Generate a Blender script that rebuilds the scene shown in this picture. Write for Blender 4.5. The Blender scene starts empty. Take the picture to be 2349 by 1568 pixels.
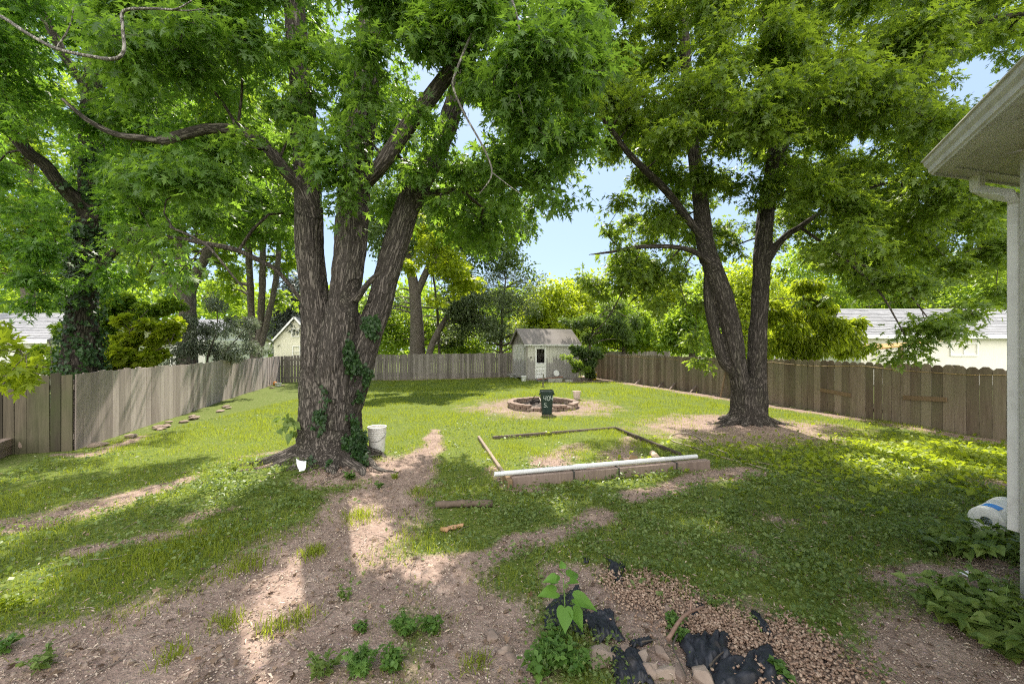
import bpy, math, random
import numpy as np
from mathutils import Vector

# ------------------------------------------------------------------ camera, world, sun
scene = bpy.context.scene
EYE = 1.65
cam_d = bpy.data.cameras.new("camera")
cam_d.sensor_width = 36.0
FPX = 905.0                                  # focal length in units of a 2349-wide picture
cam_d.lens = 36.0 * FPX / 2349.0
cam_d.shift_y = (800.0 - 784.0) / 2349.0
cam_d.clip_start = 0.05
cam_d.clip_end = 2000
cam = bpy.data.objects.new("camera", cam_d)
scene.collection.objects.link(cam)
cam.location = (0, 0, EYE)
cam.rotation_euler = (math.radians(90), 0, 0)
scene.camera = cam

SUN_AZ = Vector((-0.05, 1.0, 0)).normalized()      # towards the sun, on the ground
SUN_EL = math.radians(53)
world = bpy.data.worlds.new("World")
scene.world = world
world.use_nodes = True
wt = world.node_tree
wt.nodes.clear()
sky = wt.nodes.new("ShaderNodeTexSky")
sky.sky_type = 'NISHITA'
sky.sun_disc = False
sky.sun_elevation = SUN_EL
sky.sun_rotation = math.atan2(SUN_AZ.x, SUN_AZ.y)
sky.air_density = 1.0
sky.dust_density = 0.6
sky.ozone_density = 2.0
bg = wt.nodes.new("ShaderNodeBackground")
bg.inputs["Strength"].default_value = 0.10
hz = wt.nodes.new("ShaderNodeMixRGB")                 # thin bright summer haze evens the sky out
hz.inputs[0].default_value = 0.86
hz.inputs[2].default_value = (1.3, 1.7, 2.3, 1.0)
wt.links.new(sky.outputs[0], hz.inputs[1])
# added white fill in the sky half behind the camera, to light the fronts
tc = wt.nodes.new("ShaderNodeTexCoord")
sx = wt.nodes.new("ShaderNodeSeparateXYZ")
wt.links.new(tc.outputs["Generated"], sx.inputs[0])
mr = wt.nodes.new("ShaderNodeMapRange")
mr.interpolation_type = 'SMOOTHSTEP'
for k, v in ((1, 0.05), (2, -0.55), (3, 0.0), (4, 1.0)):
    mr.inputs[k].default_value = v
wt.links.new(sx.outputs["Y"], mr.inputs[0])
fill_mix = wt.nodes.new("ShaderNodeMixRGB")
fill_mix.inputs[2].default_value = (8.2, 8.0, 7.6, 1.0)
wt.links.new(mr.outputs[0], fill_mix.inputs[0])
wt.links.new(hz.outputs[0], fill_mix.inputs[1])
wo = wt.nodes.new("ShaderNodeOutputWorld")
wt.links.new(fill_mix.outputs[0], bg.inputs[0])
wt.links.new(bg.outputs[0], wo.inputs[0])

sun_d = bpy.data.lights.new("sun", 'SUN')
sun_d.energy = 2.5
sun_d.angle = math.radians(0.6)
sun_d.color = (1.0, 0.93, 0.82)
sun = bpy.data.objects.new("sun", sun_d)
scene.collection.objects.link(sun)
to_sun = Vector((SUN_AZ.x * math.cos(SUN_EL), SUN_AZ.y * math.cos(SUN_EL), math.sin(SUN_EL)))
sun.rotation_euler = to_sun.to_track_quat('Z', 'Y').to_euler()
sun.location = to_sun * 60

scene.view_settings.view_transform = 'Standard'
scene.view_settings.look = 'None'
scene.view_settings.gamma = 1.0
scene.view_settings.exposure = 2.06
scene.cycles.use_denoising = False
scene.cycles.use_adaptive_sampling = False
scene.cycles.sampling_pattern = 'BLUE_NOISE'
scene.cycles.filter_width = 1.15
scene.cycles.max_bounces = 8
scene.cycles.diffuse_bounces = 4
scene.cycles.transmission_bounces = 6
scene.cycles.glossy_bounces = 2
scene.cycles.transparent_max_bounces = 8
scene.cycles.sample_clamp_indirect = 6.0

RNG = np.random.default_rng(11)
random.seed(5)

# ------------------------------------------------------------------ helpers
def P(x, y, d):
    """world point seen at (x, y) of a 2349-wide picture, d metres ahead"""
    return np.array([(x - 1174.5) * d / FPX, d, EYE + (800.0 - y) * d / FPX])

def G(x, y):
    """ground point seen at (x, y)"""
    d = EYE * FPX / (y - 800.0)
    return np.array([(x - 1174.5) * d / FPX, d])

def hash3(ix, iy, iz, seed):
    h = (ix.astype(np.uint32) * np.uint32(374761393) + iy.astype(np.uint32) * np.uint32(668265263)
         + iz.astype(np.uint32) * np.uint32(2147483647) + np.uint32((seed * 1274126177) & 0xffffffff))
    h = (h ^ (h >> np.uint32(13))) * np.uint32(1274126177)
    h = (h ^ (h >> np.uint32(16))) * np.uint32(2246822519)
    h = h ^ (h >> np.uint32(13))
    return h.astype(np.float64) / 4294967295.0

def vnoise(p, seed=0):
    p = np.asarray(p, float)
    i = np.floor(p).astype(np.int64)
    f = p - i
    f = f * f * (3 - 2 * f)
    out = 0
    for dx in (0, 1):
        for dy in (0, 1):
            for dz in (0, 1):
                w = (f[:, 0] if dx else 1 - f[:, 0]) * (f[:, 1] if dy else 1 - f[:, 1]) * (f[:, 2] if dz else 1 - f[:, 2])
                out = out + w * hash3(i[:, 0] + dx, i[:, 1] + dy, i[:, 2] + dz, seed)
    return out                                # 0..1

def fbm(p, seed=0, oct=3):
    p = np.asarray(p, float)
    s, a, t = 0, 1.0, 0
    for k in range(oct):
        s = s + a * vnoise(p * 2 ** k, seed + 17 * k)
        t += a
        a *= 0.5
    return s / t

def n2(xy, scale, seed=0, oct=3):
    xy = np.atleast_2d(xy)
    return fbm(np.column_stack([xy[:, 0] * scale, xy[:, 1] * scale, np.full(len(xy), 0.37 + seed)]), seed, oct)

def mk(name, V, F, mat=None, parent=None, attrs=None, smooth=False):
    """one mesh object from vertices and a list of face arrays"""
    V = np.asarray(V, np.float32)
    if not isinstance(F, (list, tuple)):
        F = [F]
    F = [np.asarray(f, np.int32) for f in F if len(f)]
    me = bpy.data.meshes.new(name)
    me.vertices.add(len(V))
    me.vertices.foreach_set("co", V.ravel())
    nl = sum(f.size for f in F)
    npo = sum(len(f) for f in F)
    me.loops.add(nl)
    me.loops.foreach_set("vertex_index", np.concatenate([f.ravel() for f in F]))
    me.polygons.add(npo)
    tot = np.concatenate([np.full(len(f), f.shape[1], np.int32) for f in F])
    st = np.concatenate([[0], np.cumsum(tot)[:-1]]).astype(np.int32)
    me.polygons.foreach_set("loop_start", st)
    try:
        me.polygons.foreach_set("loop_total", tot)
    except Exception:
        pass
    sm = np.full(npo, smooth, bool) if isinstance(smooth, bool) else np.asarray(smooth, bool)
    me.polygons.foreach_set("use_smooth", sm)
    me.update(calc_edges=True)
    if attrs:
        for k, a in attrs.items():
            a = np.asarray(a, np.float32)
            if a.ndim == 1:
                at = me.attributes.new(k, 'FLOAT', 'POINT')
                at.data.foreach_set("value", a)
            else:
                at = me.attributes.new(k, 'FLOAT_VECTOR', 'POINT')
                at.data.foreach_set("vector", a.ravel())
    if mat:
        me.materials.append(mat)
    o = bpy.data.objects.new(name, me)
    scene.collection.objects.link(o)
    if parent is not None:
        o.parent = parent
    return o

class MB:
    """collects shapes in world space, then links them as ONE mesh object"""
    def __init__(self):
        self.V, self.F, self.S, self.R, self.n = [], [], [], [], 0
    def add(self, V, F, rnd=None, sm=False):
        V = np.asarray(V, float)
        if not isinstance(F, (list, tuple)) or (len(F) and np.isscalar(F[0])):
            F = [F]
        for f in F:
            f = np.asarray(f, np.int32)
            if f.size:
                self.F.append(f + self.n)
                self.S.append(np.full(len(f), sm and f.shape[1] <= 4))
        self.V.append(V)
        self.R.append(np.full(len(V), random.random() if rnd is None else rnd))
        self.n += len(V)
    def box(self, c, s, ax=None, rnd=None):
        """box at centre c, full sizes s, along axes ax (3x3 rows)"""
        ax = np.eye(3) if ax is None else np.asarray(ax, float)
        k = np.array([[x, y, z] for x in (-.5, .5) for y in (-.5, .5) for z in (-.5, .5)]) * np.asarray(s)
        V = np.asarray(c) + k @ ax
        F = np.array([[0, 1, 3, 2], [4, 6, 7, 5], [0, 4, 5, 1], [2, 3, 7, 6], [0, 2, 6, 4], [1, 5, 7, 3]])
        self.add(V, F, rnd)
    def bbox(self, c, s, ax=None, b=0.008, rnd=None):
        """box with chamfered edges"""
        ax = np.eye(3) if ax is None else np.asarray(ax, float)
        s = np.asarray(s, float) / 2
        b = min(b, s.min() * .8)
        V, idx = [], {}
        for sx in (-1, 1):
            for sy in (-1, 1):
                for sz in (-1, 1):
                    for a in range(3):
                        v = np.array([sx, sy, sz]) * (s - b)
                        v[a] += (sx, sy, sz)[a] * b
                        idx[(sx, sy, sz, a)] = len(V)
                        V.append(v)
        q, t = [], []
        o = [-1, 1]
        for a in range(3):
            b1, c1 = (a + 1) % 3, (a + 2) % 3
            for sg in o:
                f = []
                for (u, w) in ((-1, -1), (1, -1), (1, 1), (-1, 1)):
                    k = [0, 0, 0]; k[a] = sg; k[b1] = u; k[c1] = w
                    f.append(idx[(*k, a)])
                q.append(f if sg > 0 else f[::-1])
            for u in o:
                for w in o:
                    k0 = [0, 0, 0]; k1 = [0, 0, 0]
                    k0[a] = -1; k1[a] = 1
                    k0[b1] = k1[b1] = u; k0[c1] = k1[c1] = w
                    f = [idx[(*k0, b1)], idx[(*k1, b1)], idx[(*k1, c1)], idx[(*k0, c1)]]
                    q.append(f if u * w > 0 else f[::-1])
        for sx in o:
            for sy in o:
                for sz in o:
                    f = [idx[(sx, sy, sz, 0)], idx[(sx, sy, sz, 1)], idx[(sx, sy, sz, 2)]]
                    t.append(f if sx * sy * sz > 0 else f[::-1])
        self.add(np.asarray(c) + np.array(V) @ ax, [np.array(q), np.array(t)], rnd)
    def tube(self, pts, rad, n=8, cap=True, rnd=None):
        V, F = tube(pts, rad, n, cap)
        self.add(V, F, rnd, True)
    def prism(self, poly, u, v, w, o, th, rnd=None):
        """polygon (2D) in plane (u, v) at origin o, extruded th along w"""
        poly = np.asarray(poly, float)
        k = len(poly)
        A = np.asarray(o) + poly[:, :1] * np.asarray(u) + poly[:, 1:2] * np.asarray(v)
        V = np.concatenate([A, A + np.asarray(w) * th])
        side = np.array([[i, (i + 1) % k, k + (i + 1) % k, k + i] for i in range(k)])
        self.add(V, [np.arange(k)[::-1][None], (np.arange(k) + k)[None], side], rnd)
    def lathe(self, o, prof, n=28, ax=None, cap0=True, cap1=True, rnd=None):
        """profile of (radius, height) turned about axis row 2 of ax"""
        ax = np.eye(3) if ax is None else np.asarray(ax, float)
        a = np.linspace(0, 2 * np.pi, n, endpoint=False)
        pr = np.array(prof, float)
        rows, gap = [pr[0]], []
        for k in range(1, len(pr)):
            rows.append(pr[k])
            if k < len(pr) - 1:
                u, w = pr[k] - pr[k - 1], pr[k + 1] - pr[k]
                if u @ w < .55 * np.linalg.norm(u) * np.linalg.norm(w):      # a hard edge: split the ring
                    gap.append(len(rows) - 1)
                    rows.append(pr[k])
        V = np.concatenate([np.column_stack([r * np.cos(a), r * np.sin(a), np.full(n, h)]) for r, h in rows])
        m = len(rows)
        q = np.array([[i * n + j, i * n + (j + 1) % n, (i + 1) * n + (j + 1) % n, (i + 1) * n + j] for i in range(m - 1) if i not in gap for j in range(n)])
        Fs = [q]
        if cap0:
            Fs.append(np.arange(n)[::-1][None])
        if cap1:
            Fs.append((np.arange(n) + (m - 1) * n)[None])
        self.add(np.asarray(o) + V @ ax, Fs, rnd, True)
    def build(self, name, mat=None, parent=None, smooth=False):
        V = np.concatenate(self.V)
        by, bs = {}, {}
        for f, s in zip(self.F, self.S):
            by.setdefault(f.shape[1], []).append(f)
            bs.setdefault(f.shape[1], []).append(s)
        flags = np.concatenate([np.concatenate(v) for v in bs.values()]) | smooth
        off = np.array(parent.location) if parent is not None else np.zeros(3)
        o = mk(name, V - off, [np.concatenate(v) for v in by.values()], mat, parent, {"rnd": np.concatenate(self.R)}, flags)
        return o

def frame_of(t):
    t = t / (np.linalg.norm(t) + 1e-9)
    h = np.array([0, 0, 1.0]) if abs(t[2]) < 0.9 else np.array([1.0, 0, 0])
    u = np.cross(h, t); u /= np.linalg.norm(u)
    return u, np.cross(t, u)

def tube(pts, rad, n=8, cap=True):
    pts = np.asarray(pts, float)
    rad = np.broadcast_to(np.asarray(rad, float), (len(pts),))
    m = len(pts)
    tg = np.gradient(pts, axis=0)
    u, v = frame_of(tg[0])
    V = []
    a = np.linspace(0, 2 * np.pi, n, endpoint=False)
    for i in range(m):
        t = tg[i] / (np.linalg.norm(tg[i]) + 1e-9)
        u = u - t * (u @ t)
        u /= np.linalg.norm(u) + 1e-9
        v = np.cross(t, u)
        V.append(pts[i] + rad[i] * (np.cos(a)[:, None] * u + np.sin(a)[:, None] * v))
    V = np.concatenate(V)
    q = np.array([[i * n + j, i * n + (j + 1) % n, (i + 1) * n + (j + 1) % n, (i + 1) * n + j] for i in range(m - 1) for j in range(n)])
    F = [q]
    if cap:
        F += [np.arange(n)[::-1][None], (np.arange(n) + (m - 1) * n)[None]]
    return V, F

def smooth_line(pts, k=6):
    """Catmull-Rom through rows (any width)"""
    pts = np.asarray(pts, float)
    if len(pts) < 3:
        return np.array([pts[0] + (pts[-1] - pts[0]) * t for t in np.linspace(0, 1, k + 1)])
    Q = np.vstack([2 * pts[0] - pts[1], pts, 2 * pts[-1] - pts[-2]])
    out = []
    for i in range(1, len(Q) - 2):
        p0, p1, p2, p3 = Q[i - 1:i + 3]
        for t in np.linspace(0, 1, k, endpoint=False):
            out.append(.5 * (2 * p1 + (p2 - p0) * t + (2 * p0 - 5 * p1 + 4 * p2 - p3) * t * t + (3 * p1 - p0 - 3 * p2 + p3) * t ** 3))
    out.append(pts[-1])
    return np.array(out)

def thing(name, label, cat, loc=(0, 0, 0), group=None):
    o = bpy.data.objects.new(name, None)
    o.empty_display_size = 0.2
    scene.collection.objects.link(o)
    o.location = tuple(float(c) for c in loc)
    return tag(o, label, cat, group)

def tag(o, label, cat, group=None):
    o["label"] = label
    o["category"] = cat
    if group:
        o["group"] = group
    return o

def setting(o, kind="structure"):
    o["kind"] = kind
    return o

# ------------------------------------------------------------------ materials
def newmat(name):
    m = bpy.data.materials.new(name)
    m.use_nodes = True
    nt = m.node_tree
    nt.nodes.clear()
    out = nt.nodes.new("ShaderNodeOutputMaterial")
    return m, nt, out

def nd(nt, typ, ins=None, **props):
    n = nt.nodes.new(typ)
    for k, v in props.items():
        setattr(n, k, v)
    for k, v in (ins or {}).items():
        if hasattr(v, "bl_idname") or isinstance(v, bpy.types.NodeSocket):
            nt.links.new(v, n.inputs[k])
        else:
            n.inputs[k].default_value = v
    return n

def c4(c):
    return (c[0], c[1], c[2], 1.0)

def ramp(nt, fac, stops):
    r = nt.nodes.new("ShaderNodeValToRGB")
    nt.links.new(fac, r.inputs[0])
    e = r.color_ramp.elements
    while len(e) < len(stops):
        e.new(0.5)
    for el, (p, c) in zip(e, stops):
        el.position = p
        el.color = c4(c)
    return r.outputs[0]

def math_n(nt, op, a, b=0.0, clamp=False):
    n = nt.nodes.new("ShaderNodeMath")
    n.operation = op
    n.use_clamp = clamp
    for i, v in enumerate((a, b)):
        if isinstance(v, bpy.types.NodeSocket):
            nt.links.new(v, n.inputs[i])
        else:
            n.inputs[i].default_value = v
    return n.outputs[0]

def mixc(nt, fac, a, b, mode='MIX'):
    n = nt.nodes.new("ShaderNodeMixRGB")
    n.blend_type = mode
    for i, v in enumerate((fac, a, b)):
        if isinstance(v, bpy.types.NodeSocket):
            nt.links.new(v, n.inputs[i])
        elif i == 0:
            n.inputs[0].default_value = v
        else:
            n.inputs[i].default_value = c4(v)
    return n.outputs[0]

def attr(nt, name):
    n = nt.nodes.new("ShaderNodeAttribute")
    n.attribute_name = name
    return n

def coords(nt, scale=(1, 1, 1), src="Object"):
    t = nt.nodes.new("ShaderNodeTexCoord")
    m = nt.nodes.new("ShaderNodeMapping")
    m.inputs["Scale"].default_value = scale
    nt.links.new(t.outputs[src], m.inputs[0])
    return m.outputs[0]

def noise(nt, vec, scale, detail=3.0, rough=0.55, dist=0.0):
    return nd(nt, "ShaderNodeTexNoise", {"Vector": vec, "Scale": scale, "Detail": detail, "Roughness": rough, "Distortion": dist}).outputs[0]

def finish(nt, out, col, rough=0.7, bump=None, bstr=0.4, bdist=0.01, spec=0.3, metal=0.0):
    p = nt.nodes.new("ShaderNodeBsdfPrincipled")
    for k, v in (("Base Color", col), ("Roughness", rough)):
        if isinstance(v, bpy.types.NodeSocket):
            nt.links.new(v, p.inputs[k])
        else:
            p.inputs[k].default_value = c4(v) if k == "Base Color" else v
    p.inputs["Specular IOR Level"].default_value = spec
    p.inputs["Metallic"].default_value = metal
    if bump is not None:
        b = nd(nt, "ShaderNodeBump", {"Height": bump, "Strength": bstr, "Distance": bdist})
        nt.links.new(b.outputs[0], p.inputs["Normal"])
    nt.links.new(p.outputs[0], out.inputs[0])
    return p

def mat_leaf(name, lo, hi, tr, fac=0.45, rough=0.5, spec=0.35):
    """leaf: colour varies from leaf to leaf; light comes through"""
    m, nt, out = newmat(name)
    r = attr(nt, "rnd").outputs["Fac"]
    col = ramp(nt, r, [(0.0, lo), (0.6, [(a + b) / 2 for a, b in zip(lo, hi)]), (1.0, hi)])
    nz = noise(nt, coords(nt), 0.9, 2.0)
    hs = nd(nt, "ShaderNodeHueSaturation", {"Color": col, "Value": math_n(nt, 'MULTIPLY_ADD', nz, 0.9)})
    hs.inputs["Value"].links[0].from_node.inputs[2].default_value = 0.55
    p = nt.nodes.new("ShaderNodeBsdfPrincipled")
    nt.links.new(hs.outputs[0], p.inputs["Base Color"])
    p.inputs["Roughness"].default_value = rough
    p.inputs["Specular IOR Level"].default_value = spec
    tl = nt.nodes.new("ShaderNodeBsdfTranslucent")
    tc = ramp(nt, r, [(0.0, [c * .75 for c in tr]), (1.0, tr)])
    nt.links.new(tc, tl.inputs[0])
    mx = nd(nt, "ShaderNodeMixShader", {0: fac, 1: p.outputs[0], 2: tl.outputs[0]})
    nt.links.new(mx.outputs[0], out.inputs[0])
    return m

def mat_bark(name, dark, light, moss=(0.06, 0.075, 0.03), mossy=0.35, attr_name="bark"):
    m, nt, out = newmat(name)
    v = attr(nt, attr_name).outputs["Vector"]
    n1 = noise(nt, v, 34.0, 3.0, 0.6, 0.35)
    n2_ = noise(nt, v, 5.0, 3.0)
    n3 = noise(nt, v, 85.0, 3.0, 0.7)
    crack = ramp(nt, math_n(nt, 'ABSOLUTE', math_n(nt, 'SUBTRACT', n1, 0.5)), [(0.0, (1, 1, 1)), (0.035, (.75, .75, .75)), (0.10, (0, 0, 0))])
    col = ramp(nt, n3, [(0.28, [a * .55 + b * .45 for a, b in zip(dark, light)]), (0.72, light)])
    col = mixc(nt, 0.4, col, ramp(nt, n2_, [(0.3, [a * .4 + b * .6 for a, b in zip(dark, light)]), (0.7, [c * 1.15 for c in light])]))
    mf = math_n(nt, 'MULTIPLY', ramp(nt, n2_, [(0.45, (0, 0, 0)), (0.7, (1, 1, 1))]), mossy)
    col = mixc(nt, mf, col, moss)
    col = mixc(nt, math_n(nt, 'MULTIPLY', crack, 0.75), col, [c * .55 for c in dark])
    h = math_n(nt, 'SUBTRACT', math_n(nt, 'MULTIPLY', n3, 0.45), crack)
    finish(nt, out, col, 0.9, h, 1.0, 0.022, 0.12)
    return m

def mat_wood(name, lo, hi, green=None, gfac=0.0, streak=30.0, rough=0.85):
    m, nt, out = newmat(name)
    r = attr(nt, "rnd").outputs["Fac"]
    v = coords(nt, (1, 1, 0.06))
    n1 = noise(nt, v, streak, 5.0, 0.65, 0.4)
    n2_ = noise(nt, coords(nt, (1, 1, 0.4)), 2.2, 4.0)
    n3 = noise(nt, v, streak * 3.5, 2.0)
    f = math_n(nt, 'ADD', math_n(nt, 'MULTIPLY', n1, 0.9), math_n(nt, 'MULTIPLY', r, 0.55))
    col = ramp(nt, math_n(nt, 'SUBTRACT', f, 0.22), [(0.15, [c * .55 for c in lo]), (0.42, lo), (0.8, hi)])
    col = mixc(nt, 0.3, col, ramp(nt, n2_, [(0.3, lo), (0.7, hi)]))
    if green:
        gf = math_n(nt, 'MULTIPLY', ramp(nt, n2_, [(0.42, (0, 0, 0)), (0.68, (1, 1, 1))]), gfac)
        col = mixc(nt, gf, col, green)
    h = math_n(nt, 'ADD', n1, math_n(nt, 'MULTIPLY', n3, 0.5))
    finish(nt, out, col, rough, h, 0.12, 0.003, 0.2)
    return m

def mat_plain(name, col, rough=0.5, var=0.12, scale=6.0, bump=0.0, spec=0.4, metal=0.0, dirt=None, dfac=0.5):
    m, nt, out = newmat(name)
    n1 = noise(nt, coords(nt), scale, 4.0)
    c = ramp(nt, n1, [(0.25, [a * (1 - var) for a in col]), (0.75, [min(1, a * (1 + var)) for a in col])])
    if dirt:
        n2_ = noise(nt, coords(nt), scale * 2.3, 6.0, 0.7)
        c = mixc(nt, math_n(nt, 'MULTIPLY', ramp(nt, n2_, [(0.5, (0, 0, 0)), (0.72, (1, 1, 1))]), dfac), c, dirt)
    finish(nt, out, c, rough, n1 if bump else None, bump, 0.01, spec, metal)
    return m

def mat_rnd(name, lo, hi, rough=0.8, bump=0.4, scale=40.0, mid=None):
    """each piece its own tone between lo and hi"""
    m, nt, out = newmat(name)
    r = attr(nt, "rnd").outputs["Fac"]
    st = [(0.0, lo), (1.0, hi)] if mid is None else [(0.0, lo), (0.5, mid), (1.0, hi)]
    n1 = noise(nt, coords(nt), scale, 4.0)
    c = mixc(nt, 0.5, ramp(nt, r, st), ramp(nt, n1, [(0.2, [a * .6 for a in lo]), (0.8, hi)]))
    finish(nt, out, c, rough, n1, bump, 0.004, 0.25)
    return m
# ------------------------------------------------------------------ the lie of the land
E1 = np.array([0.949, 0.316]); D1 = np.array([-0.316, 0.949])     # yard axes
L0 = G(170, 1033); L1 = G(642, 877); B1 = G(1180, 864.5)
R1 = np.array([4.55, 24.4]); R0 = G(2315, 1012)
rd = (R1 - R0) / np.linalg.norm(R1 - R0)
RN = R0 - rd * 2.6
TB = P(768, 1067, 5.6)[:2]          # big trunk
TR = P(1714, 975, 8.5)[:2]          # right-hand trunk
PIT = np.array([0.88, 11.35])

def gh(x, y):
    """ground height"""
    xy = np.column_stack([np.atleast_1d(np.asarray(x, float)), np.atleast_1d(np.asarray(y, float))])
    z = (n2(xy, 0.35, 3, 2) - 0.5) * 0.10 + (n2(xy, 1.6, 4, 2) - 0.5) * 0.035
    far = np.clip((np.hypot(xy[:, 0], xy[:, 1]) - 24) / 20, 0, 1)
    z = z * (1 - far)
    for c, r, h in ((TB, 0.95, 0.10), (TR, 1.5, 0.07)):
        q = ((xy - c) ** 2).sum(1) / r ** 2
        z = z + h * np.exp(-q)
    q = np.sqrt(((xy - PIT) ** 2).sum(1))
    z = z - 0.03 * np.exp(-(q / 0.9) ** 4)
    return z

def gz(x, y):
    return float(gh(x, y)[0])

def g3(x, y):
    """ground point (3D) seen at (x, y)"""
    p = G(x, y)
    return np.array([p[0], p[1], gz(p[0], p[1])])

def seg_dist(xy, pts, w):
    """distance to a polyline divided by the width along it"""
    best = np.full(len(xy), 1e9)
    for i in range(len(pts) - 1):
        a, b = pts[i], pts[i + 1]
        ab = b - a
        t = np.clip(((xy - a) @ ab) / (ab @ ab), 0, 1)
        dd = np.linalg.norm(xy - (a + t[:, None] * ab), axis=1) / (w[i] + (w[i + 1] - w[i]) * t)
        best = np.minimum(best, dd)
    return best

STROKES = [                                   # (picture points of a bare strip, half widths, how bare)
    ([(60, 1600), (380, 1500), (610, 1360), (800, 1220), (905, 1120), (985, 1030), (1000, 985)], [0.62, 0.60, 0.56, 0.50, 0.42, 0.22, 0.1], 1.0),
    ([(420, 1900), (600, 1520), (700, 1400)], [0.9, 0.6, 0.4], 1.0),
    ([(1000, 1800), (1090, 1560), (1110, 1400), (1000, 1310)], [0.6, 0.36, 0.26, 0.18], .84),
    ([(900, 1330), (1160, 1260), (1390, 1178)], [0.26, 0.12, 0.14], .8),
    ([(-250, 1250), (60, 1205), (250, 1155), (420, 1105)], [0.26, 0.2, 0.22, 0.12], .72),
    ([(200, 1262), (300, 1245), (420, 1230)], [0.14, 0.12, .1], .62),
    ([(430, 1190), (530, 1172)], [0.12, 0.08], .55),
    ([(760, 1105), (900, 1075)], [0.3, 0.35], .9),
    ([(1440, 1130), (1560, 1112), (1710, 1080)], [0.16, 0.18, 0.18], .8),
    ([(1290, 1310), (1480, 1420), (1640, 1480), (1760, 1600)], [0.16, 0.34, 0.46, 0.6], .82),
    ([(1850, 1520), (2000, 1660)], [0.28, 0.4], .9),
    ([(2060, 1330), (2130, 1310)], [0.16, 0.12], .7),
    ([(2160, 1560), (2400, 1510)], [0.3, 0.5], .85),
    ([(2200, 1330), (2300, 1300)], [0.16, 0.2], .8),
    ([(2250, 1110), (2340, 1120)], [0.2, 0.3], .75),
    ([(1120, 1075), (1180, 1110), (1260, 1120)], [0.15, 0.15, 0.1], .7),
    ([(1250, 1060), (1330, 1020)], [0.3, 0.25], .62),
    ([(1420, 1050), (1440, 1010)], [0.3, 0.28], .66),
    ([(1780, 1190), (1810, 1200)], [0.1, 0.1], .55),
    ([(1700, 1260), (1720, 1262)], [0.1, 0.1], .55),
    ([(560, 1048), (700, 1035)], [0.1, 0.2], .6),
    ([(60, 1045), (220, 1042), (330, 1000)], [0.1, 0.16, 0.12], .7),
]
STROKES = [(np.array([G(*p) for p in pts]), w, k) for pts, w, k in STROKES]
STROKES.append((np.array([R0 - rd * 0.5, R1]) + np.array([-0.32, -0.05]), [0.3, 0.55], .9))
STROKES.append((np.array([L1, B1]) + np.array([0.05, -0.2]), [0.2, 0.3], .8))
ELLS = [(PIT, 2.15, 1.8, 0.0), (TR + np.array([-0.35, -0.3]), 2.0, 1.55, 0.0), (np.array([3.6, 20.2]), 1.6, 0.8, 0.3)]

def soil(xy):
    """1 = bare soil, 0 = green"""
    xy = np.atleast_2d(xy)
    wob = np.column_stack([n2(xy, 2.3, 21) - .5, n2(xy, 2.3, 22) - .5]) * 0.35
    q = xy + wob
    s = np.zeros(len(xy))
    for pts, w, k in STROKES:
        s = np.maximum(s, k * (1.25 - seg_dist(q, pts, w) * 0.72))
    for c, rx, ry, a in ELLS:
        d = q - c
        s = np.maximum(s, 1.25 - np.hypot(d[:, 0] / rx, d[:, 1] / ry) * 0.78)
    s = s + .14 * np.clip((7.5 - xy[:, 1]) / 3, 0, 1)
    s = s + (n2(xy, 5.0, 23) - .5) * 0.75 + (n2(xy, 1.1, 24) - .5) * 0.35
    return np.clip((s - 0.22) / 0.75, 0, 1)

def side_of(xy, a, b):
    return (b[0] - a[0]) * (xy[:, 1] - a[1]) - (b[1] - a[1]) * (xy[:, 0] - a[0])

def in_yard(xy, m=0.06):
    xy = np.atleast_2d(xy)
    k = np.ones(len(xy), bool)
    for a, b in ((L0, L1), (L1, B1 + (B1 - L1) * .5), (R1, RN)):
        k &= side_of(xy, a, b) < -m * np.linalg.norm(b - a)
    F0 = L0 - E1 * 3
    k &= ~((side_of(xy, F0, L0) > -0.1) & (xy[:, 0] < L0[0] + .05))
    return k

def ground():
    ux = np.arange(-14, 14.01, 0.07)
    uy = np.arange(-2.5, 27.01, 0.07)
    gl = np.geomspace(0.2, 420, 40)
    xs = np.concatenate([(-14 - gl)[::-1], ux, 14 + gl])
    ys = np.concatenate([(-2.5 - gl)[::-1], uy, 27 + gl])
    X, Y = np.meshgrid(xs, ys)
    xy = np.column_stack([X.ravel(), Y.ravel()])
    z = gh(xy[:, 0], xy[:, 1])
    yard = in_yard(xy, -0.1)
    near = (np.abs(xy[:, 0]) < 14) & (xy[:, 1] > -2.5) & (xy[:, 1] < 27)
    s = np.where(near & yard, 0.0, 0.15)
    k = near & yard
    s[k] = soil(xy[k])
    lump = (fbm(np.column_stack([xy * 9, np.zeros(len(xy))]), 31, 3) - .5) * 0.03
    z = z + np.where(near, lump * (0.35 + 0.65 * s), 0)
    nx, ny = len(xs), len(ys)
    idx = np.arange(nx * ny).reshape(ny, nx)
    q = np.stack([idx[:-1, :-1], idx[:-1, 1:], idx[1:, 1:], idx[1:, :-1]], -1).reshape(-1, 4)
    # a flat lawn tint beyond the fence
    o = mk("ground", np.column_stack([xy, z]), q, MAT_GROUND, None, {"soil": s}, True)
    return setting(o)

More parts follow.
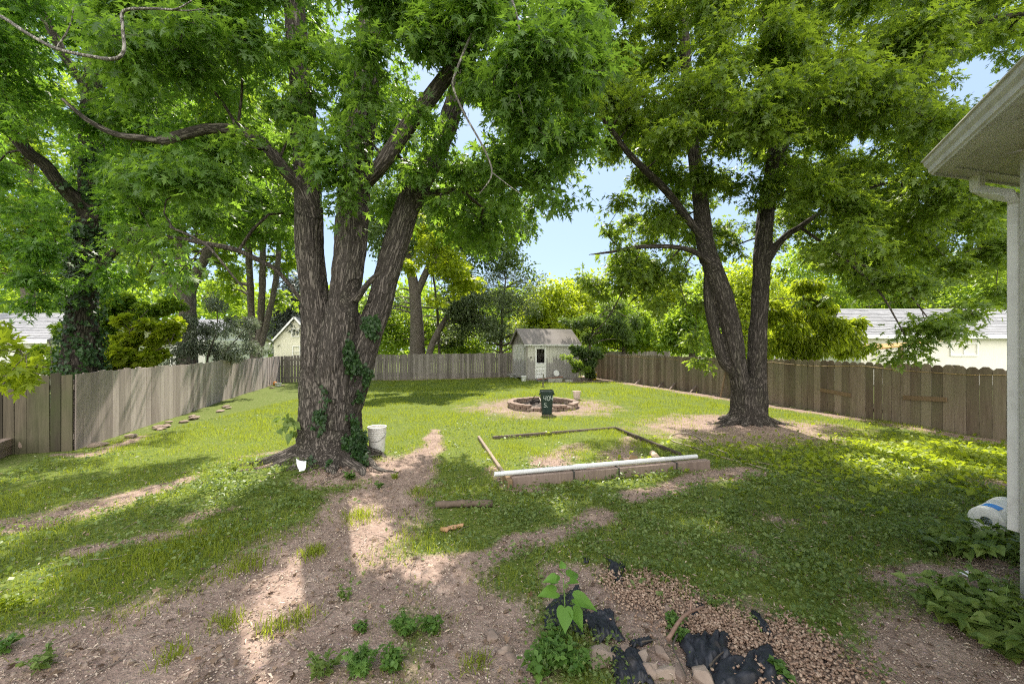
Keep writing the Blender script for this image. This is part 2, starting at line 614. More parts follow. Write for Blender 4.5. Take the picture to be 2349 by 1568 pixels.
def mat_ground():
    m, nt, out = newmat("soil_and_turf")
    s = attr(nt, "soil").outputs["Fac"]
    v = coords(nt)
    n1 = noise(nt, v, 3.0, 5.0)
    n2_ = noise(nt, v, 28.0, 5.0, 0.7)
    n3 = noise(nt, v, 120.0, 3.0, 0.7)
    vo = nd(nt, "ShaderNodeTexVoronoi", {"Vector": v, "Scale": 55.0, "Randomness": 1.0})
    dirt = ramp(nt, n1, [(0.3, (0.18, 0.128, 0.104)), (0.55, (0.30, 0.218, 0.178)), (0.75, (0.41, 0.315, 0.26))])
    dirt = mixc(nt, 0.5, dirt, ramp(nt, n2_, [(0.3, (0.09, 0.062, 0.05)), (0.5, (0.27, 0.195, 0.16)), (0.72, (0.48, 0.375, 0.31))]))
    stone = mixc(nt, 0.6, vo.outputs["Color"], (0.42, 0.32, 0.25))
    sf = math_n(nt, 'MULTIPLY', ramp(nt, vo.outputs["Distance"], [(0.18, (1, 1, 1)), (0.32, (0, 0, 0))]),
                ramp(nt, n2_, [(0.5, (0, 0, 0)), (0.6, (1, 1, 1))]))
    dirt = mixc(nt, math_n(nt, 'MULTIPLY', sf, 0.5), dirt, stone)
    turf = ramp(nt, n2_, [(0.3, (0.06, 0.085, 0.018)), (0.5, (0.11, 0.15, 0.03)), (0.7, (0.19, 0.20, 0.07))])
    f = math_n(nt, 'ADD', s, math_n(nt, 'MULTIPLY', math_n(nt, 'SUBTRACT', n2_, 0.5), 0.8))
    fr = ramp(nt, f, [(0.15, (0, 0, 0)), (0.62, (1, 1, 1))])
    col = mixc(nt, fr, turf, dirt)
    h = math_n(nt, 'ADD', n2_, math_n(nt, 'MULTIPLY', n3, 0.5))
    h = math_n(nt, 'SUBTRACT', h, math_n(nt, 'MULTIPLY', vo.outputs["Distance"], 0.5))
    finish(nt, out, col, 0.95, h, 0.8, 0.018, 0.1)
    return m

MAT_GROUND = mat_ground()
ground()

# ------------------------------------------------------------------ fences
M_FENCE_L = mat_wood("pale_weathered_boards", (0.30, 0.245, 0.225), (0.54, 0.46, 0.43), (0.12, 0.16, 0.05), 0.06)
M_FENCE_D = mat_wood("mossy_dark_boards", (0.055, 0.046, 0.034), (0.15, 0.125, 0.09), (0.05, 0.08, 0.018), 0.45)
M_FENCE_B = mat_wood("grey_weathered_boards", (0.17, 0.15, 0.135), (0.34, 0.305, 0.28))
M_FENCE_R = mat_wood("brown_weathered_boards", (0.135, 0.10, 0.072), (0.30, 0.24, 0.185), (0.12, 0.14, 0.06), 0.35)
M_NEWWOOD = mat_wood("tan_repair_boards", (0.20, 0.135, 0.08), (0.34, 0.24, 0.15))
M_TIMBER = mat_wood("brown_timber", (0.14, 0.10, 0.085), (0.29, 0.225, 0.19))
M_TIMBER_D = mat_wood("dark_timber", (0.07, 0.055, 0.045), (0.16, 0.13, 0.10))

def fence(name, label, A, B, h, pw, style, mat, per=14, out_side=1, h2=None, gap=0.004, cat="fence"):
    A, B = np.asarray(A, float), np.asarray(B, float)
    L = np.linalg.norm(B - A)
    t = (B - A) / L
    nrm = np.array([t[1], -t[0]])                     # to the right of A->B
    root = thing(name, label, cat, (*A, gz(*A)))
    n = int(round(L / pw))
    w = L / n
    u3 = np.array([t[0], t[1], 0])
    for p0 in range(0, n, per):
        mb = MB()
        lean = random.uniform(-.006, .006)
        dh = random.uniform(-.006, .006)
        for i in range(p0, min(n, p0 + per)):
            c = A + t * (i + .5) * w
            hh = h + ((h2 or h) - h) * i / n + dh + random.uniform(-.007, .007)
            pwid = w - gap - random.choice([0, 0, .002, .004, .012])
            z0 = gz(*c) - 0.02 + random.uniform(0, .03)
            if style == 'dog':
                e = pwid * .28
                poly = [(-pwid / 2, 0), (pwid / 2, 0), (pwid / 2, hh - e), (pwid / 2 - e, hh), (-pwid / 2 + e, hh), (-pwid / 2, hh - e)]
            else:
                k = random.uniform(-.008, .008)
                poly = [(-pwid / 2, 0), (pwid / 2, 0), (pwid / 2, hh + k), (-pwid / 2, hh - k)]
            tilt = random.uniform(-.004, .004)
            v3 = np.array([t[0] * tilt + nrm[0] * lean, t[1] * tilt + nrm[1] * lean, 1.0])
            a = random.uniform(-.001, .001)
            uu = u3 * math.cos(a) + np.array([nrm[0], nrm[1], 0]) * math.sin(a)
            mb.prism(poly, uu, v3, np.array([nrm[0], nrm[1], 0]), (c[0] + nrm[0] * (rj := random.uniform(0, .0015)), c[1] + nrm[1] * rj, z0), .019)
        mb.build("panel", mat, root)
    for zz in (0.22, h - 0.22):
        pts = [np.array([*(A + t * s), gz(*(A + t * s)) + zz]) for s in np.linspace(0, L, 12)]
        mb = MB()
        for a, b in zip(pts[:-1], pts[1:]):
            c = (a + b) / 2
            dirv = (b - a) / np.linalg.norm(b - a)
            c[:2] -= nrm * 0.025
            mb.box(c, (np.linalg.norm(b - a), .038, .085), np.array([dirv, [nrm[0], nrm[1], 0], [0, 0, 1]]))
        mb.build("rail", mat, root)
    mb = None
    for s in np.arange(0.05, L, 2.44):
        c = A + t * s - nrm * 0.085
        pm = MB()
        pm.bbox((c[0], c[1], gz(*c) + h / 2 - .1), (.085, .085, h), np.array([[t[0], t[1], 0], [nrm[0], nrm[1], 0], [0, 0, 1]]))
        pm.build("post", mat, root)
    return root

# nrm (right of A->B) must look into the yard
f_left = fence("board_fence", "pale grey board fence with flat tops running back along the left of the yard", L0, L1, 1.245, 0.185, 'flat', M_FENCE_L, h2=1.30)
f_frontl = fence("board_fence", "short dark mossy board fence meeting the pale fence at its near corner", L0 - E1 * 3.2, L0 - E1 * 0.012, 1.25, 0.138, 'flat', M_FENCE_D)
f_back = fence("board_fence", "grey board fence across the back of the yard left of the shed", L1 + E1 * 0.03, B1 + E1 * 0.25, 1.32, 0.14, 'flat', M_FENCE_B, gap=0.006, h2=1.42)
f_right = fence("board_fence", "brown dog-eared board fence with a cord strung along it on the right of the yard", R1, RN, 1.42, 0.175, 'dog', M_FENCE_R, h2=1.30, gap=0.006)
FB0, FB1 = np.array([3.3, 29.5]), np.array([13.0, 32.5])
f_far = fence("board_fence", "neighbour's pale grey board fence behind the brown fence", FB0, FB1, 1.45, 0.15, 'flat', M_FENCE_B)

def on_right_fence(x):
    """parameter along the right fence seen at picture column x"""
    k = (x - 1174.5) / FPX
    # R0 + s*rd : X = k*Y
    s = (k * R0[1] - R0[0]) / (rd[0] - k * rd[1])
    return R0 + rd * s
rn = np.array([-rd[1], rd[0]])
if rn @ (np.array([0, 10]) - R0) < 0:
    rn = -rn
rn3 = np.array([rn[0], rn[1], 0]); rd3 = np.array([rd[0], rd[1], 0])
for i, (xa, xb, ya, yb) in enumerate(((1884, 1954, 893, 906), (2074, 2175, 911, 916))):
    a, b = on_right_fence(xa), on_right_fence(xb)
    za = EYE + (800 - ya) * a[1] / FPX; zb = EYE + (800 - yb) * b[1] / FPX
    pa = np.array([*a, za]) + rn3 * .033; pb = np.array([*b, zb]) + rn3 * .033
    dv = (pb - pa) / np.linalg.norm(pb - pa)
    up = np.cross(rn3, dv); up = up if up[2] > 0 else -up
    mb = MB(); mb.bbox((pa + pb) / 2, (np.linalg.norm(pb - pa), .022, .095), np.array([dv, rn3, up]), .003)
    mb.build("repair_board", M_NEWWOOD, f_right)

# cord along the right fence
pts = []
for s in np.linspace(0.3, np.linalg.norm(R1 - RN) - 0.1, 90):
    q = RN + rd * s
    sag = abs(math.sin(s * 1.28)) * 0.06 + 0.02 * math.sin(s * .7)
    pts.append([q[0] + rn[0] * .032, q[1] + rn[1] * .032, gz(*q) + 1.20 + 0.09 * s / 18 - sag])
mb = MB(); mb.tube(pts, .0055, 6)
M_CORD = mat_plain("tan_cord", (0.45, 0.31, 0.12), .6)
tag(mb.build("cord", M_CORD), "thin tan cord strung in shallow loops along the top of the brown fence", "cord")

# little braces leaning on the foot of the right fence, and a pole
for i, (x, y, ln, lab) in enumerate(((1470, 884, .20, "farthest small wooden brace leaning at the foot of the brown fence"),
                     (1523, 895, .22, "small wooden brace, second from the shed, leaning at the foot of the brown fence"),
                     (1551, 901, .26, "small wooden brace standing steepest at the foot of the brown fence"),
                     (1599, 907, .24, "small wooden brace nearest the right trunk at the foot of the brown fence"))):
    c = on_right_fence(x)
    b0 = np.array([*(c + rn * .30), gz(*(c + rn * .30)) - .01]); b1 = np.array([*(c + rn * .06), gz(*c) + ln])
    dv = (b1 - b0) / np.linalg.norm(b1 - b0)
    mb = MB(); mb.bbox((b0 + b1) / 2, (np.linalg.norm(b1 - b0), .085, .04), np.array([dv, rd3, np.cross(dv, rd3)]), .004)
    tag(mb.build("wooden_brace", M_TIMBER), lab, "brace", "braces along the brown fence")
c = on_right_fence(1668)
b0 = np.array([*(c + rn * .28), gz(*c) - .02]); b1 = np.array([*(c + rn * .05), gz(*c) + 0.95])
mb = MB(); dv = (b1 - b0) / np.linalg.norm(b1 - b0)
mb.bbox((b0 + b1) / 2, (np.linalg.norm(b1 - b0), .06, .03), np.array([dv, rd3, np.cross(dv, rd3)]), .004)
tag(mb.build("leaning_stake", M_NEWWOOD), "tall narrow wooden stake leaning on the brown fence beside the right trunk", "stake")

# ------------------------------------------------------------------ shed
M_SHEDWALL = None
def mat_peeling():
    m, nt, out = newmat("peeling_white_paint")
    r = attr(nt, "rnd").outputs["Fac"]
    n1 = noise(nt, coords(nt, (1, 1, .12)), 16, 5, .7)
    n2_ = noise(nt, coords(nt, (1, 1, .5)), 1.6, 3)
    wood = ramp(nt, n1, [(0.3, (0.27, 0.25, 0.245)), (0.7, (0.42, 0.395, 0.385))])
    paint = ramp(nt, n1, [(0.2, (0.50, 0.49, 0.44)), (0.8, (0.64, 0.62, 0.56))])
    z = nd(nt, "ShaderNodeSeparateXYZ", {0: coords(nt)}).outputs["Z"]
    f = math_n(nt, 'ADD', math_n(nt, 'MULTIPLY', z, 0.42), math_n(nt, 'MULTIPLY', n1, 0.40))
    f = math_n(nt, 'ADD', f, math_n(nt, 'MULTIPLY', n2_, 0.5))
    f = math_n(nt, 'ADD', f, math_n(nt, 'MULTIPLY', r, 0.12))
    col = mixc(nt, ramp(nt, f, [(0.96, (0, 0, 0)), (1.34, (1, 1, 1))]), wood, paint)
    finish(nt, out, col, .85, n1, .12, .004, .2)
    return m
M_PEEL = mat_peeling()
def mat_shingle(name, a, b, c):
    m, nt, out = newmat(name)
    r = attr(nt, "rnd").outputs["Fac"]
    n1 = noise(nt, coords(nt), 7, 6, .85)
    col = mixc(nt, .5, ramp(nt, r, [(0, a), (.6, b), (1, c)]), ramp(nt, n1, [(.3, a), (.55, b), (.75, c)]))
    finish(nt, out, col, .95, n1, .6, .008, .15)
    return m
M_SHINGLE = mat_shingle("worn_brown_shingles", (0.025, 0.021, 0.023), (0.06, 0.05, 0.053), (0.24, 0.20, 0.20))
M_SHINGLE_D = mat_shingle("mid_grey_shingles", (0.20, 0.20, 0.215), (0.28, 0.28, 0.30), (0.36, 0.36, 0.38))
M_SHINGLE_G = mat_shingle("light_grey_shingles", (0.20, 0.20, 0.21), (0.28, 0.28, 0.29), (0.36, 0.36, 0.37))
M_WHITE = mat_plain("white_paint", (0.74, 0.74, 0.72), .55, .06, 8, dirt=(0.4, 0.38, 0.34), dfac=.35)
M_GLASSD = None
def mat_glass(name, col, rough=.08):
    m, nt, out = newmat(name)
    finish(nt, out, col, rough, spec=.8)
    return m
M_NAVY = mat_glass("dark_blue_pane", (0.02, 0.05, 0.11), .5)
M_PANE = mat_glass("window_glass", (0.05, 0.06, 0.06), .06)
M_METAL = mat_plain("old_iron", (0.09, 0.085, 0.08), .6, .3, 30, metal=.5)

def shingle_roof(mb, o, u, v, L, S, w, course=.13, tab=.28, th=.012):
    """courses of tabs over a slope: o corner, u along the eave, v up the slope, w outward"""
    n = int(S / course)
    for i in range(n + 1):
        y = i * course
        ln = min(course + .03, S - y)
        if ln < .02:
            continue
        x = -random.uniform(0, tab)
        while x < L:
            t = tab * random.uniform(.8, 1.15)
            a, b = max(0, x), min(L, x + t - .006)
            x += t
            if b - a < .02:
                continue
            lift = random.choice([0, 0, 0, .004, .012])
            V = []
            for (p, q, s) in ((a, y, th * 1.6 + lift), (b, y, th * 1.6 + lift), (b, y + ln, .004), (a, y + ln, .004)):
                V.append(o + u * p + v * q + w * s)
            for (p, q) in ((a, y), (b, y)):
                V.append(o + u * p + v * q)
            mb.add(V, [np.array([[0, 1, 2, 3], [4, 5, 1, 0]])])

def gable_shed():
    C = np.array([*G(1208, 873), 0]); C[2] = gz(*C[:2])
    e = np.array([E1[0], E1[1], 0]); d = np.array([D1[0], D1[1], 0]); z = np.array([0, 0, 1.])
    W, D, H, RIDGE = 2.95, 2.25, 1.93, 2.72
    root = thing("garden_shed", "small weathered white wooden shed with a shingled gable roof in the back corner", "shed", C)
    base = .10
    def board_wall(o, u, w, L, h, hole=None, name="wall", mat=M_PEEL, bw=.20):
        mb = MB()
        x = 0
        while x < L - .01:
            b = min(bw, L - x)
            segs = [(base, h)]
            if hole and x + b > hole[0] and x < hole[1]:
                segs = [(hole[2], h)]
                if x < hole[0] - .03:
                    b = hole[0] - x; segs = [(base, h)]
                elif x + b > hole[1]:
                    b = min(b, hole[1] - x)
            for (za, zb) in segs:
                ov = random.uniform(0, .003)
                mb.bbox(o + u * (x + b / 2) + z * (za + zb) / 2 + w * ov, (b - .004, .02, zb - za), np.array([u, w, z]), .003)
            x += b
        mb.build(name, mat, root)
    dx0, dx1, dz1 = .47, 1.09, 1.70
    board_wall(C, e, -d, W, H, (dx0, dx1, dz1))
    board_wall(C + e * .012 + d * .01, d, -e, D - .02, H)
    board_wall(C + e * (W - .012) + d * .01, d, e, D - .02, H)
    board_wall(C + d * D, e, d, W, H)
    # corner boards
    mtrim = mat_wood("shed_trim_wood", (.30, .28, .25), (.52, .49, .44))
    for q in (C, C + e * W, C + d * D, C + e * W + d * D):
        mb = MB()
        mb.bbox(q + z * (H + base) / 2, (.09, .09, H - base - .01), np.array([e, d, z]), .006)
        mb.build("corner_board", mtrim, root)
    # gable triangles
    rise = RIDGE - H
    for s, w in ((0, -e), (W, e)):
        mb = MB()
        k = 9
        for i in range(k):
            a, b = D * i / k, D * (i + 1) / k - .004
            fa = rise * (1 - abs(a - D / 2) / (D / 2)); fb = rise * (1 - abs(b - D / 2) / (D / 2))
            mid = (a < D / 2 < b)
            poly = [(a, H + .003), (b, H + .003), (b, H + fb)] + ([(D / 2, RIDGE)] if mid else []) + [(a, H + fa)]
            mb.prism(poly, d, z, w, C + e * s, .02)
        mb.build("gable", M_FENCE_B, root)
    # roof
    oh, og = .14, .16
    sl = math.hypot(D / 2, rise); vdir = (d * (D / 2) + z * rise) / sl
    ln = sl + oh
    o1 = C - e * og + z * H - vdir * oh
    w1 = np.cross(e, vdir); w1 = w1 if w1[2] > 0 else -w1
    vb = (-d * (D / 2) + z * rise) / sl
    o2 = C - e * og + d * D + z * H - vb * oh
    w2 = np.cross(e, vb); w2 = w2 if w2[2] > 0 else -w2
    mb = MB()
    for o, v, w in ((o1, vdir, w1), (o2, vb, w2)):
        mb.box(o + e * (W + 2 * og) / 2 + v * ln / 2 + w * .045, (W + 2 * og, ln, .03), np.array([e, v, w]))
    roof = mb.build("roof", M_FENCE_B, root)
    mb = MB()
    shingle_roof(mb, o1 + w1 * .062, e, vdir, W + 2 * og, ln, w1)
    shingle_roof(mb, o2 + w2 * .062, e, vb, W + 2 * og, ln, w2)
    mb.bbox(C + e * (W / 2) + d * D / 2 + z * (RIDGE + .075), (W + 2 * og + .02, .16, .03), np.array([e, d, z]), .01)
    s = mb.build("shingles", M_SHINGLE, roof)
    mb = MB()
    mb.bbox(o1 + e * (W + 2 * og) / 2 - vdir * .012 + z * .02, (W + 2 * og + .01, .022, .10), np.array([e, d, z]), .003)
    mb.build("fascia", M_WHITE, root)
    for sx in (-og - .012, W + og + .012):
        for o, v, w in ((o1, vdir, w1), (o2, vb, w2)):
            mb = MB()
            mb.box(o + e * (og + sx) + v * ln / 2 + w * .0, (.022, ln, .12), np.array([e, v, w]))
            mb.build("barge_board", M_FENCE_B, root)
    # door
    dr = MB()
    yo = -d * .018
    dc = (dx0 + dx1) / 2; dw = dx1 - dx0 - .10
    for sx in (dx0 + .03, dx1 - .03):
        dr.bbox(C + e * sx + z * (base + dz1) / 2 + yo, (.07, .035, dz1 - base - .004), np.array([e, d, z]), .004)
    dr.bbox(C + e * dc + z * (dz1 + .03) + yo * 1.1, (dx1 - dx0 + .06, .035, .07), np.array([e, d, z]), .004)
    fr = dr.build("door_frame", M_WHITE, root)
    dm = MB()
    dpl = -d * .006
    x0, x1 = dx0 + .058, dx1 - .058
    for sx in (x0 + .016, x1 - .016):
        dm.bbox(C + e * sx + z * (base + .04 + dz1) / 2 + dpl, (.032, .03, dz1 - base - .08), np.array([e, d, z]), .003)
    zs = [base + .07, base + .27, base + .46, base + .66, base + .78]
    for zz, hh in zip(zs, (.11, .06, .06, .06, .07)):
        dm.bbox(C + e * dc + z * zz + dpl, (x1 - x0 - .064, .03, hh), np.array([e, d, z]), .003)
    dm.bbox(C + e * dc + z * (dz1 - .025) + dpl, (x1 - x0 - .064, .03, .045), np.array([e, d, z]), .003)
    dm.box(C + e * dc + z * (base + .42) + d * .006, (x1 - x0 - .06, .012, .74), np.array([e, d, z]))
    door = dm.build("door", mat_plain("scuffed_white_door", (.85, .85, .84), .5, .1, 14, dirt=(.25, .24, .23), dfac=.7), root)
    pm = MB(); pm.box(C + e * dc + z * (base + .81 + dz1 - .05) / 2 + d * .004, (x1 - x0 - .064, .01, dz1 - base - .88), np.array([e, d, z]))
    pm.build("pane", M_NAVY, door)
    # number and lamp knob
    STR = {'1': [[(0, 0), (0, 1)]], '9': [[(.5, .5), (0, .5), (0, 1), (.5, 1), (.5, 0), (.1, 0)]], '8': [[(0, 0), (.5, 0), (.5, 1), (0, 1), (0, 0)], [(0, .5), (.5, .5)]]}
    nm = MB()
    x = dc - .10
    for ch in "198":
        for st in STR[ch]:
            for a, b in zip(st[:-1], st[1:]):
                pa = C + e * (x + a[0] * .08) + z * (dz1 + .085 + a[1] * .085) - d * .0145; pb = C + e * (x + b[0] * .08) + z * (dz1 + .085 + b[1] * .085) - d * .0145
                dv = (pb - pa) / np.linalg.norm(pb - pa)
                nm.box((pa + pb) / 2, (np.linalg.norm(pb - pa) + .014, .006, .016), np.array([dv, d, np.cross(dv, d)]))
        x += .055 if ch == '1' else .075
    nm.build("house_number", M_METAL, root)
    km = MB(); km.lathe(C + e * .24 + z * 1.22 - d * .012, [(.0, .0), (.035, .0), (.04, .02), (.03, .05), (.0, .06)], 12, np.array([e, z, -d]))
    km.build("wall_hook", M_METAL, root)
    # barn door on the left side: planks, rail and brace
    bo = C - e * .025
    bm = MB()
    for i in range(3):
        a = .25 + i * .58
        bm.bbox(bo + d * (a + .27) + z * (base + .05 + 1.72) / 2, (.54, .02, 1.60), np.array([d, -e, z]), .004)
    bdoor = bm.build("side_door", M_PEEL, root)
    bm = MB()
    bm.bbox(bo - e * .022 + d * 1.1 + z * 1.72, (1.95, .022, .07), np.array([d, -e, z]), .004)
    bm.bbox(bo - e * .022 + d * 1.0 + z * .92, (2.0, .022, .06), np.array([d * .62 + z * .0, -e, z]) if False else np.array([(-d * .72 + z * -.69) / np.linalg.norm(-d * .72 + z * -.69), -e, (d * -.69 + z * .72)]), .004)
    bm.build("brace", M_TIMBER_D, bdoor)
    # block footing
    fm = MB()
    for i in range(8):
        fm.bbox(C + e * (.15 + i * .38) + z * .03 + d * .06, (.36, .16, .16), np.array([e, d, z]), .006)
    fm.build("footing", mat_rnd("footing_blocks", (.25, .23, .21), (.4, .37, .34)), root)
    return C, e, d, z
SHED_C, SE, SD, SZ = gable_shed()

# ------------------------------------------------------------------ things round the shed
def bucket_profile(r0, r1, h, ribs=True, t=.006):
    p = [(r0 * .96, 0), (r0, .01)]
    rr = lambda y: r0 + (r1 - r0) * y / h
    if ribs:
        y0 = h * .60
        p.append((rr(y0), y0))
        for k in range(4):
            y = y0 + h * .085 * k
            p += [(rr(y) + .007, y + .004), (rr(y) + .007, y + .016), (rr(y), y + .02)]
    p += [(r1, h - .03), (r1 + .008, h - .028), (r1 + .009, h - .002), (r1 + .002, h), (r1 - t, h - .004), (r1 - t, h - .03), (r0 - t, .02), (0.002, .018)]
    return p

def bucket(name, label, c, r0, r1, h, mat, ax=None, handle=True, ribs=True, group=None, mark=None, hmat=None):
    root = thing(name, label, "bucket", c, group)
    ax = np.eye(3) if ax is None else ax
    mb = MB(); mb.lathe(c, bucket_profile(r0, r1, h, ribs), 36, ax, True, False)
    mb.build("body", mat, root, True)
    if handle:
        pts = []
        for a in np.linspace(-1, 1, 17):
            th = a * math.pi / 2
            p = np.array([math.sin(th) * (r1 + .012), -(r1 + .010) * math.cos(th) * .55 - r1 * .35 * math.cos(th), h * .80 - math.cos(th) * h * .34])
            pts.append(np.asarray(c) + p @ ax)
        hb = MB(); hb.tube(pts, .0028, 6)
        hb.build("handle", hmat or M_METAL, root, True)
    return root

M_BWHITE = mat_plain("dirty_white_plastic", (0.70, 0.69, 0.66), .45, .08, 9, dirt=(.38, .34, .29), dfac=.6)
M_BCLEAR = mat_plain("cloudy_pink_plastic", (0.72, 0.60, 0.55), .4, .06, 9)
M_YEL = mat_plain("yellow_plastic", (0.72, 0.56, 0.03), .45, .1, 9, dirt=(.5, .45, .3), dfac=.4)
b = SHED_C - SE * .26 - SD * .30
mb = MB(); bz = gz(b[0], b[1])
mb.lathe((b[0], b[1], bz), [(.11, 0), (.12, .01), (.125, .24), (.13, .245), (.13, .27), (.122, .272), (.115, .24), (.105, .02), (.002, .02)], 28)
tag(mb.build("white_pail", mat_plain("clean_white_plastic", (.86, .86, .86), .4, .03), None, True), "plain white pail on the grass at the shed's near left corner", "pail")
p = g3(1363, 871)
yb = bucket("yellow_bucket", "yellow bucket standing at the far end of the brown fence right of the shed", p, .115, .135, .37, M_YEL, handle=False)
mb = MB(); mb.lathe(p + np.array([0, 0, .375]), [(.002, .0), (.14, 0), (.145, .01), (.142, .03), (.11, .035), (.002, .03)], 28)
mb.build("lid", M_BWHITE, yb, True)

M_BLOCK = mat_rnd("concrete_block", (.38, .36, .33), (.56, .54, .50), .95, .6, 30)
blocks = []
for (x, y, lab) in ((1266, 876, "grey concrete block left of the pair under the round white lid"), (1281, 876, "darker concrete block right of the pair under the round white lid"), (1305, 876, "low pale concrete block beside the plank in front of the shed")):
    p = g3(x, y)
    mb = MB()
    hh = .19 if y == 876 and x < 1290 else .11
    k = np.array([SE, SD, SZ])
    # two-core block: shell walls and web
    L_, W_ = .34, .17
    for oy in (-W_ / 2 + .018, W_ / 2 - .018):
        mb.bbox(p + SD * oy + SZ * hh / 2, (L_, .036, hh), k, .005)
    for ox in (-L_ / 2 + .018, 0, L_ / 2 - .018):
        mb.bbox(p + SE * ox + SZ * hh / 2, (.034, W_ - .074, hh - .006), k, .004)
    tag(mb.build("concrete_block", M_BLOCK), lab, "block", "concrete blocks by the shed")
# rusty plank across the blocks, round white lid leaning on the wall above it
p = g3(1262, 872)
mb = MB()
a = g3(1232, 874) + SZ * .10; b2 = g3(1290, 873.5) + SZ * .22
dv = (b2 - a) / np.linalg.norm(b2 - a)
mb.bbox((a + b2) / 2, (np.linalg.norm(b2 - a), .16, .03), np.array([dv, SD, np.cross(dv, SD)]), .006)
M_RUST = mat_wood("rusty_red_board", (.22, .08, .04), (.42, .20, .12))
tag(mb.build("rusty_board", M_RUST), "rusty red board resting across the concrete blocks before the shed", "board")
p = SHED_C + SE * 1.62 - SD * .16; p[2] = gz(p[0], p[1]) + .215
mb = MB()
axl = np.array([SE, SZ * .97 + SD * .24, -SD * .97 + SZ * .24])
mb.lathe(p + SZ * .16, [(.002, .012), (.10, .012), (.105, .02), (.15, .02), (.165, .012), (.165, 0), (.002, 0)], 28, axl)
tag(mb.build("round_lid", mat_plain("white_lid", (.8, .8, .8), .45, .05)), "round white plastic lid leaning on the shed wall above the blocks", "lid")
mb = MB()
a = g3(1306, 874) + SZ * .06; b2 = g3(1358, 871.5) + SZ * .10
dv = (b2 - a) / np.linalg.norm(b2 - a)
mb.bbox((a + b2) / 2 - SD * .0, (np.linalg.norm(b2 - a), .05, .20), np.array([dv, SD, np.cross(dv, SD)]), .006)
tag(mb.build("plank", M_FENCE_B), "long grey plank on edge along the foot of the shed's right half", "plank")
# step slab under the door
mb = MB(); p = SHED_C + SE * .78 - SD * .28; p[2] = gz(p[0], p[1])
mb.bbox(p + SZ * .05, (.62, .38, .12), np.array([SE, SD, SZ]), .012)
tag(mb.build("door_step", mat_plain("bluish_concrete", (.27, .27, .29), .9, .25, 12, .5)), "bluish concrete step below the shed's white door", "step")
# tall brown panel left of the shed
p = np.array([*(B1 + E1 * .02 - D1 * .22), 0]); p[2] = gz(p[0], p[1])
mb = MB()
up = SZ * .985 + SD * .17
for i in range(3):
    mb.bbox(p + SE * (i - 1) * .135 + up * .66, (.13, .022, 1.32), np.array([SE, SD, up]), .004)
for zz in (.3, 1.05):
    mb.bbox(p + up * zz + SD * .03, (.40, .03, .07), np.array([SE, SD, up]), .004)
tag(mb.build("brown_gate_panel", mat_wood("reddish_brown_boards", (.15, .085, .06), (.28, .17, .12))), "narrow reddish brown board panel leaning on the back fence beside the shed", "panel")
# heap of junk at the shed's left side
jp = g3(1180, 868)
mb = MB()
for i in range(26):
    a = jp + np.array([random.uniform(-.35, .35), random.uniform(-.25, .25), random.uniform(.0, .12)])
    dv = np.array([random.uniform(-1, 1), random.uniform(-1, 1), random.uniform(-.1, .7)]); dv /= np.linalg.norm(dv)
    q = smooth_line([a, a + dv * .15 + np.array([0, 0, .04]), a + dv * random.uniform(.25, .45)], 4)
    q[:, 2] = np.maximum(q[:, 2], jp[2] + .01)
    mb.tube(q, random.uniform(.006, .016), 5)
tag(mb.build("scrap_heap", mat_rnd("scrap_metal", (.06, .06, .06), (.72, .72, .70))), "tangled heap of pale and dark scrap beside the shed's left door", "scrap heap")
# stake on the lawn
p = g3(1246, 888)
mb = MB(); mb.bbox(p + np.array([0, 0, .27]), (.055, .05, .60), np.array([[1, 0, 0], [0, 1, 0], [.03, 0, 1]]), .006)
tag(mb.build("lawn_stake", M_FENCE_B), "lone weathered wooden stake standing in the lawn between fire pit and shed", "stake")
# white tub and orange cap in the far left corner
p = g3(638, 886)
mb = MB(); mb.lathe(p, [(.11, 0), (.13, .14), (.14, .145), (.14, .17), (.13, .17), (.12, .02), (.002, .02)], 20)
tag(mb.build("white_tub", M_BWHITE, None, True), "small white tub at the far left corner of the fence", "tub")
p = g3(631, 884)
mb = MB(); mb.lathe(p, [(.002, 0), (.05, .01), (.085, .06), (.09, .10), (.07, .15), (.03, .18), (.002, .185)], 16)
tag(mb.build("orange_ball", mat_plain("orange_plastic", (.75, .28, .04), .5), None, True), "small orange ball in the far left corner by the fence", "ball")
# ------------------------------------------------------------------ leaves
def fan(outline, c):
    k = len(outline)
    V = np.vstack([[c], outline])
    F = np.array([[0, 1 + i, 1 + (i + 1) % k] for i in range(k)])
    return V, F

def _maple():
    h = [(0.0, 0.015), (0.03, 0.38), (0.22, 0.10), (0.38, 0.25), (0.62, 0.50), (0.44, 0.09), (0.68, 0.17), (0.72, 0.07)]
    out = [(x, y) for x, y in h] + [(1.0, 0.0)] + [(x, -y) for x, y in h[::-1]]
    V, F = fan(np.array(out), (0.30, 0.0))
    z = -0.10 * np.abs(V[:, 1]) - 0.12 * V[:, 0] ** 2
    return np.column_stack([V, z]), F
def _star():
    out = [(0, 0), (.12, .42), (.3, .15), (.66, .48), (.55, .12), (1, 0), (.55, -.12), (.66, -.48), (.3, -.15), (.12, -.42)]
    V, F = fan(np.array(out), (.3, 0))
    return np.column_stack([V, -0.12 * np.abs(V[:, 1]) - .1 * V[:, 0] ** 2]), F
def _rhomb(w=.3):
    V = np.array([(0, 0, 0), (.5, w, .06), (1, 0, -.08), (.5, -w, .06)])
    return V, np.array([[0, 1, 2], [0, 2, 3]])
def _heart():
    h = [(0.06, 0.0), (-.06, .16), (-.02, .34), (.16, .46), (.40, .44), (.66, .28), (.86, .12)]
    out = h + [(1.05, 0)] + [(x, -y) for x, y in h[::-1][:-1]]
    V, F = fan(np.array(out), (.34, 0))
    return np.column_stack([V, .16 * np.abs(V[:, 1]) - .18 * V[:, 0] ** 2]), F
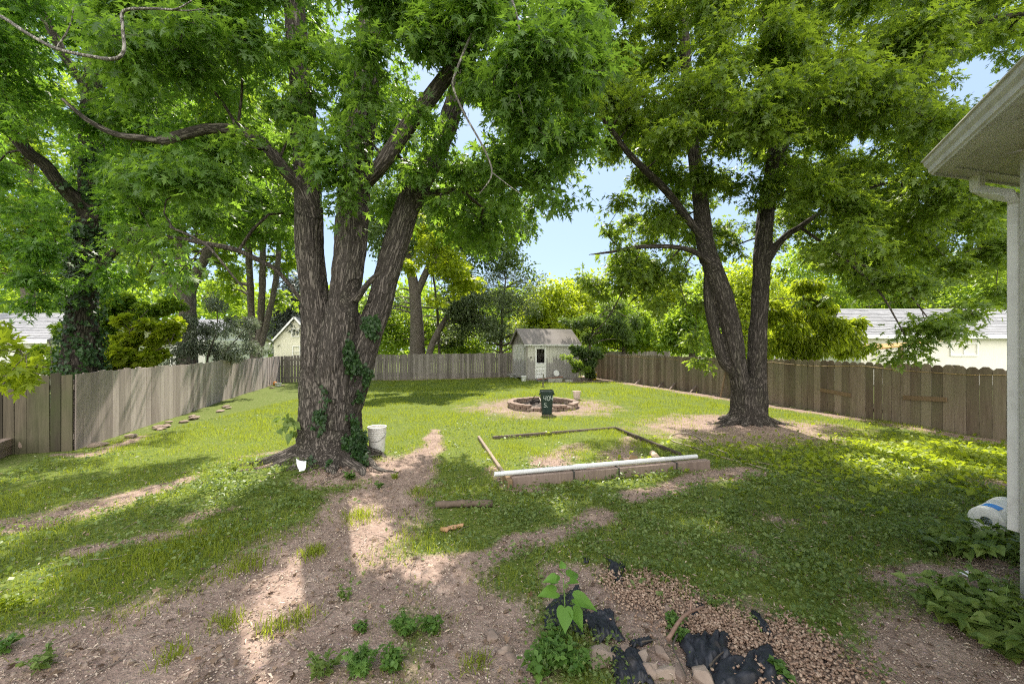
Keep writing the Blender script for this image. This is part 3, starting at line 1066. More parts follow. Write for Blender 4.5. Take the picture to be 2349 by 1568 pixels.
def _round():
    a = np.linspace(0, 2 * np.pi, 7)[:-1]
    V, F = fan(np.column_stack([.5 + .5 * np.cos(a), .5 * np.sin(a)]), (.5, 0))
    return np.column_stack([V, .1 * np.abs(V[:, 1])]), F
TPL = {'maple': _maple(), 'star': _star(), 'rhomb': _rhomb(), 'slim': _rhomb(.13), 'heart': _heart(), 'round': _round(), 'oval': _rhomb(.36)}

def leaf_arrays(pos, axis, up, size, tpl, rng):
    """leaves at pos growing along axis with face normal near up"""
    T, F = TPL[tpl]
    a = axis / (np.linalg.norm(axis, axis=1, keepdims=True) + 1e-9)
    b = np.cross(up, a)
    b /= np.linalg.norm(b, axis=1, keepdims=True) + 1e-9
    c = np.cross(a, b)
    n, k = len(pos), len(T)
    W = size * rng.uniform(.75, 1.2, n)
    V = pos[:, None, :] + (T[None, :, 0:1] * a[:, None, :] * size[:, None, None] + T[None, :, 1:2] * b[:, None, :] * W[:, None, None]
                           + T[None, :, 2:3] * c[:, None, :] * (size * rng.uniform(.2, 2.8, n))[:, None, None])
    Fa = F[None] + (np.arange(n) * k)[:, None, None]
    return V.reshape(-1, 3), Fa.reshape(-1, 3), np.repeat(rng.random(n), k)

def cat_leaves(parts):
    V, F, R, n = [], [], [], 0
    for v, f, r in parts:
        V.append(v); F.append(f + n); R.append(r); n += len(v)
    return np.concatenate(V), np.concatenate(F), np.concatenate(R)

def leaf_mesh(name, parts, mat, parent):
    V, F, R = cat_leaves(parts)
    off = np.array(parent.location) if parent is not None else 0
    return mk(name, V - off, F, mat, parent, {"rnd": R}, True)

def unit(v):
    return v / (np.linalg.norm(v, axis=-1, keepdims=True) + 1e-9)

# ------------------------------------------------------------------ wood of the trees
def stem(rows, k=10):
    """rows of (x, y, d, r): picture column and row, depth, radius"""
    p = np.array([[*P(x, y, d), r] for x, y, d, r in rows])
    return smooth_line(p, k)

def skeleton(stems):
    """dense samples: position, radius, frame, running length"""
    S = []
    for s in stems:
        p, r = s[:, :3], np.maximum(s[:, 3], .004)
        ln = 0.0
        u = None
        for i in range(len(p) - 1):
            t = p[i + 1] - p[i]
            L = np.linalg.norm(t)
            if L < 1e-6:
                continue
            t = t / L
            if u is None:
                u, _ = frame_of(t)
            u = u - t * (u @ t); u /= np.linalg.norm(u)
            v = np.cross(t, u)
            m = max(1, int(L / .05))
            for j in range(m):
                f = j / m
                S.append(np.concatenate([p[i] + t * L * f, [r[i] + (r[i + 1] - r[i]) * f], u, v, t, [ln + L * f]]))
            ln += L
    return np.array(S)

def trunk_mesh(name, stems, mat, parent, voxel=.02, amp=.02, seed=0, freq=25.0):
    """one welded skin over all the stems, then furrowed bark"""
    from mathutils.kdtree import KDTree
    V, Q, n = [], [], 0
    for s in stems:
        tv, tf = tube(s[:, :3], np.maximum(s[:, 3], voxel * .8), 18, False)
        m = len(tv)
        # rounded caps from a point at each end
        e0, e1 = s[0, :3], s[-1, :3]
        tv = np.vstack([tv, e0, e1])
        V.append(tv)
        Q.append(tf[0] + n)
        ring = np.arange(18)
        c0 = np.stack([np.roll(ring, -1), ring, np.full(18, m), np.full(18, m)], 1)
        last = ring + m - 18
        c1 = np.stack([last, np.roll(last, -1), np.full(18, m + 1), np.full(18, m + 1)], 1)
        Q.append(np.vstack([c0, c1]) + n)
        n += len(tv)
    V = np.vstack(V)
    faces = []
    for q in Q:
        for f in q:
            f = list(map(int, f))
            faces.append(f[:3] if f[2] == f[3] else f)
    me = bpy.data.meshes.new("tmp")
    me.from_pydata(V.tolist(), [], faces)
    o = bpy.data.objects.new("tmp", me)
    scene.collection.objects.link(o)
    md = o.modifiers.new("r", 'REMESH'); md.mode = 'VOXEL'; md.voxel_size = voxel; md.use_smooth_shade = True
    sm = o.modifiers.new("s", 'SMOOTH'); sm.factor = .5; sm.iterations = 5
    dg = bpy.context.evaluated_depsgraph_get()
    ev = o.evaluated_get(dg)
    m2 = ev.to_mesh()
    nv = len(m2.vertices)
    co = np.empty(nv * 3, np.float32); m2.vertices.foreach_get("co", co); co = co.reshape(-1, 3).astype(float)
    no = np.empty(nv * 3, np.float32); m2.vertices.foreach_get("normal", no); no = no.reshape(-1, 3).astype(float)
    ntot = np.empty(len(m2.polygons), np.int32); m2.polygons.foreach_get("loop_total", ntot)
    lv = np.empty(len(m2.loops), np.int32); m2.loops.foreach_get("vertex_index", lv)
    F = []
    st = np.concatenate([[0], np.cumsum(ntot)[:-1]])
    for k in (3, 4):
        w = np.where(ntot == k)[0]
        if len(w):
            F.append(lv[st[w][:, None] + np.arange(k)])
    ev.to_mesh_clear()
    bpy.data.objects.remove(o); bpy.data.meshes.remove(me)
    S = skeleton(stems)
    kd = KDTree(len(S))
    for i, s in enumerate(S):
        kd.insert(s[:3], i)
    kd.balance()
    near = np.array([kd.find(c)[1] for c in co])
    s = S[near]
    off = co - s[:, :3]
    cx = (off * s[:, 4:7]).sum(1); cy = (off * s[:, 7:10]).sum(1); cl = s[:, 13] + (off * s[:, 10:13]).sum(1)
    rad = s[:, 3]
    bark = np.column_stack([cx, cy, cl * .13])
    q = np.column_stack([cx * freq, cy * freq, cl * 2.6])
    q = q + (fbm(np.column_stack([cx * 5, cy * 5, cl * 3]), seed + 3, 2)[:, None] - .5) * 1.6
    n1 = fbm(q, seed, 2)
    ridge = np.clip(1 - np.abs(n1 - .5) * 6.0, 0, 1) ** 1.2
    n3 = fbm(np.column_stack([cx * 60, cy * 60, cl * 9]), seed + 9, 2)
    lump = fbm(np.column_stack([cx * 4, cy * 4, cl * 1.2]), seed + 5, 2)
    k = np.clip(rad / .25, .12, 1.15)
    co = co + no * (amp * k * (-ridge * .95 + (n3 - .5) * .5) + (lump - .5) * .10 * k)[:, None]
    off3 = np.array(parent.location)
    ob = mk(name, co - off3, F, mat, parent, {"bark": bark}, True)
    return ob, co, no, S

def roots(base, angles, seed):
    """flaring roots from a trunk base (2D) as stems"""
    rr = random.Random(seed)
    out = []
    for (a, L, r) in angles:
        pts = []
        z0 = gz(*base)
        for i, f in enumerate((-.2, .0, .25, .5, .75, 1.0)):
            q = base + np.array([math.cos(a + rr.uniform(-.12, .12) * f), math.sin(a + rr.uniform(-.12, .12) * f)]) * (L * max(f, 0) + .12)
            zz = gz(*q)
            hh = {-.2: .75, .0: .38, .25: .12, .5: .035, .75: .0, 1.0: -.03}[f]
            pts.append([q[0], q[1], zz + hh * (r / .2), r * {-.2: .9, .0: 1.0, .25: .85, .5: .6, .75: .4, 1.0: .2}[f]])
        out.append(smooth_line(np.array(pts), 6))
    return out

def grow(S, targets, hubs, rng, name, mat, parent, rmax=.028):
    """branchlets from the nearest wood to every target; returns tips and directions"""
    nodes = [S[:, :3]]
    N = np.empty((len(S) + 6 * (len(targets) + len(hubs)), 3)); R = np.empty(len(N))
    N[:len(S)] = S[:, :3]; R[:len(S)] = S[:, 3]
    cnt = len(S)
    MBV, MBF, base = [], [], 0
    dirs = np.zeros_like(targets)
    def link(tg, thick, is_hub):
        nonlocal cnt, base
        d2 = ((N[:cnt] - tg) ** 2).sum(1)
        d2 = d2 + np.where(R[:cnt] < .006, .05, 0)
        j = int(np.argmin(d2))
        a = N[j].copy(); ra = R[j]
        L = np.linalg.norm(tg - a)
        h = tg - a
        mid = a + h * .5 + np.array([0, 0, .10 * L]) + rng.normal(0, .07 * L, 3)
        m1 = a + h * .25 + (mid - (a + h * .5)) * .8 + rng.normal(0, .02 * L, 3)
        m3 = a + h * .78 + (mid - (a + h * .5)) * .55 + rng.normal(0, .03 * L, 3)
        pts = np.array([a, m1, mid, m3, tg])
        r0 = min(ra * .7, thick + .010 * L)
        r1 = .0028 if not is_hub else max(.006, r0 * .45)
        r0 = max(r0, r1 * 1.05)
        rad = np.linspace(r0, r1, 5)
        tv, tf = tube(pts, rad, 5, False)
        MBV.append(tv); MBF.append(tf[0] + base); base += len(tv)
        for p_, r_ in zip(pts[1:], rad[1:]):
            N[cnt] = p_; R[cnt] = r_; cnt += 1
        return tg - m3
    if len(hubs):
        dd = [((S[::4, :3] - h) ** 2).sum(1).min() for h in hubs]
        for i in np.argsort(dd):
            link(hubs[i], rmax * .6, True)
    dd = np.array([((N[:cnt:3] - t) ** 2).sum(1).min() for t in targets])
    for i in np.argsort(dd):
        dirs[i] = link(targets[i], .004, False)
    V = np.vstack(MBV)
    mk(name, V - np.array(parent.location), np.vstack(MBF), mat, parent, {"bark": V * np.array([1, 1, .3])}, True)
    return unit(dirs)

def foliage(tips, dirs, per, size, rng, tpl, spread=.20, back=.45, droop=.55):
    n = len(tips) * per
    i = np.repeat(np.arange(len(tips)), per)
    u = rng.random(n)
    d = dirs[i]
    rd_ = unit(rng.normal(0, 1, (n, 3)) * np.array([1, 1, .55]))
    pos = tips[i] - d * (u * back)[:, None] + rd_ * (rng.uniform(.15, 1, n) ** .8 * spread)[:, None]
    ax = d * .35 + rd_ * .9 + np.array([0, 0, -droop]) * rng.uniform(.3, 1.4, n)[:, None]
    up = np.array([0, 0, 1.0]) + rng.normal(0, .42, (n, 3))
    sz = size * rng.uniform(.5, 1.4, n)
    return leaf_arrays(pos, ax, up, sz, tpl, rng)

def region(x0, x1, y0, y1, d0, d1, n, r, per, rng, keep=()):
    out = []
    tries = 0
    while len(out) < n and tries < n * 40:
        tries += 1
        x, y = rng.uniform(x0, x1), rng.uniform(y0, y1)
        d = rng.uniform(d0 ** 2, d1 ** 2) ** .5
        rp = r * FPX / d * .75
        if any(((x - cx) / (rx + rp)) ** 2 + ((y - cy) / (ry + rp)) ** 2 < 1 for cx, cy, rx, ry in keep):
            continue
        p = P(x, y, d)
        if p[2] < 1.3:
            continue
        out.append((p, r * rng.uniform(.7, 1.25), per))
    return out

def one(x, y, d, r, per):
    return (P(x, y, d), r, per)

SUNLIT = [(*G(x, y), r) for x, y, r in ((2010, 1075, .55), (2110, 1060, .55), (2200, 1075, .55), (2280, 1090, .5), (2060, 1030, .5), (2180, 1030, .5), (2280, 1040, .5), (1950, 1015, .5),
                                     (600, 1450, .3), (650, 1400, .28), (560, 1520, .25), (690, 1350, .25), (470, 1545, .2), (900, 1250, .22), (330, 1400, .2), (800, 1180, .33), (770, 1240, .3), (745, 1310, .28), (830, 1140, .3), (860, 1220, .25), (700, 1400, .2), (620, 1500, .18), (60, 1400, .3), (20, 1330, .25), (1600, 1190, .25), (1290, 1150, .25), (300, 1150, .2), (1480, 1310, .2))]
def lit_gap(p):
    """False where a point would stand between the sun and one of the sunny spots on the ground"""
    k = np.ones(len(p), bool)
    s = np.array(to_sun)
    for x, y, r in SUNLIT:
        v = p - np.array([x, y, 0.0])
        t = v @ s
        k &= np.linalg.norm(v - t[:, None] * s, axis=1) > r
    return k

def crown(S, clumps, rng, root, bmat, lmat, size, per, tpl='maple', spread=.20, droop=.55):
    hubs = np.array([c[0] for c in clumps])
    T = []
    for c, r, k in clumps:
        q = rng.normal(0, 1, (k, 3)); q = unit(q) * (rng.random((k, 1)) ** .5) * r
        q[:, 2] *= .62
        T.append(c + q)
    T = np.vstack(T)
    hubs = hubs[lit_gap(hubs)]
    T = T[lit_gap(T)]
    dirs = grow(S, T, hubs, rng, "branches", bmat, root)
    part = foliage(T, dirs, per, size, rng, tpl, spread, droop=droop)
    o = leaf_mesh("crown", [part], lmat, root)
    return T, dirs

M_BARK = mat_bark("silver_maple_bark", (0.042, 0.036, 0.032), (0.205, 0.178, 0.158))
M_BARK2 = mat_bark("grey_maple_bark", (0.035, 0.030, 0.027), (0.165, 0.143, 0.126), mossy=.3)
M_TWIG = mat_bark("twig_bark", (0.06, 0.05, 0.042), (0.17, 0.145, 0.125), mossy=.2)
M_BARKD = mat_bark("dark_ivied_bark", (0.035, 0.03, 0.026), (0.13, 0.11, 0.095), mossy=.5)
M_BARKG = mat_bark("far_grey_bark", (0.13, 0.105, 0.09), (0.30, 0.26, 0.23), mossy=.3)
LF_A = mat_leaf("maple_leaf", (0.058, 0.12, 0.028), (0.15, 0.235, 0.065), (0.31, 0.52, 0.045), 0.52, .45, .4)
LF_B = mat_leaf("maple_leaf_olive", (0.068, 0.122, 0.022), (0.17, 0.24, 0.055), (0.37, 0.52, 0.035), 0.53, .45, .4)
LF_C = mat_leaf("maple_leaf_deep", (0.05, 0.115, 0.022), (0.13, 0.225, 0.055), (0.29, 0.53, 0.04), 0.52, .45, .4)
LF_DARK = mat_leaf("dense_dark_leaf", (0.055, 0.095, 0.032), (0.13, 0.19, 0.07), (0.24, 0.36, 0.05), 0.45, .45, .4)
LF_GREY = mat_leaf("grey_green_leaf", (0.075, 0.105, 0.05), (0.17, 0.21, 0.11), (0.24, 0.32, 0.1), 0.42, .45, .4)
LF_SILVER = mat_leaf("silver_leaf", (0.15, 0.18, 0.13), (0.34, 0.37, 0.30), (0.25, 0.30, 0.18), .35)
LF_YEL = mat_leaf("yellow_green_leaf", (0.15, 0.21, 0.016), (0.28, 0.34, 0.03), (0.55, 0.66, 0.03), 0.55, .45, .4)
LF_BRIGHT = mat_leaf("bright_green_leaf", (0.095, 0.175, 0.022), (0.2, 0.3, 0.045), (0.42, 0.58, 0.035), 0.54, .45, .4)
LF_IVY = mat_leaf("ivy_leaf", (0.016, 0.045, 0.012), (0.045, 0.1, 0.026), (0.08, 0.16, 0.015), 0.3, .45, .4)
LF_CONIFER = mat_leaf("dull_conifer_needle", (0.05, 0.065, 0.05), (0.10, 0.12, 0.095), (0.06, 0.08, 0.05), .2)

SKY_GAP = [(1365, 535, 95, 105), (1250, 600, 45, 60), (1440, 610, 60, 40), (1075, 285, 26, 46), (2270, 190, 70, 60)]

# ------------------------------------------------------------------ the big three-stemmed tree
def big_tree():
    rng = np.random.default_rng(101)
    root = thing("maple_tree", "huge three-stemmed maple with deeply furrowed bark and ivy at its foot, left of centre", "tree", (*TB, gz(*TB)))
    A = stem([(745, 1085, 5.6, .40), (744, 960, 5.6, .33), (736, 820, 5.62, .25), (723, 700, 5.65, .205), (714, 600, 5.68, .195), (711, 520, 5.7, .20), (706, 400, 5.75, .185),
              (695, 250, 5.8, .17), (682, 100, 5.85, .15), (665, -100, 5.9, .13), (648, -400, 6, .09), (640, -760, 6, .045)])
    B = stem([(772, 1085, 5.5, .42), (772, 960, 5.5, .33), (777, 820, 5.5, .27), (786, 700, 5.5, .215), (798, 620, 5.5, .215), (807, 560, 5.5, .22), (813, 450, 5.5, .22), (828, 300, 5.55, .20),
              (843, 150, 5.6, .17), (850, 0, 5.65, .14), (858, -200, 5.7, .10), (865, -600, 5.8, .045)])
    C = stem([(785, 1085, 5.6, .32), (796, 940, 5.6, .24), (822, 850, 5.62, .205), (845, 770, 5.65, .19), (868, 702, 5.68, .185), (884, 642, 5.72, .18), (906, 575, 5.75, .185), (935, 480, 5.8, .185), (965, 415, 5.85, .18),
              (1010, 325, 6.0, .165), (1045, 230, 6.1, .155), (1075, 100, 6.2, .13), (1100, -150, 6.4, .10), (1125, -500, 6.5, .04)])
    D = stem([(828, 430, 5.42, .10), (852, 405, 5.25, .10), (885, 365, 5.1, .105), (925, 305, 5.05, .108), (985, 225, 5.0, .104), (1040, 150, 4.95, .098), (1090, 40, 4.9, .09), (1130, -100, 4.8, .07), (1180, -320, 4.7, .04)])
    E = stem([(712, 480, 5.65, .10), (690, 430, 5.6, .10), (655, 392, 5.5, .088), (605, 330, 5.4, .08), (545, 299, 5.3, .074), (480, 296, 5.2, .07), (420, 309, 5.1, .064), (365, 325, 5.0, .055)])
    E2 = stem([(372, 324, 5.02, .05), (320, 316, 4.95, .045), (265, 308, 4.9, .042), (200, 275, 4.8, .035), (140, 225, 4.7, .025)])
    Fb = stem([(950, 452, 5.82, .075), (1010, 440, 5.7, .055), (1080, 435, 5.6, .045), (1150, 426, 5.5, .04), (1220, 424, 5.4, .034), (1300, 440, 5.3, .02)])
    stub = stem([(815, 690, 5.40, .055), (838, 658, 5.3, .045), (860, 634, 5.22, .036), (878, 622, 5.2, .02)])
    rt = roots(TB, [(math.radians(a), L, r) for a, L, r in ((188, 1.25, .17), (200, .7, .2), (232, .55, .2), (262, .45, .24), (292, .55, .22), (318, .8, .17), (335, 1.0, .13), (20, .6, .2), (60, .6, .2), (130, .7, .2), (160, .6, .2))], 4)
    stems = [A, B, C, D, E, E2, Fb, stub] + rt
    ob, co, no, S = trunk_mesh("trunk", stems, M_BARK, root, .019, .030, 7)
    # thin surface roots running out over the soil
    mb = MB()
    for a, L in ((300, 1.15), (322, 1.05), (342, 1.2), (270, .85), (190, 1.5)):
        a = math.radians(a); pts = []
        for f in np.linspace(.35, 1, 9):
            q = TB + np.array([math.cos(a + .25 * math.sin(f * 7 + a)), math.sin(a + .25 * math.sin(f * 7 + a))]) * L * f
            pts.append([q[0], q[1], gz(*q) - .004 - .03 * max(0, f - .7) * 3])
        V, F = tube(smooth_line(np.array(pts), 3), np.linspace(.055, .014, 25), 8, False)
        mb.add(V, F, None, True)
    M_ROOT = mat_bark("bare_root_bark", (0.20, 0.14, 0.11), (0.46, 0.36, 0.30), mossy=.1, attr_name="rnd3")
    V = np.concatenate(mb.V)
    mk("surface_root", V - np.array(root.location), [np.concatenate(mb.F)], M_ROOT, root, {"rnd3": V}, True)
    smalls = [stem([(548, 299, 5.3, .022), (520, 250, 5.3, .02), (500, 222, 5.3, .018), (455, 160, 5.2, .015), (385, 85, 5.1, .01)]),
              stem([(545, 299, 5.3, .02), (555, 210, 5.3, .015), (552, 150, 5.3, .01)]),
              stem([(640, 365, 5.45, .02), (672, 300, 5.5, .015), (690, 270, 5.5, .012)]),
              stem([(700, 700, 5.6, .03), (640, 625, 5.8, .03), (600, 600, 5.9, .035), (540, 573, 6.0, .038), (470, 558, 6.1, .036), (400, 545, 6.3, .03), (350, 543, 6.4, .02)]),
              stem([(390, 520, 4.9, .016), (470, 560, 4.7, .014), (540, 640, 4.6, .01), (570, 672, 4.6, .007)])]
    M_PALE = mat_bark("pale_dead_twig", (0.16, 0.145, 0.13), (0.42, 0.39, 0.36), mossy=.05)
    for s in (stem([(1118, -60, 4.85, .03), (1140, 15, 4.6, .02), (1092, 60, 4.45, .015), (1046, 165, 4.35, .013), (1040, 200, 4.3, .012), (1062, 255, 4.3, .011), (1112, 345, 4.3, .010), (1128, 400, 4.3, .008), (1100, 445, 4.3, .004)]),
              stem([(1128, 395, 4.3, .007), (1160, 420, 4.25, .005), (1195, 445, 4.2, .003)]),
              stem([(1160, -40, 4.7, .02), (1190, 60, 4.3, .012), (1180, 160, 4.2, .008), (1200, 260, 4.2, .004)])):
        V, F = tube(s[:, :3], s[:, 3], 7, False)
        mk("bare_twig", V - np.array(root.location), F, M_PALE, root, {"bark": V * np.array([1, 1, .3])}, True)
    keep = SKY_GAP + [(700, 640, 60, 120), (800, 640, 60, 150), (900, 560, 70, 110), (720, 450, 60, 60), (690, 160, 40, 150), (830, 220, 40, 90), (470, 300, 130, 12), (970, 250, 70, 80), (600, 340, 40, 30)]
    cl = []
    # behind and above
    cl += region(260, 1330, -380, 330, 6.4, 9.2, 110, .85, 14, rng, SKY_GAP)
    cl += region(300, 680, 300, 560, 6.6, 8.5, 24, .6, 12, rng, SKY_GAP)
    cl += region(880, 1290, 160, 560, 6.6, 9.0, 48, .7, 11, rng, SKY_GAP)
    cl += region(300, 1300, -700, -330, 4.5, 8.5, 26, .9, 12, rng)
    # in front, held clear of the stems
    cl += region(240, 640, -60, 300, 4.4, 5.6, 20, .5, 10, rng, keep)
    cl += region(1040, 1340, -60, 380, 4.0, 5.4, 26, .45, 11, rng, keep)
    cl += region(560, 1100, -60, 120, 4.4, 5.2, 10, .42, 9, rng, keep)
    for x, y, d, r, k in ((735, 400, 4.75, .20, 8), (830, 385, 4.7, .22, 9), (775, 350, 4.8, .18, 6), (880, 420, 4.8, .2, 7), (700, 330, 4.9, .2, 5), (810, 300, 5.0, .2, 5), (850, 110, 4.6, .3, 8),
                          (960, 400, 5.2, .22, 6), (1060, 400, 5.2, .25, 8), (1150, 400, 5.1, .25, 8), (1240, 400, 5.0, .25, 8), (1270, 470, 5.0, .16, 5), (1010, 480, 5.4, .25, 5),
                          (500, 420, 4.9, .3, 9), (420, 420, 4.8, .3, 9), (570, 440, 5.0, .22, 5), (350, 400, 4.6, .3, 8), (440, 660, 4.6, .16, 6), (400, 640, 4.6, .14, 5), (940, 590, 6.1, .2, 5), (690, 110, 5.1, .25, 6), (712, 215, 5.2, .2, 5), (835, 215, 5.0, .2, 5), (1005, 335, 5.3, .2, 6), (960, 260, 4.7, .18, 5), (1090, 200, 4.9, .25, 7), (640, 250, 5, .25, 6), (560, 340, 5.0, .2, 5), (780, 460, 4.9, .12, 4), (890, 470, 5.1, .14, 4)):
        cl.append(one(x, y, d, r, k))
    S2 = np.vstack([S, skeleton(smalls)])
    for s in smalls:
        V, F = tube(s[:, :3], s[:, 3], 7, False)
        mk("limb", V - np.array(root.location), F, M_TWIG, root, {"bark": V * np.array([1, 1, .3])}, True)
    crown(S2[S2[:, 2] > 2.2], cl, rng, root, M_TWIG, LF_A, .115, 38)
    return co, no
big_co, big_no = big_tree()

# ------------------------------------------------------------------ right-hand tree
def right_tree():
    rng = np.random.default_rng(202)
    root = thing("maple_tree", "tall maple with two smooth diverging trunks on bare soil by the brown fence", "tree", (*TR, gz(*TR)))
    Ls = stem([(1702, 990, 8.45, .30), (1700, 900, 8.45, .21), (1689, 835, 8.45, .19), (1679, 755, 8.45, .20), (1664, 702, 8.45, .21), (1645, 641, 8.45, .205), (1621, 572, 8.45, .18), (1611, 500, 8.45, .17),
               (1603, 430, 8.45, .15), (1590, 340, 8.5, .14), (1578, 220, 8.55, .12), (1570, 80, 8.6, .10), (1560, -150, 8.7, .06)])
    Rs = stem([(1726, 990, 8.55, .31), (1730, 900, 8.55, .255), (1735, 835, 8.55, .195), (1740, 750, 8.55, .18), (1744, 670, 8.55, .175), (1749, 590, 8.55, .17), (1755, 510, 8.55, .165),
               (1764, 440, 8.6, .155), (1775, 350, 8.6, .13), (1785, 250, 8.7, .105), (1798, 100, 8.7, .08), (1808, -100, 8.8, .045)])
    Sb = stem([(1690, 860, 8.5, .12), (1660, 830, 8.5, .105), (1640, 765, 8.55, .105), (1627, 698, 8.55, .10), (1624, 640, 8.55, .09), (1630, 590, 8.5, .08)])
    L1_ = stem([(1612, 545, 8.4, .085), (1580, 505, 8.3, .08), (1530, 440, 8.1, .076), (1480, 390, 7.9, .068), (1440, 350, 7.8, .06), (1400, 295, 7.6, .05), (1365, 255, 7.5, .035), (1300, 200, 7.3, .02)])
    L2_ = stem([(1632, 605, 8.35, .06), (1590, 576, 8.2, .056), (1540, 566, 8.0, .05), (1470, 566, 7.8, .04), (1400, 578, 7.6, .03), (1350, 584, 7.4, .018)])
    L3_ = stem([(1760, 600, 8.5, .08), (1783, 562, 8.4, .075), (1808, 537, 8.3, .068), (1835, 520, 8.2, .058), (1900, 478, 8.0, .045), (2000, 430, 7.7, .03), (2120, 400, 7.5, .02)])
    L4_ = stem([(1772, 380, 8.5, .09), (1800, 330, 8.4, .09), (1870, 250, 8.2, .085), (1950, 190, 8.0, .08), (2080, 110, 7.6, .07), (2200, 60, 7.3, .06), (2360, 30, 7.0, .04)])
    rt = roots(TR, [(math.radians(a), L, r) for a, L, r in ((185, .65, .17), (205, .9, .13), (235, .45, .2), (268, .4, .2), (300, .5, .2), (335, .7, .14), (350, .55, .16), (30, .5, .16), (90, .5, .18), (140, .5, .18))], 9)
    ob, co, no, S = trunk_mesh("trunk", [Ls, Rs, Sb, L1_, L2_, L3_, L4_] + rt, M_BARK2, root, .02, .024, 19, 24.0)
    keep = SKY_GAP + [(1660, 700, 60, 150), (1745, 690, 40, 170), (1610, 520, 40, 50), (1560, 470, 60, 60), (1760, 540, 60, 60)]
    cl = []
    cl += region(1280, 2420, -380, 420, 8.8, 12.5, 200, .9, 16, rng, SKY_GAP)
    cl += region(1760, 2330, 380, 640, 8.6, 11.5, 58, .75, 13, rng, SKY_GAP)
    cl += region(1480, 1960, 160, 600, 9.2, 12.5, 60, .65, 12, rng, SKY_GAP)
    cl += region(1400, 1780, 230, 570, 8.8, 12.0, 46, .5, 11, rng, [(1325, 545, 85, 115), (1440, 612, 42, 30)])
    cl += region(1400, 2300, -800, -330, 7.0, 11.0, 28, 1.0, 12, rng)
    cl += region(1300, 2330, -60, 330, 6.0, 8.2, 80, .6, 12, rng, keep)
    cl += region(1840, 2330, 330, 600, 6.4, 8.2, 18, .55, 12, rng, keep)
    cl += region(1350, 1600, 590, 660, 7.5, 9.5, 8, .42, 9, rng, keep[5:])
    cl += region(1790, 2000, 560, 680, 8.6, 10.5, 9, .5, 11, rng, keep[5:])
    for x, y, d, r, k in ((1630, 420, 7.9, .22, 8), (1600, 400, 7.8, .2, 6), (1760, 420, 7.9, .26, 9), (1800, 440, 7.8, .26, 8), (1735, 470, 8.0, .14, 4), (1735, 585, 8.1, .08, 3),
                          (1480, 620, 8.0, .3, 6), (1560, 640, 8.4, .3, 6), (1430, 660, 8.4, .3, 6), (1500, 700, 8.8, .35, 7), (1380, 680, 8.6, .25, 5), (1600, 700, 9, .25, 5), (1590, 780, 9.2, .2, 5), (1600, 830, 9.2, .16, 4),
                          (2050, 640, 7.2, .3, 8), (1990, 660, 7.4, .25, 6), (2120, 660, 7.0, .28, 8), (2060, 730, 6.8, .22, 6), (2010, 770, 6.9, .18, 5), (2130, 750, 6.6, .22, 7), (2180, 760, 6.5, .18, 5), (2060, 820, 6.9, .14, 4), (2100, 790, 6.8, .14, 4), (2230, 720, 6.6, .2, 5),
                          (2200, 620, 7.4, .35, 9), (2270, 580, 7.6, .35, 9), (1930, 620, 8.0, .3, 8), (1860, 600, 8.4, .3, 8), (2290, 680, 7.6, .28, 6), (1530, 520, 8.3, .22, 5), (1690, 430, 8.2, .3, 7), (1680, 330, 8.2, .3, 7), (1540, 330, 7.6, .3, 7), (1680, 530, 8.6, .2, 5), (1700, 250, 7.8, .3, 7), (1590, 250, 7.8, .3, 7), (1790, 300, 7.8, .3, 7), (1390, 530, 8, .14, 3), (1420, 470, 7.9, .25, 5), (1340, 640, 8.4, .2, 4)):
        cl.append(one(x, y, d, r, k))
    tw = [stem([(1470, 566, 7.8, .02), (1440, 640, 7.9, .016), (1400, 720, 8.1, .012), (1350, 780, 8.3, .008)]),
          stem([(1560, 570, 8.1, .018), (1500, 640, 8.3, .014), (1440, 700, 8.5, .01)]),
          stem([(1590, 580, 8.2, .016), (1560, 640, 8.3, .012), (1575, 700, 8.5, .008)]),
          stem([(1835, 520, 8.2, .03), (1930, 590, 7.8, .024), (2010, 660, 7.3, .018), (2060, 740, 6.9, .012), (2090, 800, 6.8, .007)]),
          stem([(1930, 590, 7.8, .02), (2050, 640, 7.2, .016), (2130, 730, 6.7, .01)])]
    for s in tw:
        V, F = tube(s[:, :3], s[:, 3], 7, False)
        mk("limb", V - np.array(root.location), F, M_TWIG, root, {"bark": V * np.array([1, 1, .3])}, True)
    S2 = np.vstack([S, skeleton(tw)])
    crown(S2[S2[:, 2] > 2.4], cl, rng, root, M_TWIG, LF_B, .115, 42)
right_tree()

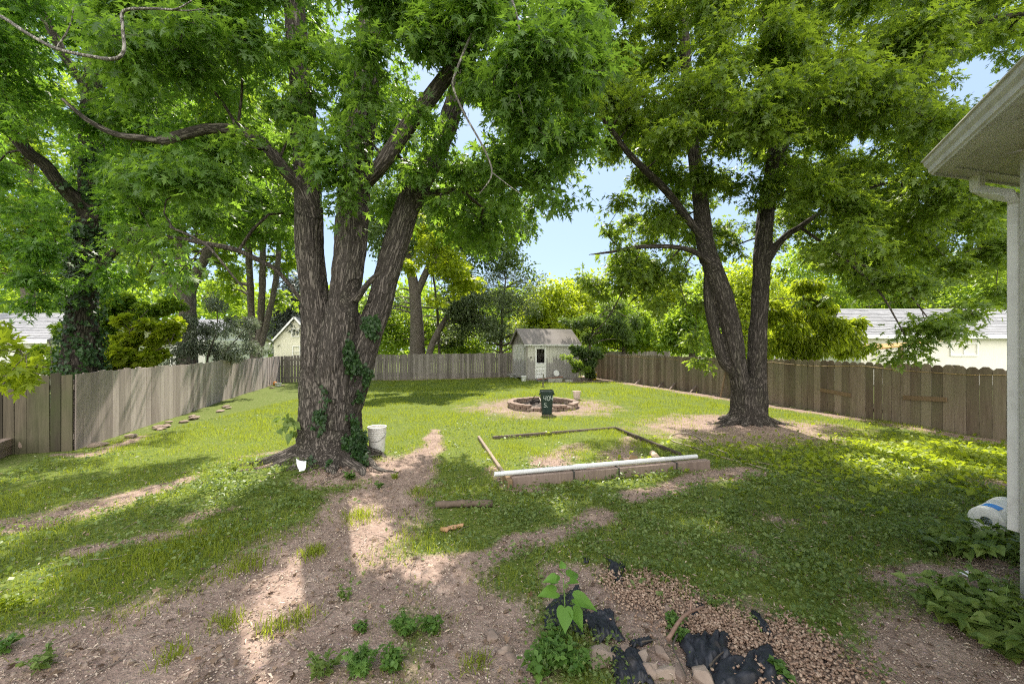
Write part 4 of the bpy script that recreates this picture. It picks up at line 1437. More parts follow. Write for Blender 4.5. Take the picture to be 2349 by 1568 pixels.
# ------------------------------------------------------------------ ivied tree beyond the left fence
def left_tree():
    rng = np.random.default_rng(303)
    base = P(184, 975, 8.6)
    root = thing("maple_tree", "dark leaning maple sleeved in ivy just beyond the near corner of the pale fence", "tree", (base[0], base[1], gz(base[0], base[1])))
    T = stem([(184, 985, 8.6, .48), (186, 850, 8.6, .36), (190, 740, 8.6, .28), (194, 640, 8.6, .26), (205, 560, 8.6, .26), (213, 500, 8.6, .25), (214, 420, 8.6, .24), (210, 330, 8.6, .21), (215, 200, 8.7, .18), (225, 50, 8.8, .14), (235, -200, 8.9, .08)])
    A = stem([(206, 490, 8.5, .15), (170, 455, 8.3, .14), (137, 421, 8.1, .13), (101, 376, 7.9, .12), (61, 345, 7.7, .11), (0, 269, 7.4, .09), (-80, 180, 7.1, .06)])
    B = stem([(210, 270, 8.7, .10), (193, 198, 8.6, .095), (152, 137, 8.5, .09), (117, 66, 8.4, .08), (86, 10, 8.3, .07), (40, -100, 8.2, .04)])
    C = stem([(210, 650, 8.5, .09), (240, 600, 8.4, .085), (272, 570, 8.3, .078), (310, 548, 8.2, .07), (390, 545, 8.1, .055), (470, 540, 8.0, .03)])
    D = stem([(260, 290, 8.2, .09), (290, 320, 7.6, .07), (300, 230, 7.8, .06), (320, 100, 7.8, .05), (330, -60, 7.8, .03)])
    ob, co, no, S = trunk_mesh("trunk", [T, A, B, C], M_BARKD, root, .028, .03, 33)
    M_PALE = bpy.data.materials["pale_dead_twig"]
    for s in (stem([(-60, 195, 7.15, .05), (-120, 90, 6.2, .035), (-60, 20, 4.9, .024), (0, 37, 4.2, .018), (60, 75, 4.0, .017), (130, 112, 3.9, .016), (210, 130, 3.85, .016), (262, 135, 3.8, .016), (284, 115, 3.8, .015), (281, 60, 3.8, .014), (285, 25, 3.8, .013), (350, 20, 3.75, .011), (400, 22, 3.7, .008), (440, 2, 3.7, .005)]),
              stem([(380, 21, 3.72, .009), (430, 25, 3.7, .006), (470, 20, 3.65, .003)]),
              stem([(130, 112, 3.9, .009), (160, 60, 3.9, .006), (170, 10, 3.9, .004)])):
        V, F = tube(s[:, :3], s[:, 3], 7, False)
        mk("bare_twig", V - np.array(root.location), F, M_PALE, root, {"bark": V * np.array([1, 1, .3])}, True)
    cl = []
    cl += region(-160, 620, -380, 520, 8.9, 12.8, 95, 1.0, 14, rng)
    cl += region(-160, 330, 430, 720, 8.8, 11.0, 12, .6, 12, rng, [(40, 560, 90, 90)])
    cl += region(-120, 400, -60, 480, 6.2, 8.0, 40, .6, 12, rng, [(205, 560, 30, 60), (140, 400, 60, 60), (160, 130, 60, 80)])
    cl += region(-200, 500, -800, -330, 7.0, 11.0, 16, 1.0, 12, rng)
    for x, y, d, r, k in ((90, 590, 7.4, .35, 10), (40, 640, 7.2, .3, 9), (120, 660, 7.6, .28, 8), (60, 700, 7.6, .25, 7), (150, 560, 7.6, .25, 6), (250, 480, 7.8, .35, 9), (320, 470, 7.6, .35, 9),
                          (290, 400, 7.4, .35, 9), (360, 500, 7.8, .3, 8), (430, 480, 7.8, .3, 8), (240, 640, 8.1, .2, 5), (60, 480, 7.2, .35, 8), (280, 640, 8.2, .2, 5), (10, 560, 7.2, .3, 6)):
        cl.append(one(x, y, d, r, k))
    crown(S[S[:, 2] > 2.6], cl, rng, root, M_TWIG, LF_C, .118, 36)
    return co, no, root
left_co, left_no, left_root = left_tree()

def ivy_on(name, label, co, no, picks, per_m, rng, size=.055, group=None, out=.05):
    k = np.zeros(len(co), bool)
    pr = np.zeros(len(co))
    for c, r in picks:
        v = (co - c) * np.array([1, 1, .6])
        d = np.linalg.norm(v, axis=1) / r
        pr = np.maximum(pr, np.clip(1.5 - d, 0, 1))
    nz = fbm(co * np.array([9, 9, 5]), 77, 3)
    pr = np.clip(pr + (nz - .62) * 3.2, 0, 1) * (pr > 0)
    idx = rng.choice(len(co), per_m, p=pr / pr.sum())
    p = co[idx] + no[idx] * rng.uniform(.01, out, per_m)[:, None] + rng.normal(0, .015, (per_m, 3))
    ax = np.array([0, 0, -1.0]) + rng.normal(0, .6, (per_m, 3)) + no[idx] * .4
    up = no[idx] + rng.normal(0, .35, (per_m, 3)) + np.array([0, 0, .3])
    V, F, R = leaf_arrays(p, ax, up, size * rng.uniform(.6, 1.3, per_m), 'heart', rng)
    o = mk(name, V, F, LF_IVY, None, {"rnd": R}, True)
    return tag(o, label, "ivy", group)
rng = np.random.default_rng(55)
picks = [(P(x, y, d), r) for x, y, d, r in ((800, 800, 5.25, .11), (806, 850, 5.2, .13), (795, 895, 5.15, .11), (845, 750, 5.45, .10), (838, 860, 5.4, .12), (834, 920, 5.35, .14), (826, 990, 5.35, .16), (820, 1040, 5.35, .14),
                                           (720, 970, 5.05, .13), (735, 910, 5.1, .10), (750, 1010, 5.0, .13), (700, 1040, 5.0, .12), (760, 960, 5.05, .1), (740, 1040, 5.0, .1))]
ivy_on("ivy", "dark ivy climbing the right flank and foot of the huge three-stemmed maple", big_co, big_no, picks, 3000, rng, .044)
picks = [(P(185, y, 8.3), .55) for y in (560, 640, 720, 780, 840)] + [(P(215, 470, 8.3), .4), (P(212, 380, 8.4), .3)]
ivy_on("ivy", "thick dark ivy sleeving the leaning maple beyond the pale fence", left_co, left_no, picks, 2600, rng, .07, out=.12)
# ------------------------------------------------------------------ trees and shrubs beyond the fences
def far_tree(name, label, d, trunk_rows, blobs, leaf, n, size, seed, bark=M_BARKG, tpl='rhomb', droop=.4, group="trees beyond the fences", flat=.75, cat="tree"):
    """trunk_rows: stems in (x, y, d, r); blobs: crown masses (x, y, d, radius)"""
    rng = np.random.default_rng(seed)
    b = stem(trunk_rows[0], 6)[0]
    root = thing(name, label, cat, (b[0], b[1], gz(b[0], b[1])), group)
    mb = MB()
    sk = []
    for rows in trunk_rows:
        s = stem(rows, 6)
        sk.append(s)
        V, F = tube(s[:, :3], s[:, 3], 10)
        V = V + (fbm(V * 6, seed, 2)[:, None] - .5) * .06
        mb.add(V, F)
    allsk = np.vstack(sk)
    # limbs into every crown mass
    subs = []
    for (x, y, dd, r) in blobs:
        c = P(x, y, dd)
        m = max(5, int(9 * r))
        q = unit(rng.normal(0, 1, (m, 3))) * (rng.random((m, 1)) ** .4) * r
        q[:, 2] *= flat
        for k in c + q:
            if k[2] > .25:
                subs.append((k, r * rng.uniform(.38, .7)))
    for k, rr in subs[::2]:
        j = np.argmin(((allsk[:, :3] - k) ** 2).sum(1) + (allsk[:, 2] > k[2]) * 1.5)
        a = allsk[j, :3]
        if np.linalg.norm(k - a) < 9:
            md = (a + k) / 2 + np.array([0, 0, .08 * np.linalg.norm(k - a)])
            V, F = tube(smooth_line(np.array([a, md, k]), 4), np.linspace(min(allsk[j, 3] * .6, .07), .008, 9), 5, False)
            mb.add(V, F)
    V = np.concatenate(mb.V)
    by = {}
    for f in mb.F:
        by.setdefault(f.shape[1], []).append(f)
    mk("trunk", V - np.array(root.location), [np.concatenate(v) for v in by.values()], bark, root, {"bark": V * np.array([1, 1, .25])}, True)
    w = np.array([s[1] ** 2 for s in subs]); w /= w.sum()
    n = int(n * 1.7)
    i = rng.choice(len(subs), n, p=w)
    C = np.array([s[0] for s in subs])[i]; Rr = np.array([s[1] for s in subs])[i]
    dirn = unit(rng.normal(0, 1, (n, 3)))
    pos = C + dirn * (Rr * rng.random(n) ** .45)[:, None] * np.array([1, 1, flat])
    pos[:, 2] = np.maximum(pos[:, 2], .05)
    ax = dirn * .8 + rng.normal(0, .45, (n, 3)) + np.array([0, 0, -droop])
    up = np.array([0, 0, 1.0]) + rng.normal(0, .5, (n, 3)) + dirn * .3
    part = leaf_arrays(pos, ax, up, size * 1.12 * rng.uniform(.6, 1.3, n), tpl, rng)
    leaf_mesh("crown", [part], leaf, root)
    return root

def gy(d):
    return 800 + EYE * FPX / d
# behind the left fence
far_tree("shade_tree", "grey forked shade tree standing between the ivied maple and the twin-stemmed tree", 14,
         [[(428, gy(14), 14, .36), (430, 760, 14, .27), (428, 660, 14, .24), (412, 560, 14, .20), (400, 430, 14, .15), (395, 250, 14, .08)],
          [(430, 690, 14, .17), (450, 630, 14, .17), (480, 570, 14, .15), (520, 470, 14, .10), (560, 330, 14, .05)],
          [(428, 700, 14, .14), (390, 640, 14, .13), (350, 570, 14, .10), (300, 450, 14, .05)]],
         [(430, 470, 14.5, 1.5), (560, 480, 15, 1.4), (300, 520, 15, 1.4), (420, 330, 15, 1.8), (560, 330, 15, 1.5), (280, 380, 15, 1.5), (620, 440, 16, 1.2), (500, 620, 16, .8), (330, 640, 16, .8), (430, 200, 15, 1.8)],
         LF_BRIGHT, 9000, .20, 1, tpl='star')
far_tree("shade_tree", "tall twin-stemmed shade tree with bare grey lower stems right beside the gabled house", 19,
         [[(575, gy(19), 19, .20), (582, 810, 19, .17), (576, 700, 19, .155), (570, 560, 19, .15), (568, 400, 19, .12), (566, 200, 19, .06)],
          [(597, gy(19), 19, .20), (592, 815, 19, .19), (598, 740, 19, .16), (602, 650, 19, .14), (604, 520, 19, .10), (606, 350, 19, .05)],
          [(598, 800, 19, .14), (612, 740, 19, .14), (626, 680, 19, .13), (636, 620, 19, .12), (642, 520, 19, .09), (650, 400, 19, .04)]],
         [(560, 500, 19.5, 1.6), (640, 500, 19.5, 1.4), (600, 380, 20, 2), (500, 560, 20, 1.3), (660, 600, 20, 1.0), (520, 660, 20.5, 1.0), (650, 690, 20, .7), (620, 280, 20, 2), (500, 430, 20, 1.6), (560, 720, 20, .6)],
         LF_BRIGHT, 9000, .24, 2, tpl='star')
far_tree("conifer", "dull grey-green conifer rising behind the gabled white house", 42,
         [[(672, gy(42), 42, .3), (672, 760, 42, .25), (676, 640, 42, .08)]],
         [(672, 760, 42, 2.2), (660, 720, 42, 2.0), (685, 700, 42, 2.0), (672, 660, 42, 1.6), (700, 740, 42, 2)], LF_CONIFER, 4500, .42, 3, tpl='slim')
far_tree("shrub", "yellow-green shrub spilling over the pale fence right of the ivied trunk", 9.6,
         [[(270, gy(9.8), 9.8, .03), (275, 840, 9.8, .025), (300, 760, 9.8, .015), (340, 710, 9.8, .008)], [(265, gy(9.8), 9.8, .03), (255, 820, 9.8, .02), (240, 760, 9.8, .01)], [(275, gy(9.8), 9.8, .03), (320, 830, 9.9, .02), (390, 790, 10, .01)]],
         [(290, 815, 9.8, .36), (350, 820, 10, .33), (250, 800, 9.9, .3), (300, 770, 10, .3), (370, 770, 10.2, .3), (390, 745, 10.2, .2), (330, 740, 10, .2), (270, 730, 9.8, .15), (240, 835, 9.6, .2)],
         LF_YEL, 2600, .11, 4, tpl='round', group="shrubs along the pale fence", cat="shrub")
far_tree("shrub", "silvery grey-leaved shrub behind the middle of the pale fence", 12.5,
         [[(470, gy(12.5), 12.5, .05), (475, 830, 12.5, .035), (495, 760, 12.5, .02), (500, 690, 12.5, .01)], [(480, gy(12.5), 12.5, .04), (510, 820, 12.6, .03), (550, 770, 12.8, .012)], [(470, gy(12.5), 12.5, .04), (440, 800, 12.4, .02), (420, 750, 12.4, .01)]],
         [(480, 800, 12.5, .55), (540, 800, 13, .55), (420, 810, 12.2, .45), (490, 740, 12.6, .5), (440, 750, 12.4, .4), (550, 750, 13, .45), (500, 695, 12.6, .35), (590, 800, 13.5, .4)],
         LF_SILVER, 5200, .10, 5, tpl='slim', group="shrubs along the pale fence", cat="shrub")
far_tree("shrub", "mid-green leafy shrub between the left gutter house and the ivied trunk", 9.2,
         [[(120, gy(9.2), 9.2, .03), (118, 830, 9.2, .02), (110, 780, 9.2, .01)]],
         [(120, 835, 9.3, .28), (60, 840, 9.4, .26), (150, 800, 9.5, .22), (90, 800, 9.6, .15), (10, 850, 9.2, .25)],
         LF_BRIGHT, 1500, .12, 6, tpl='oval', group="shrubs along the pale fence", cat="shrub")
far_tree("shrub", "tall bright green shrub filling the gap between the ivied trunk and the yellow-green shrub", 11.5,
         [[(235, gy(11.5), 11.5, .04), (235, 820, 11.5, .03), (230, 740, 11.5, .012)]],
         [(225, 760, 11.5, .45), (260, 720, 11.8, .42), (235, 800, 11.3, .4), (330, 720, 12, .4), (380, 700, 12.2, .4), (290, 690, 12, .35), (160, 760, 11.8, .35)],
         LF_BRIGHT, 3600, .12, 14, tpl='oval', group="shrubs along the pale fence", cat="shrub")
far_tree("maple_sapling", "drooping lime-green maple sprig hanging over the dark mossy fence at the far left", 4.3,
         [[(-120, gy(5.2), 5.2, .02), (-110, 860, 5.1, .016), (-60, 770, 4.8, .012), (10, 780, 4.5, .008), (60, 815, 4.35, .004)]],
         [(20, 800, 4.3, .22), (60, 840, 4.3, .17), (-40, 770, 4.6, .25), (30, 880, 4.35, .12), (-60, 850, 4.6, .25)],
         LF_YEL, 170, .15, 7, tpl='maple', group="shrubs along the pale fence", cat="sapling")
far_tree("shade_tree", "hazy tall tree far beyond the left fence behind the ivied maple", 24,
         [[(66, gy(24), 24, .35), (64, 600, 24, .28), (66, 400, 24, .22), (70, 200, 24, .1)]],
         [(60, 560, 24, 2.2), (130, 480, 24, 2.2), (0, 500, 24, 2.2), (60, 360, 24, 2.6), (160, 620, 25, 1.6), (-40, 620, 24, 1.8), (60, 200, 24, 2.6), (220, 560, 26, 2), (300, 600, 27, 1.8)], LF_BRIGHT, 7500, .30, 8, tpl='star')
# behind the back fence
far_tree("shade_tree", "broad tree with an ivied grey trunk behind the back fence", 26,
         [[(958, gy(26), 26, .55), (957, 790, 26, .48), (955, 720, 26, .40), (950, 660, 26, .35), (938, 600, 26, .26), (925, 500, 26, .15), (920, 400, 26, .08)], [(953, 680, 26, .26), (975, 630, 26, .22), (1000, 570, 26, .15), (1030, 480, 26, .07)]],
         [(960, 520, 26, 2.6), (1060, 520, 26.5, 2.4), (1130, 560, 26.5, 2.0), (1180, 500, 27, 1.9), (1090, 430, 27, 2.2), (890, 560, 27, 2.0), (1190, 590, 27, 1.4), (1000, 440, 27, 2.2), (880, 700, 27.5, 1.5), (900, 470, 27, 2.2), (1040, 620, 26, 1.6)],
         LF_DARK, 15000, .23, 9)
far_tree("leaning_tree", "small dark leaning tree with one bare slanting stem behind the back fence", 25,
         [[(975, gy(25), 25, .22), (988, 800, 25, .20), (1003, 765, 25, .19), (1020, 735, 25, .16), (1050, 690, 25, .08)]],
         [(1070, 690, 25.2, 1.5), (1100, 740, 25.5, 1.4), (1040, 780, 26.5, 1.0)], LF_GREY, 5200, .17, 10)
far_tree("thicket_tree", "grey-green twiggy tree right behind the shed's left gable", 26,
         [[(1150, gy(27), 27, .14), (1150, 760, 27, .12), (1160, 640, 27, .05)]],
         [(1160, 760, 26.5, 1.5), (1190, 700, 26.5, 1.5), (1140, 690, 26.5, 1.6), (1200, 770, 26, 1.1), (1160, 630, 27, 1.4), (1215, 650, 27, 1.0), (1110, 780, 26.5, 1.0)], LF_GREY, 9000, .15, 11, tpl='slim')
far_tree("thicket_tree", "deep green thicket tree along the middle of the back fence", 27,
         [[(1060, gy(27.5), 27.5, .14), (1060, 760, 27.5, .12), (1070, 640, 27.5, .05)]],
         [(1060, 790, 27, 1.2), (1010, 770, 27.5, 1.4), (1090, 800, 26.8, .9), (900, 780, 28, 1.4), (940, 760, 28.5, 1.4), (870, 740, 29, 1.6)], LF_BRIGHT, 6500, .19, 12)
far_tree("bright_tree", "glowing yellow-green maple seen past the third stem of the huge maple", 16,
         [[(1010, gy(26), 26, .10), (1005, 740, 25, .08), (995, 640, 20, .05), (980, 520, 18, .03)]],
         [(985, 560, 17.5, .9), (1020, 610, 17.5, .9), (960, 500, 18, .9), (1050, 650, 17.5, .7), (1090, 640, 17.5, .5), (930, 610, 18, .6), (1030, 520, 18, .8), (1000, 690, 17.5, .5)], LF_YEL, 3000, .17, 13, tpl='star')
# right of the shed
for i, (x, d, top, wd, leaf, lab) in enumerate((
        (1255, 30, 655, 1.9, LF_YEL, "lime-green tree whose crown shows just above the shed roof"),
        (1335, 34, 640, 2.2, LF_YEL, "yellow-green rounded tree behind the shed's right gable end"),
        (1430, 28, 690, 1.6, LF_BRIGHT, "mid-green tree over the far corner where the brown fence begins"),
        (1500, 36, 640, 2.2, LF_YEL, "pale lime tree behind the neighbour's grey fence, left of the slim dark sub-stem"),
        (1585, 25, 690, 1.4, LF_BRIGHT, "bushy bright tree behind the neighbour's grey fence close to the right maple"),
        (1660, 34, 620, 2.4, LF_BRIGHT, "tree seen through the fork of the right-hand maple"),
        (1740, 30, 600, 2.2, LF_YEL, "yellow-green tree behind the right maple's straight trunk"),
        (1860, 34, 560, 2.8, LF_BRIGHT, "tall green tree rising above the long-leaved peach shrub"),
        (1990, 38, 560, 3.0, LF_BRIGHT, "tall green tree left of the white house roof"),
        (2130, 40, 570, 3.0, LF_DARK, "dark tree behind the middle of the white house roof"),
        (2270, 30, 600, 2.4, LF_BRIGHT, "green tree behind the right end of the white house roof beside the downspout"))):
    k = d / FPX
    ym = (top + 800) / 2
    blobs = [(x, top + wd / k * .7, d, wd), (x - wd / k * .7, ym, d, wd * .8), (x + wd / k * .7, ym, d + 1, wd * .8), (x, 770, d - .5, wd * .8), (x - wd / k, 780, d, wd * .6), (x + wd / k * .9, 775, d, wd * .6)]
    far_tree("shade_tree", lab, d, [[(x, gy(d), d, .2), (x + 4, 760, d, .17), (x - 3, ym - 30, d, .10), (x, top + 20, d, .04)]], blobs, leaf, 5200, .0085 * d, 30 + i)
far_tree("peach_shrub", "big bright shrub of long drooping leaves behind the brown fence beside the right maple", 12.8,
         [[(1860, gy(13), 13, .07), (1860, 820, 13, .055), (1850, 740, 13, .04), (1840, 660, 13, .015)], [(1862, 840, 13, .04), (1900, 760, 13, .025), (1930, 700, 13, .01)], [(1858, 840, 13, .04), (1810, 760, 13, .025), (1780, 700, 13, .01)]],
         [(1850, 790, 12.8, .75), (1900, 760, 12.8, .7), (1800, 770, 12.8, .65), (1850, 710, 13, .7), (1940, 790, 12.8, .5), (1770, 720, 13, .5), (1900, 690, 13, .5), (1840, 650, 13, .4), (1965, 800, 12.6, .28), (1960, 740, 12.8, .3), (1760, 800, 13, .4)],
         LF_YEL, 8500, .17, 50, tpl='slim', droop=1.4, group="shrubs by the shed and brown fence", cat="shrub")
far_tree("sumac_tree", "dark feathery sumac leaning over the right end of the shed roof", 22.6,
         [[(1350, gy(22.8), 22.8, .08), (1352, 800, 22.8, .07), (1365, 740, 22.6, .05), (1390, 710, 22.4, .02)]],
         [(1370, 735, 22, .75), (1330, 740, 21.8, .5), (1410, 745, 22, .7), (1440, 770, 22, .6), (1400, 700, 22.5, .6), (1300, 735, 21.9, .3), (1460, 740, 22.6, .6), (1350, 770, 22.4, .5)], LF_DARK, 4200, .17, 51, tpl='slim', group="shrubs by the shed and brown fence")
far_tree("climbing_shrub", "dark leafy climber smothering the shed's right corner", 20.4,
         [[(1348, 871, 20.9, .05), (1345, 830, 20.8, .035), (1340, 790, 20.8, .015)]],
         [(1350, 840, 20.6, .42), (1335, 810, 20.5, .36), (1365, 815, 20.7, .36), (1325, 840, 20.3, .24), (1360, 858, 20.6, .3), (1318, 800, 20.5, .2)], LF_DARK, 2600, .11, 52, tpl='oval', group="shrubs by the shed and brown fence", cat="shrub")
far_tree("walnut_sapling", "pale green arching sapling in front of the shed's right wall", 19.8,
         [[(1335, 872, 20.0, .02), (1325, 840, 19.9, .014), (1300, 820, 19.8, .008)], [(1335, 860, 20.0, .016), (1350, 838, 19.9, .008)]],
         [(1305, 822, 19.8, .22), (1325, 832, 19.8, .24), (1345, 845, 19.8, .2), (1290, 818, 19.8, .13), (1315, 850, 19.9, .14)], LF_BRIGHT, 900, .10, 53, tpl='slim', group="shrubs by the shed and brown fence", cat="sapling")
# closing the horizon: a far wood that reads as one mass
rng = np.random.default_rng(77)
n = 52000
a = rng.uniform(-1.15, 1.15, n); d = rng.uniform(52, 75, n)
hmax = 6.5 + 6.5 * fbm(np.column_stack([a * 9, a * 0, d * .02]), 5, 3)
pos = np.column_stack([np.sin(a) * d * 1.15, np.cos(a) * d, rng.random(n) ** .8 * hmax])
part = leaf_arrays(pos, rng.normal(0, 1, (n, 3)), np.array([0, 0, 1.]) + rng.normal(0, .7, (n, 3)), rng.uniform(.5, 1.0, n), 'oval', rng)
o = mk("far_wood", part[0], part[1], LF_BRIGHT, None, {"rnd": part[2]})
o["kind"] = "stuff"

# ------------------------------------------------------------------ neighbouring houses
def mat_siding(name, col, pitch=.115):
    m, nt, out = newmat(name)
    z = nd(nt, "ShaderNodeSeparateXYZ", {0: coords(nt)}).outputs["Z"]
    fr = math_n(nt, 'FRACT', math_n(nt, 'DIVIDE', z, pitch))
    n1 = noise(nt, coords(nt), 5, 3)
    c = ramp(nt, n1, [(.3, [a * .93 for a in col]), (.7, col)])
    finish(nt, out, c, .6, fr, .9, .02, .3)
    return m
M_SIDE_C = mat_siding("cream_siding", (.78, .75, .62))
M_SIDE_W = mat_siding("white_siding", (.80, .79, .76))
M_CREAM = mat_plain("cream_wall", (.74, .71, .65), .7, .05, 2)
M_TRIM = mat_plain("white_trim", (.80, .80, .79), .5, .04)
AX = np.eye(3)

def window(root, c, w, h, mull='h', ax=AX, frame=.07, mat=M_PANE):
    mb = MB()
    for s in (-1, 1):
        mb.bbox(c + ax[0] * s * (w / 2 - frame / 2), (frame, .08, h), ax, .006)
        mb.bbox(c + ax[2] * s * (h / 2 - frame / 2), (w - 2 * frame - .002, .08, frame), ax, .006)
    if mull == 'h':
        mb.bbox(c, (w - 2 * frame - .002, .06, .045), ax, .004)
    else:
        mb.bbox(c, (.05, .06, h - 2 * frame - .002), ax, .004)
    o = mb.build("window", M_TRIM, root)
    g = MB(); g.box(c + ax[1] * .02, (w - 2 * frame, .015, h - 2 * frame), ax)
    g.build("pane", mat, o)
    s = MB(); s.bbox(c - ax[1] * .03 - ax[2] * (h / 2 + .02), (w + .1, .12, .04), ax, .004)
    s.build("sill", M_TRIM, o)

def box_house(label, x0, x1, d, depth, eave, ridge, wall, roofm, along='x', over=.3, name="house", cat="house"):
    """ridge along x (front slope towards the yard) or along y (gable towards the yard)"""
    X0, X1 = (x0 - 1174.5) * d / FPX, (x1 - 1174.5) * d / FPX
    root = thing(name, label, cat, ((X0 + X1) / 2, d, 0), "neighbouring houses")
    W = X1 - X0; cx = (X0 + X1) / 2
    mb = MB()
    if along == 'x':
        mb.box((cx, d + depth / 2, eave / 2), (W, depth, eave))
        mb.build("wall", wall, root)
        for s, xx in ((-1, X0 + .1), (1, X1 - .1 - .12)):
            gm = MB()
            gm.prism([(0, eave + .002), (depth, eave + .002), (depth / 2, ridge - .05)], (0, 1, 0), (0, 0, 1), (1, 0, 0), (xx, d, 0), .12)
            gm.build("gable", wall, root)
        sl = math.hypot(depth / 2, ridge - eave)
        rm = MB()
        for s in (-1, 1):
            v = np.array([0, -s * depth / 2, ridge - eave]) / sl
            w = np.array([0, s * (ridge - eave), depth / 2]) / sl
            o = np.array([X0 - over, d + depth / 2 + s * depth / 2, eave]) - v * over
            rm.box(o + np.array([W / 2 + over, 0, 0]) + v * (sl + over) / 2 + w * .05, (W + 2 * over, sl + over, .08), np.array([[1, 0, 0], v, w]))
            if s < 0:
                shingle_roof(rm, o + w * .093, np.array([1., 0, 0]), v, W + 2 * over, sl + over, w, .2, .5, .014)
        rm.build("roof", roofm, root)
        fm = MB(); fm.bbox((cx, d - over - .02, eave - .10), (W + 2 * over, .03, .16)); fm.build("fascia", M_TRIM, root)
    else:
        mb.box((cx, d + depth / 2, eave / 2), (W, depth, eave))
        mb.build("wall", wall, root)
        gm = MB(); gm.prism([(0, eave + .002), (W, eave + .002), (W / 2, ridge - .03)], (1, 0, 0), (0, 0, 1), (0, 1, 0), (X0, d, 0), .12)
        gm.build("gable", wall, root)
        sl = math.hypot(W / 2, ridge - eave)
        rm = MB()
        for s in (-1, 1):
            tm = MB()
            v = np.array([-s * W / 2, 0, ridge - eave]) / sl
            w = np.array([s * (ridge - eave), 0, W / 2]) / sl
            o = np.array([cx + s * W / 2, d - over, eave]) - v * over
            rm.box(o + np.array([0, (depth + 2 * over) / 2, 0]) + v * (sl + over) / 2 + w * .06, (sl + over, depth + 2 * over, .08), np.array([v, [0, 1, 0], w]))
            tm.box(o + v * (sl + over) / 2 - np.array([0, .02, 0]) + w * .0, (sl + over, .035, .17), np.array([v, [0, 1, 0], w]))
            tm.build("barge_board", M_TRIM, root)
        rm.build("roof", roofm, root)
    return root
HZ = lambda y, d: EYE + (800 - y) * d / FPX
# right: white house behind the brown fence
h = box_house("low white house with a light grey shingle roof behind the brown fence at right", 1975, 2650, 18, 6.0, HZ(768, 18), HZ(712, 21), M_CREAM, M_SHINGLE_G)
window(h, np.array([(2210 - 1174.5) * 18 / FPX, 17.98, HZ(801, 18)]), 1.28, .62, 'v')
mb = MB(); mb.bbox(((2066 - 1174.5) * 17.2 / FPX, 17.2, .95), (.14, .14, 1.9)); mb.build("porch_post", M_NEWWOOD, h)
mb = MB(); mb.bbox(((2100 - 1174.5) * 17.9 / FPX, 17.94, HZ(813, 17.9)), (.12, .08, .22)); mb.build("wall_lamp", M_METAL, h)
# tan shade sail before it
mb = MB()
q = np.array([P(1955, 792, 16), P(2165, 782, 15.6), P(2010, 800, 14.6), P(1950, 800, 15.2)])
V = []
for u in np.linspace(0, 1, 9):
    for v in np.linspace(0, 1, 7):
        p = (q[0] * (1 - u) + q[1] * u) * (1 - v) + (q[3] * (1 - u) + q[2] * u) * v
        p = p - np.array([0, 0, .12 * math.sin(math.pi * u) * math.sin(math.pi * v)])
        V.append(p)
I = np.arange(63).reshape(9, 7)
Q = np.stack([I[:-1, :-1], I[1:, :-1], I[1:, 1:], I[:-1, 1:]], -1).reshape(-1, 4)
V = np.array(V)
mb.add(np.vstack([V, V + [0, 0, .012]]), [np.vstack([Q, Q[:, ::-1] + 63])])
tag(mb.build("shade_sail", mat_leaf("tan_sailcloth", (.66, .44, .18), (.72, .50, .22), (.6, .38, .14), .4)), "tan cloth shade sail slung before the white house", "shade sail")
# left: gabled cream house, long white block, two grey-roofed houses
h = box_house("narrow cream clapboard house with a steep gable and two windows beyond the far left corner", 628, 730, 40, 9, HZ(783, 40), HZ(728, 40), M_SIDE_C, M_SHINGLE_G, 'y', .35)
window(h, np.array([(678.5 - 1174.5) * 40 / FPX, 39.95, HZ(763, 40)]), .78, .86, 'h')
window(h, np.array([(680.5 - 1174.5) * 40 / FPX, 39.95, HZ(806.5, 40)]), .80, 1.16, 'h')
mb = MB(); mb.bbox(((697 - 1174.5) * 42 / FPX, 42, HZ(730, 42)), (.5, .5, 1.4)); mb.build("chimney", M_TRIM, h)
h = box_house("long white block with a blue-grey base between the twin-stemmed tree and the gabled house", 560, 634, 48, 6, HZ(781, 48), HZ(770, 50), M_SIDE_W, M_SHINGLE_D)
mb = MB(); X0, X1 = (556 - 1174.5) * 47.9 / FPX, (638 - 1174.5) * 47.9 / FPX
mb.box(((X0 + X1) / 2, 47.9, .7), (X1 - X0, .12, 1.0)); mb.build("skirting", mat_plain("bluegrey_skirt", (.16, .18, .24), .8), h)
h = box_house("white house with a grey roof at the far left behind the dark mossy fence", -260, 112, 17, 6, HZ(778, 17), HZ(722, 20), M_SIDE_W, M_SHINGLE_D)
h = box_house("low cream house with a grey roof behind the silvery shrub", 236, 470, 27, 7, HZ(778, 27), HZ(735, 30.5), M_SIDE_W, M_SHINGLE_D)
window(h, np.array([(300 - 1174.5) * 27 / FPX, 26.97, HZ(797, 27)]), 1.2, .9, 'v')
window(h, np.array([(440 - 1174.5) * 27 / FPX, 26.97, HZ(797, 27)]), 1.2, .9, 'v')

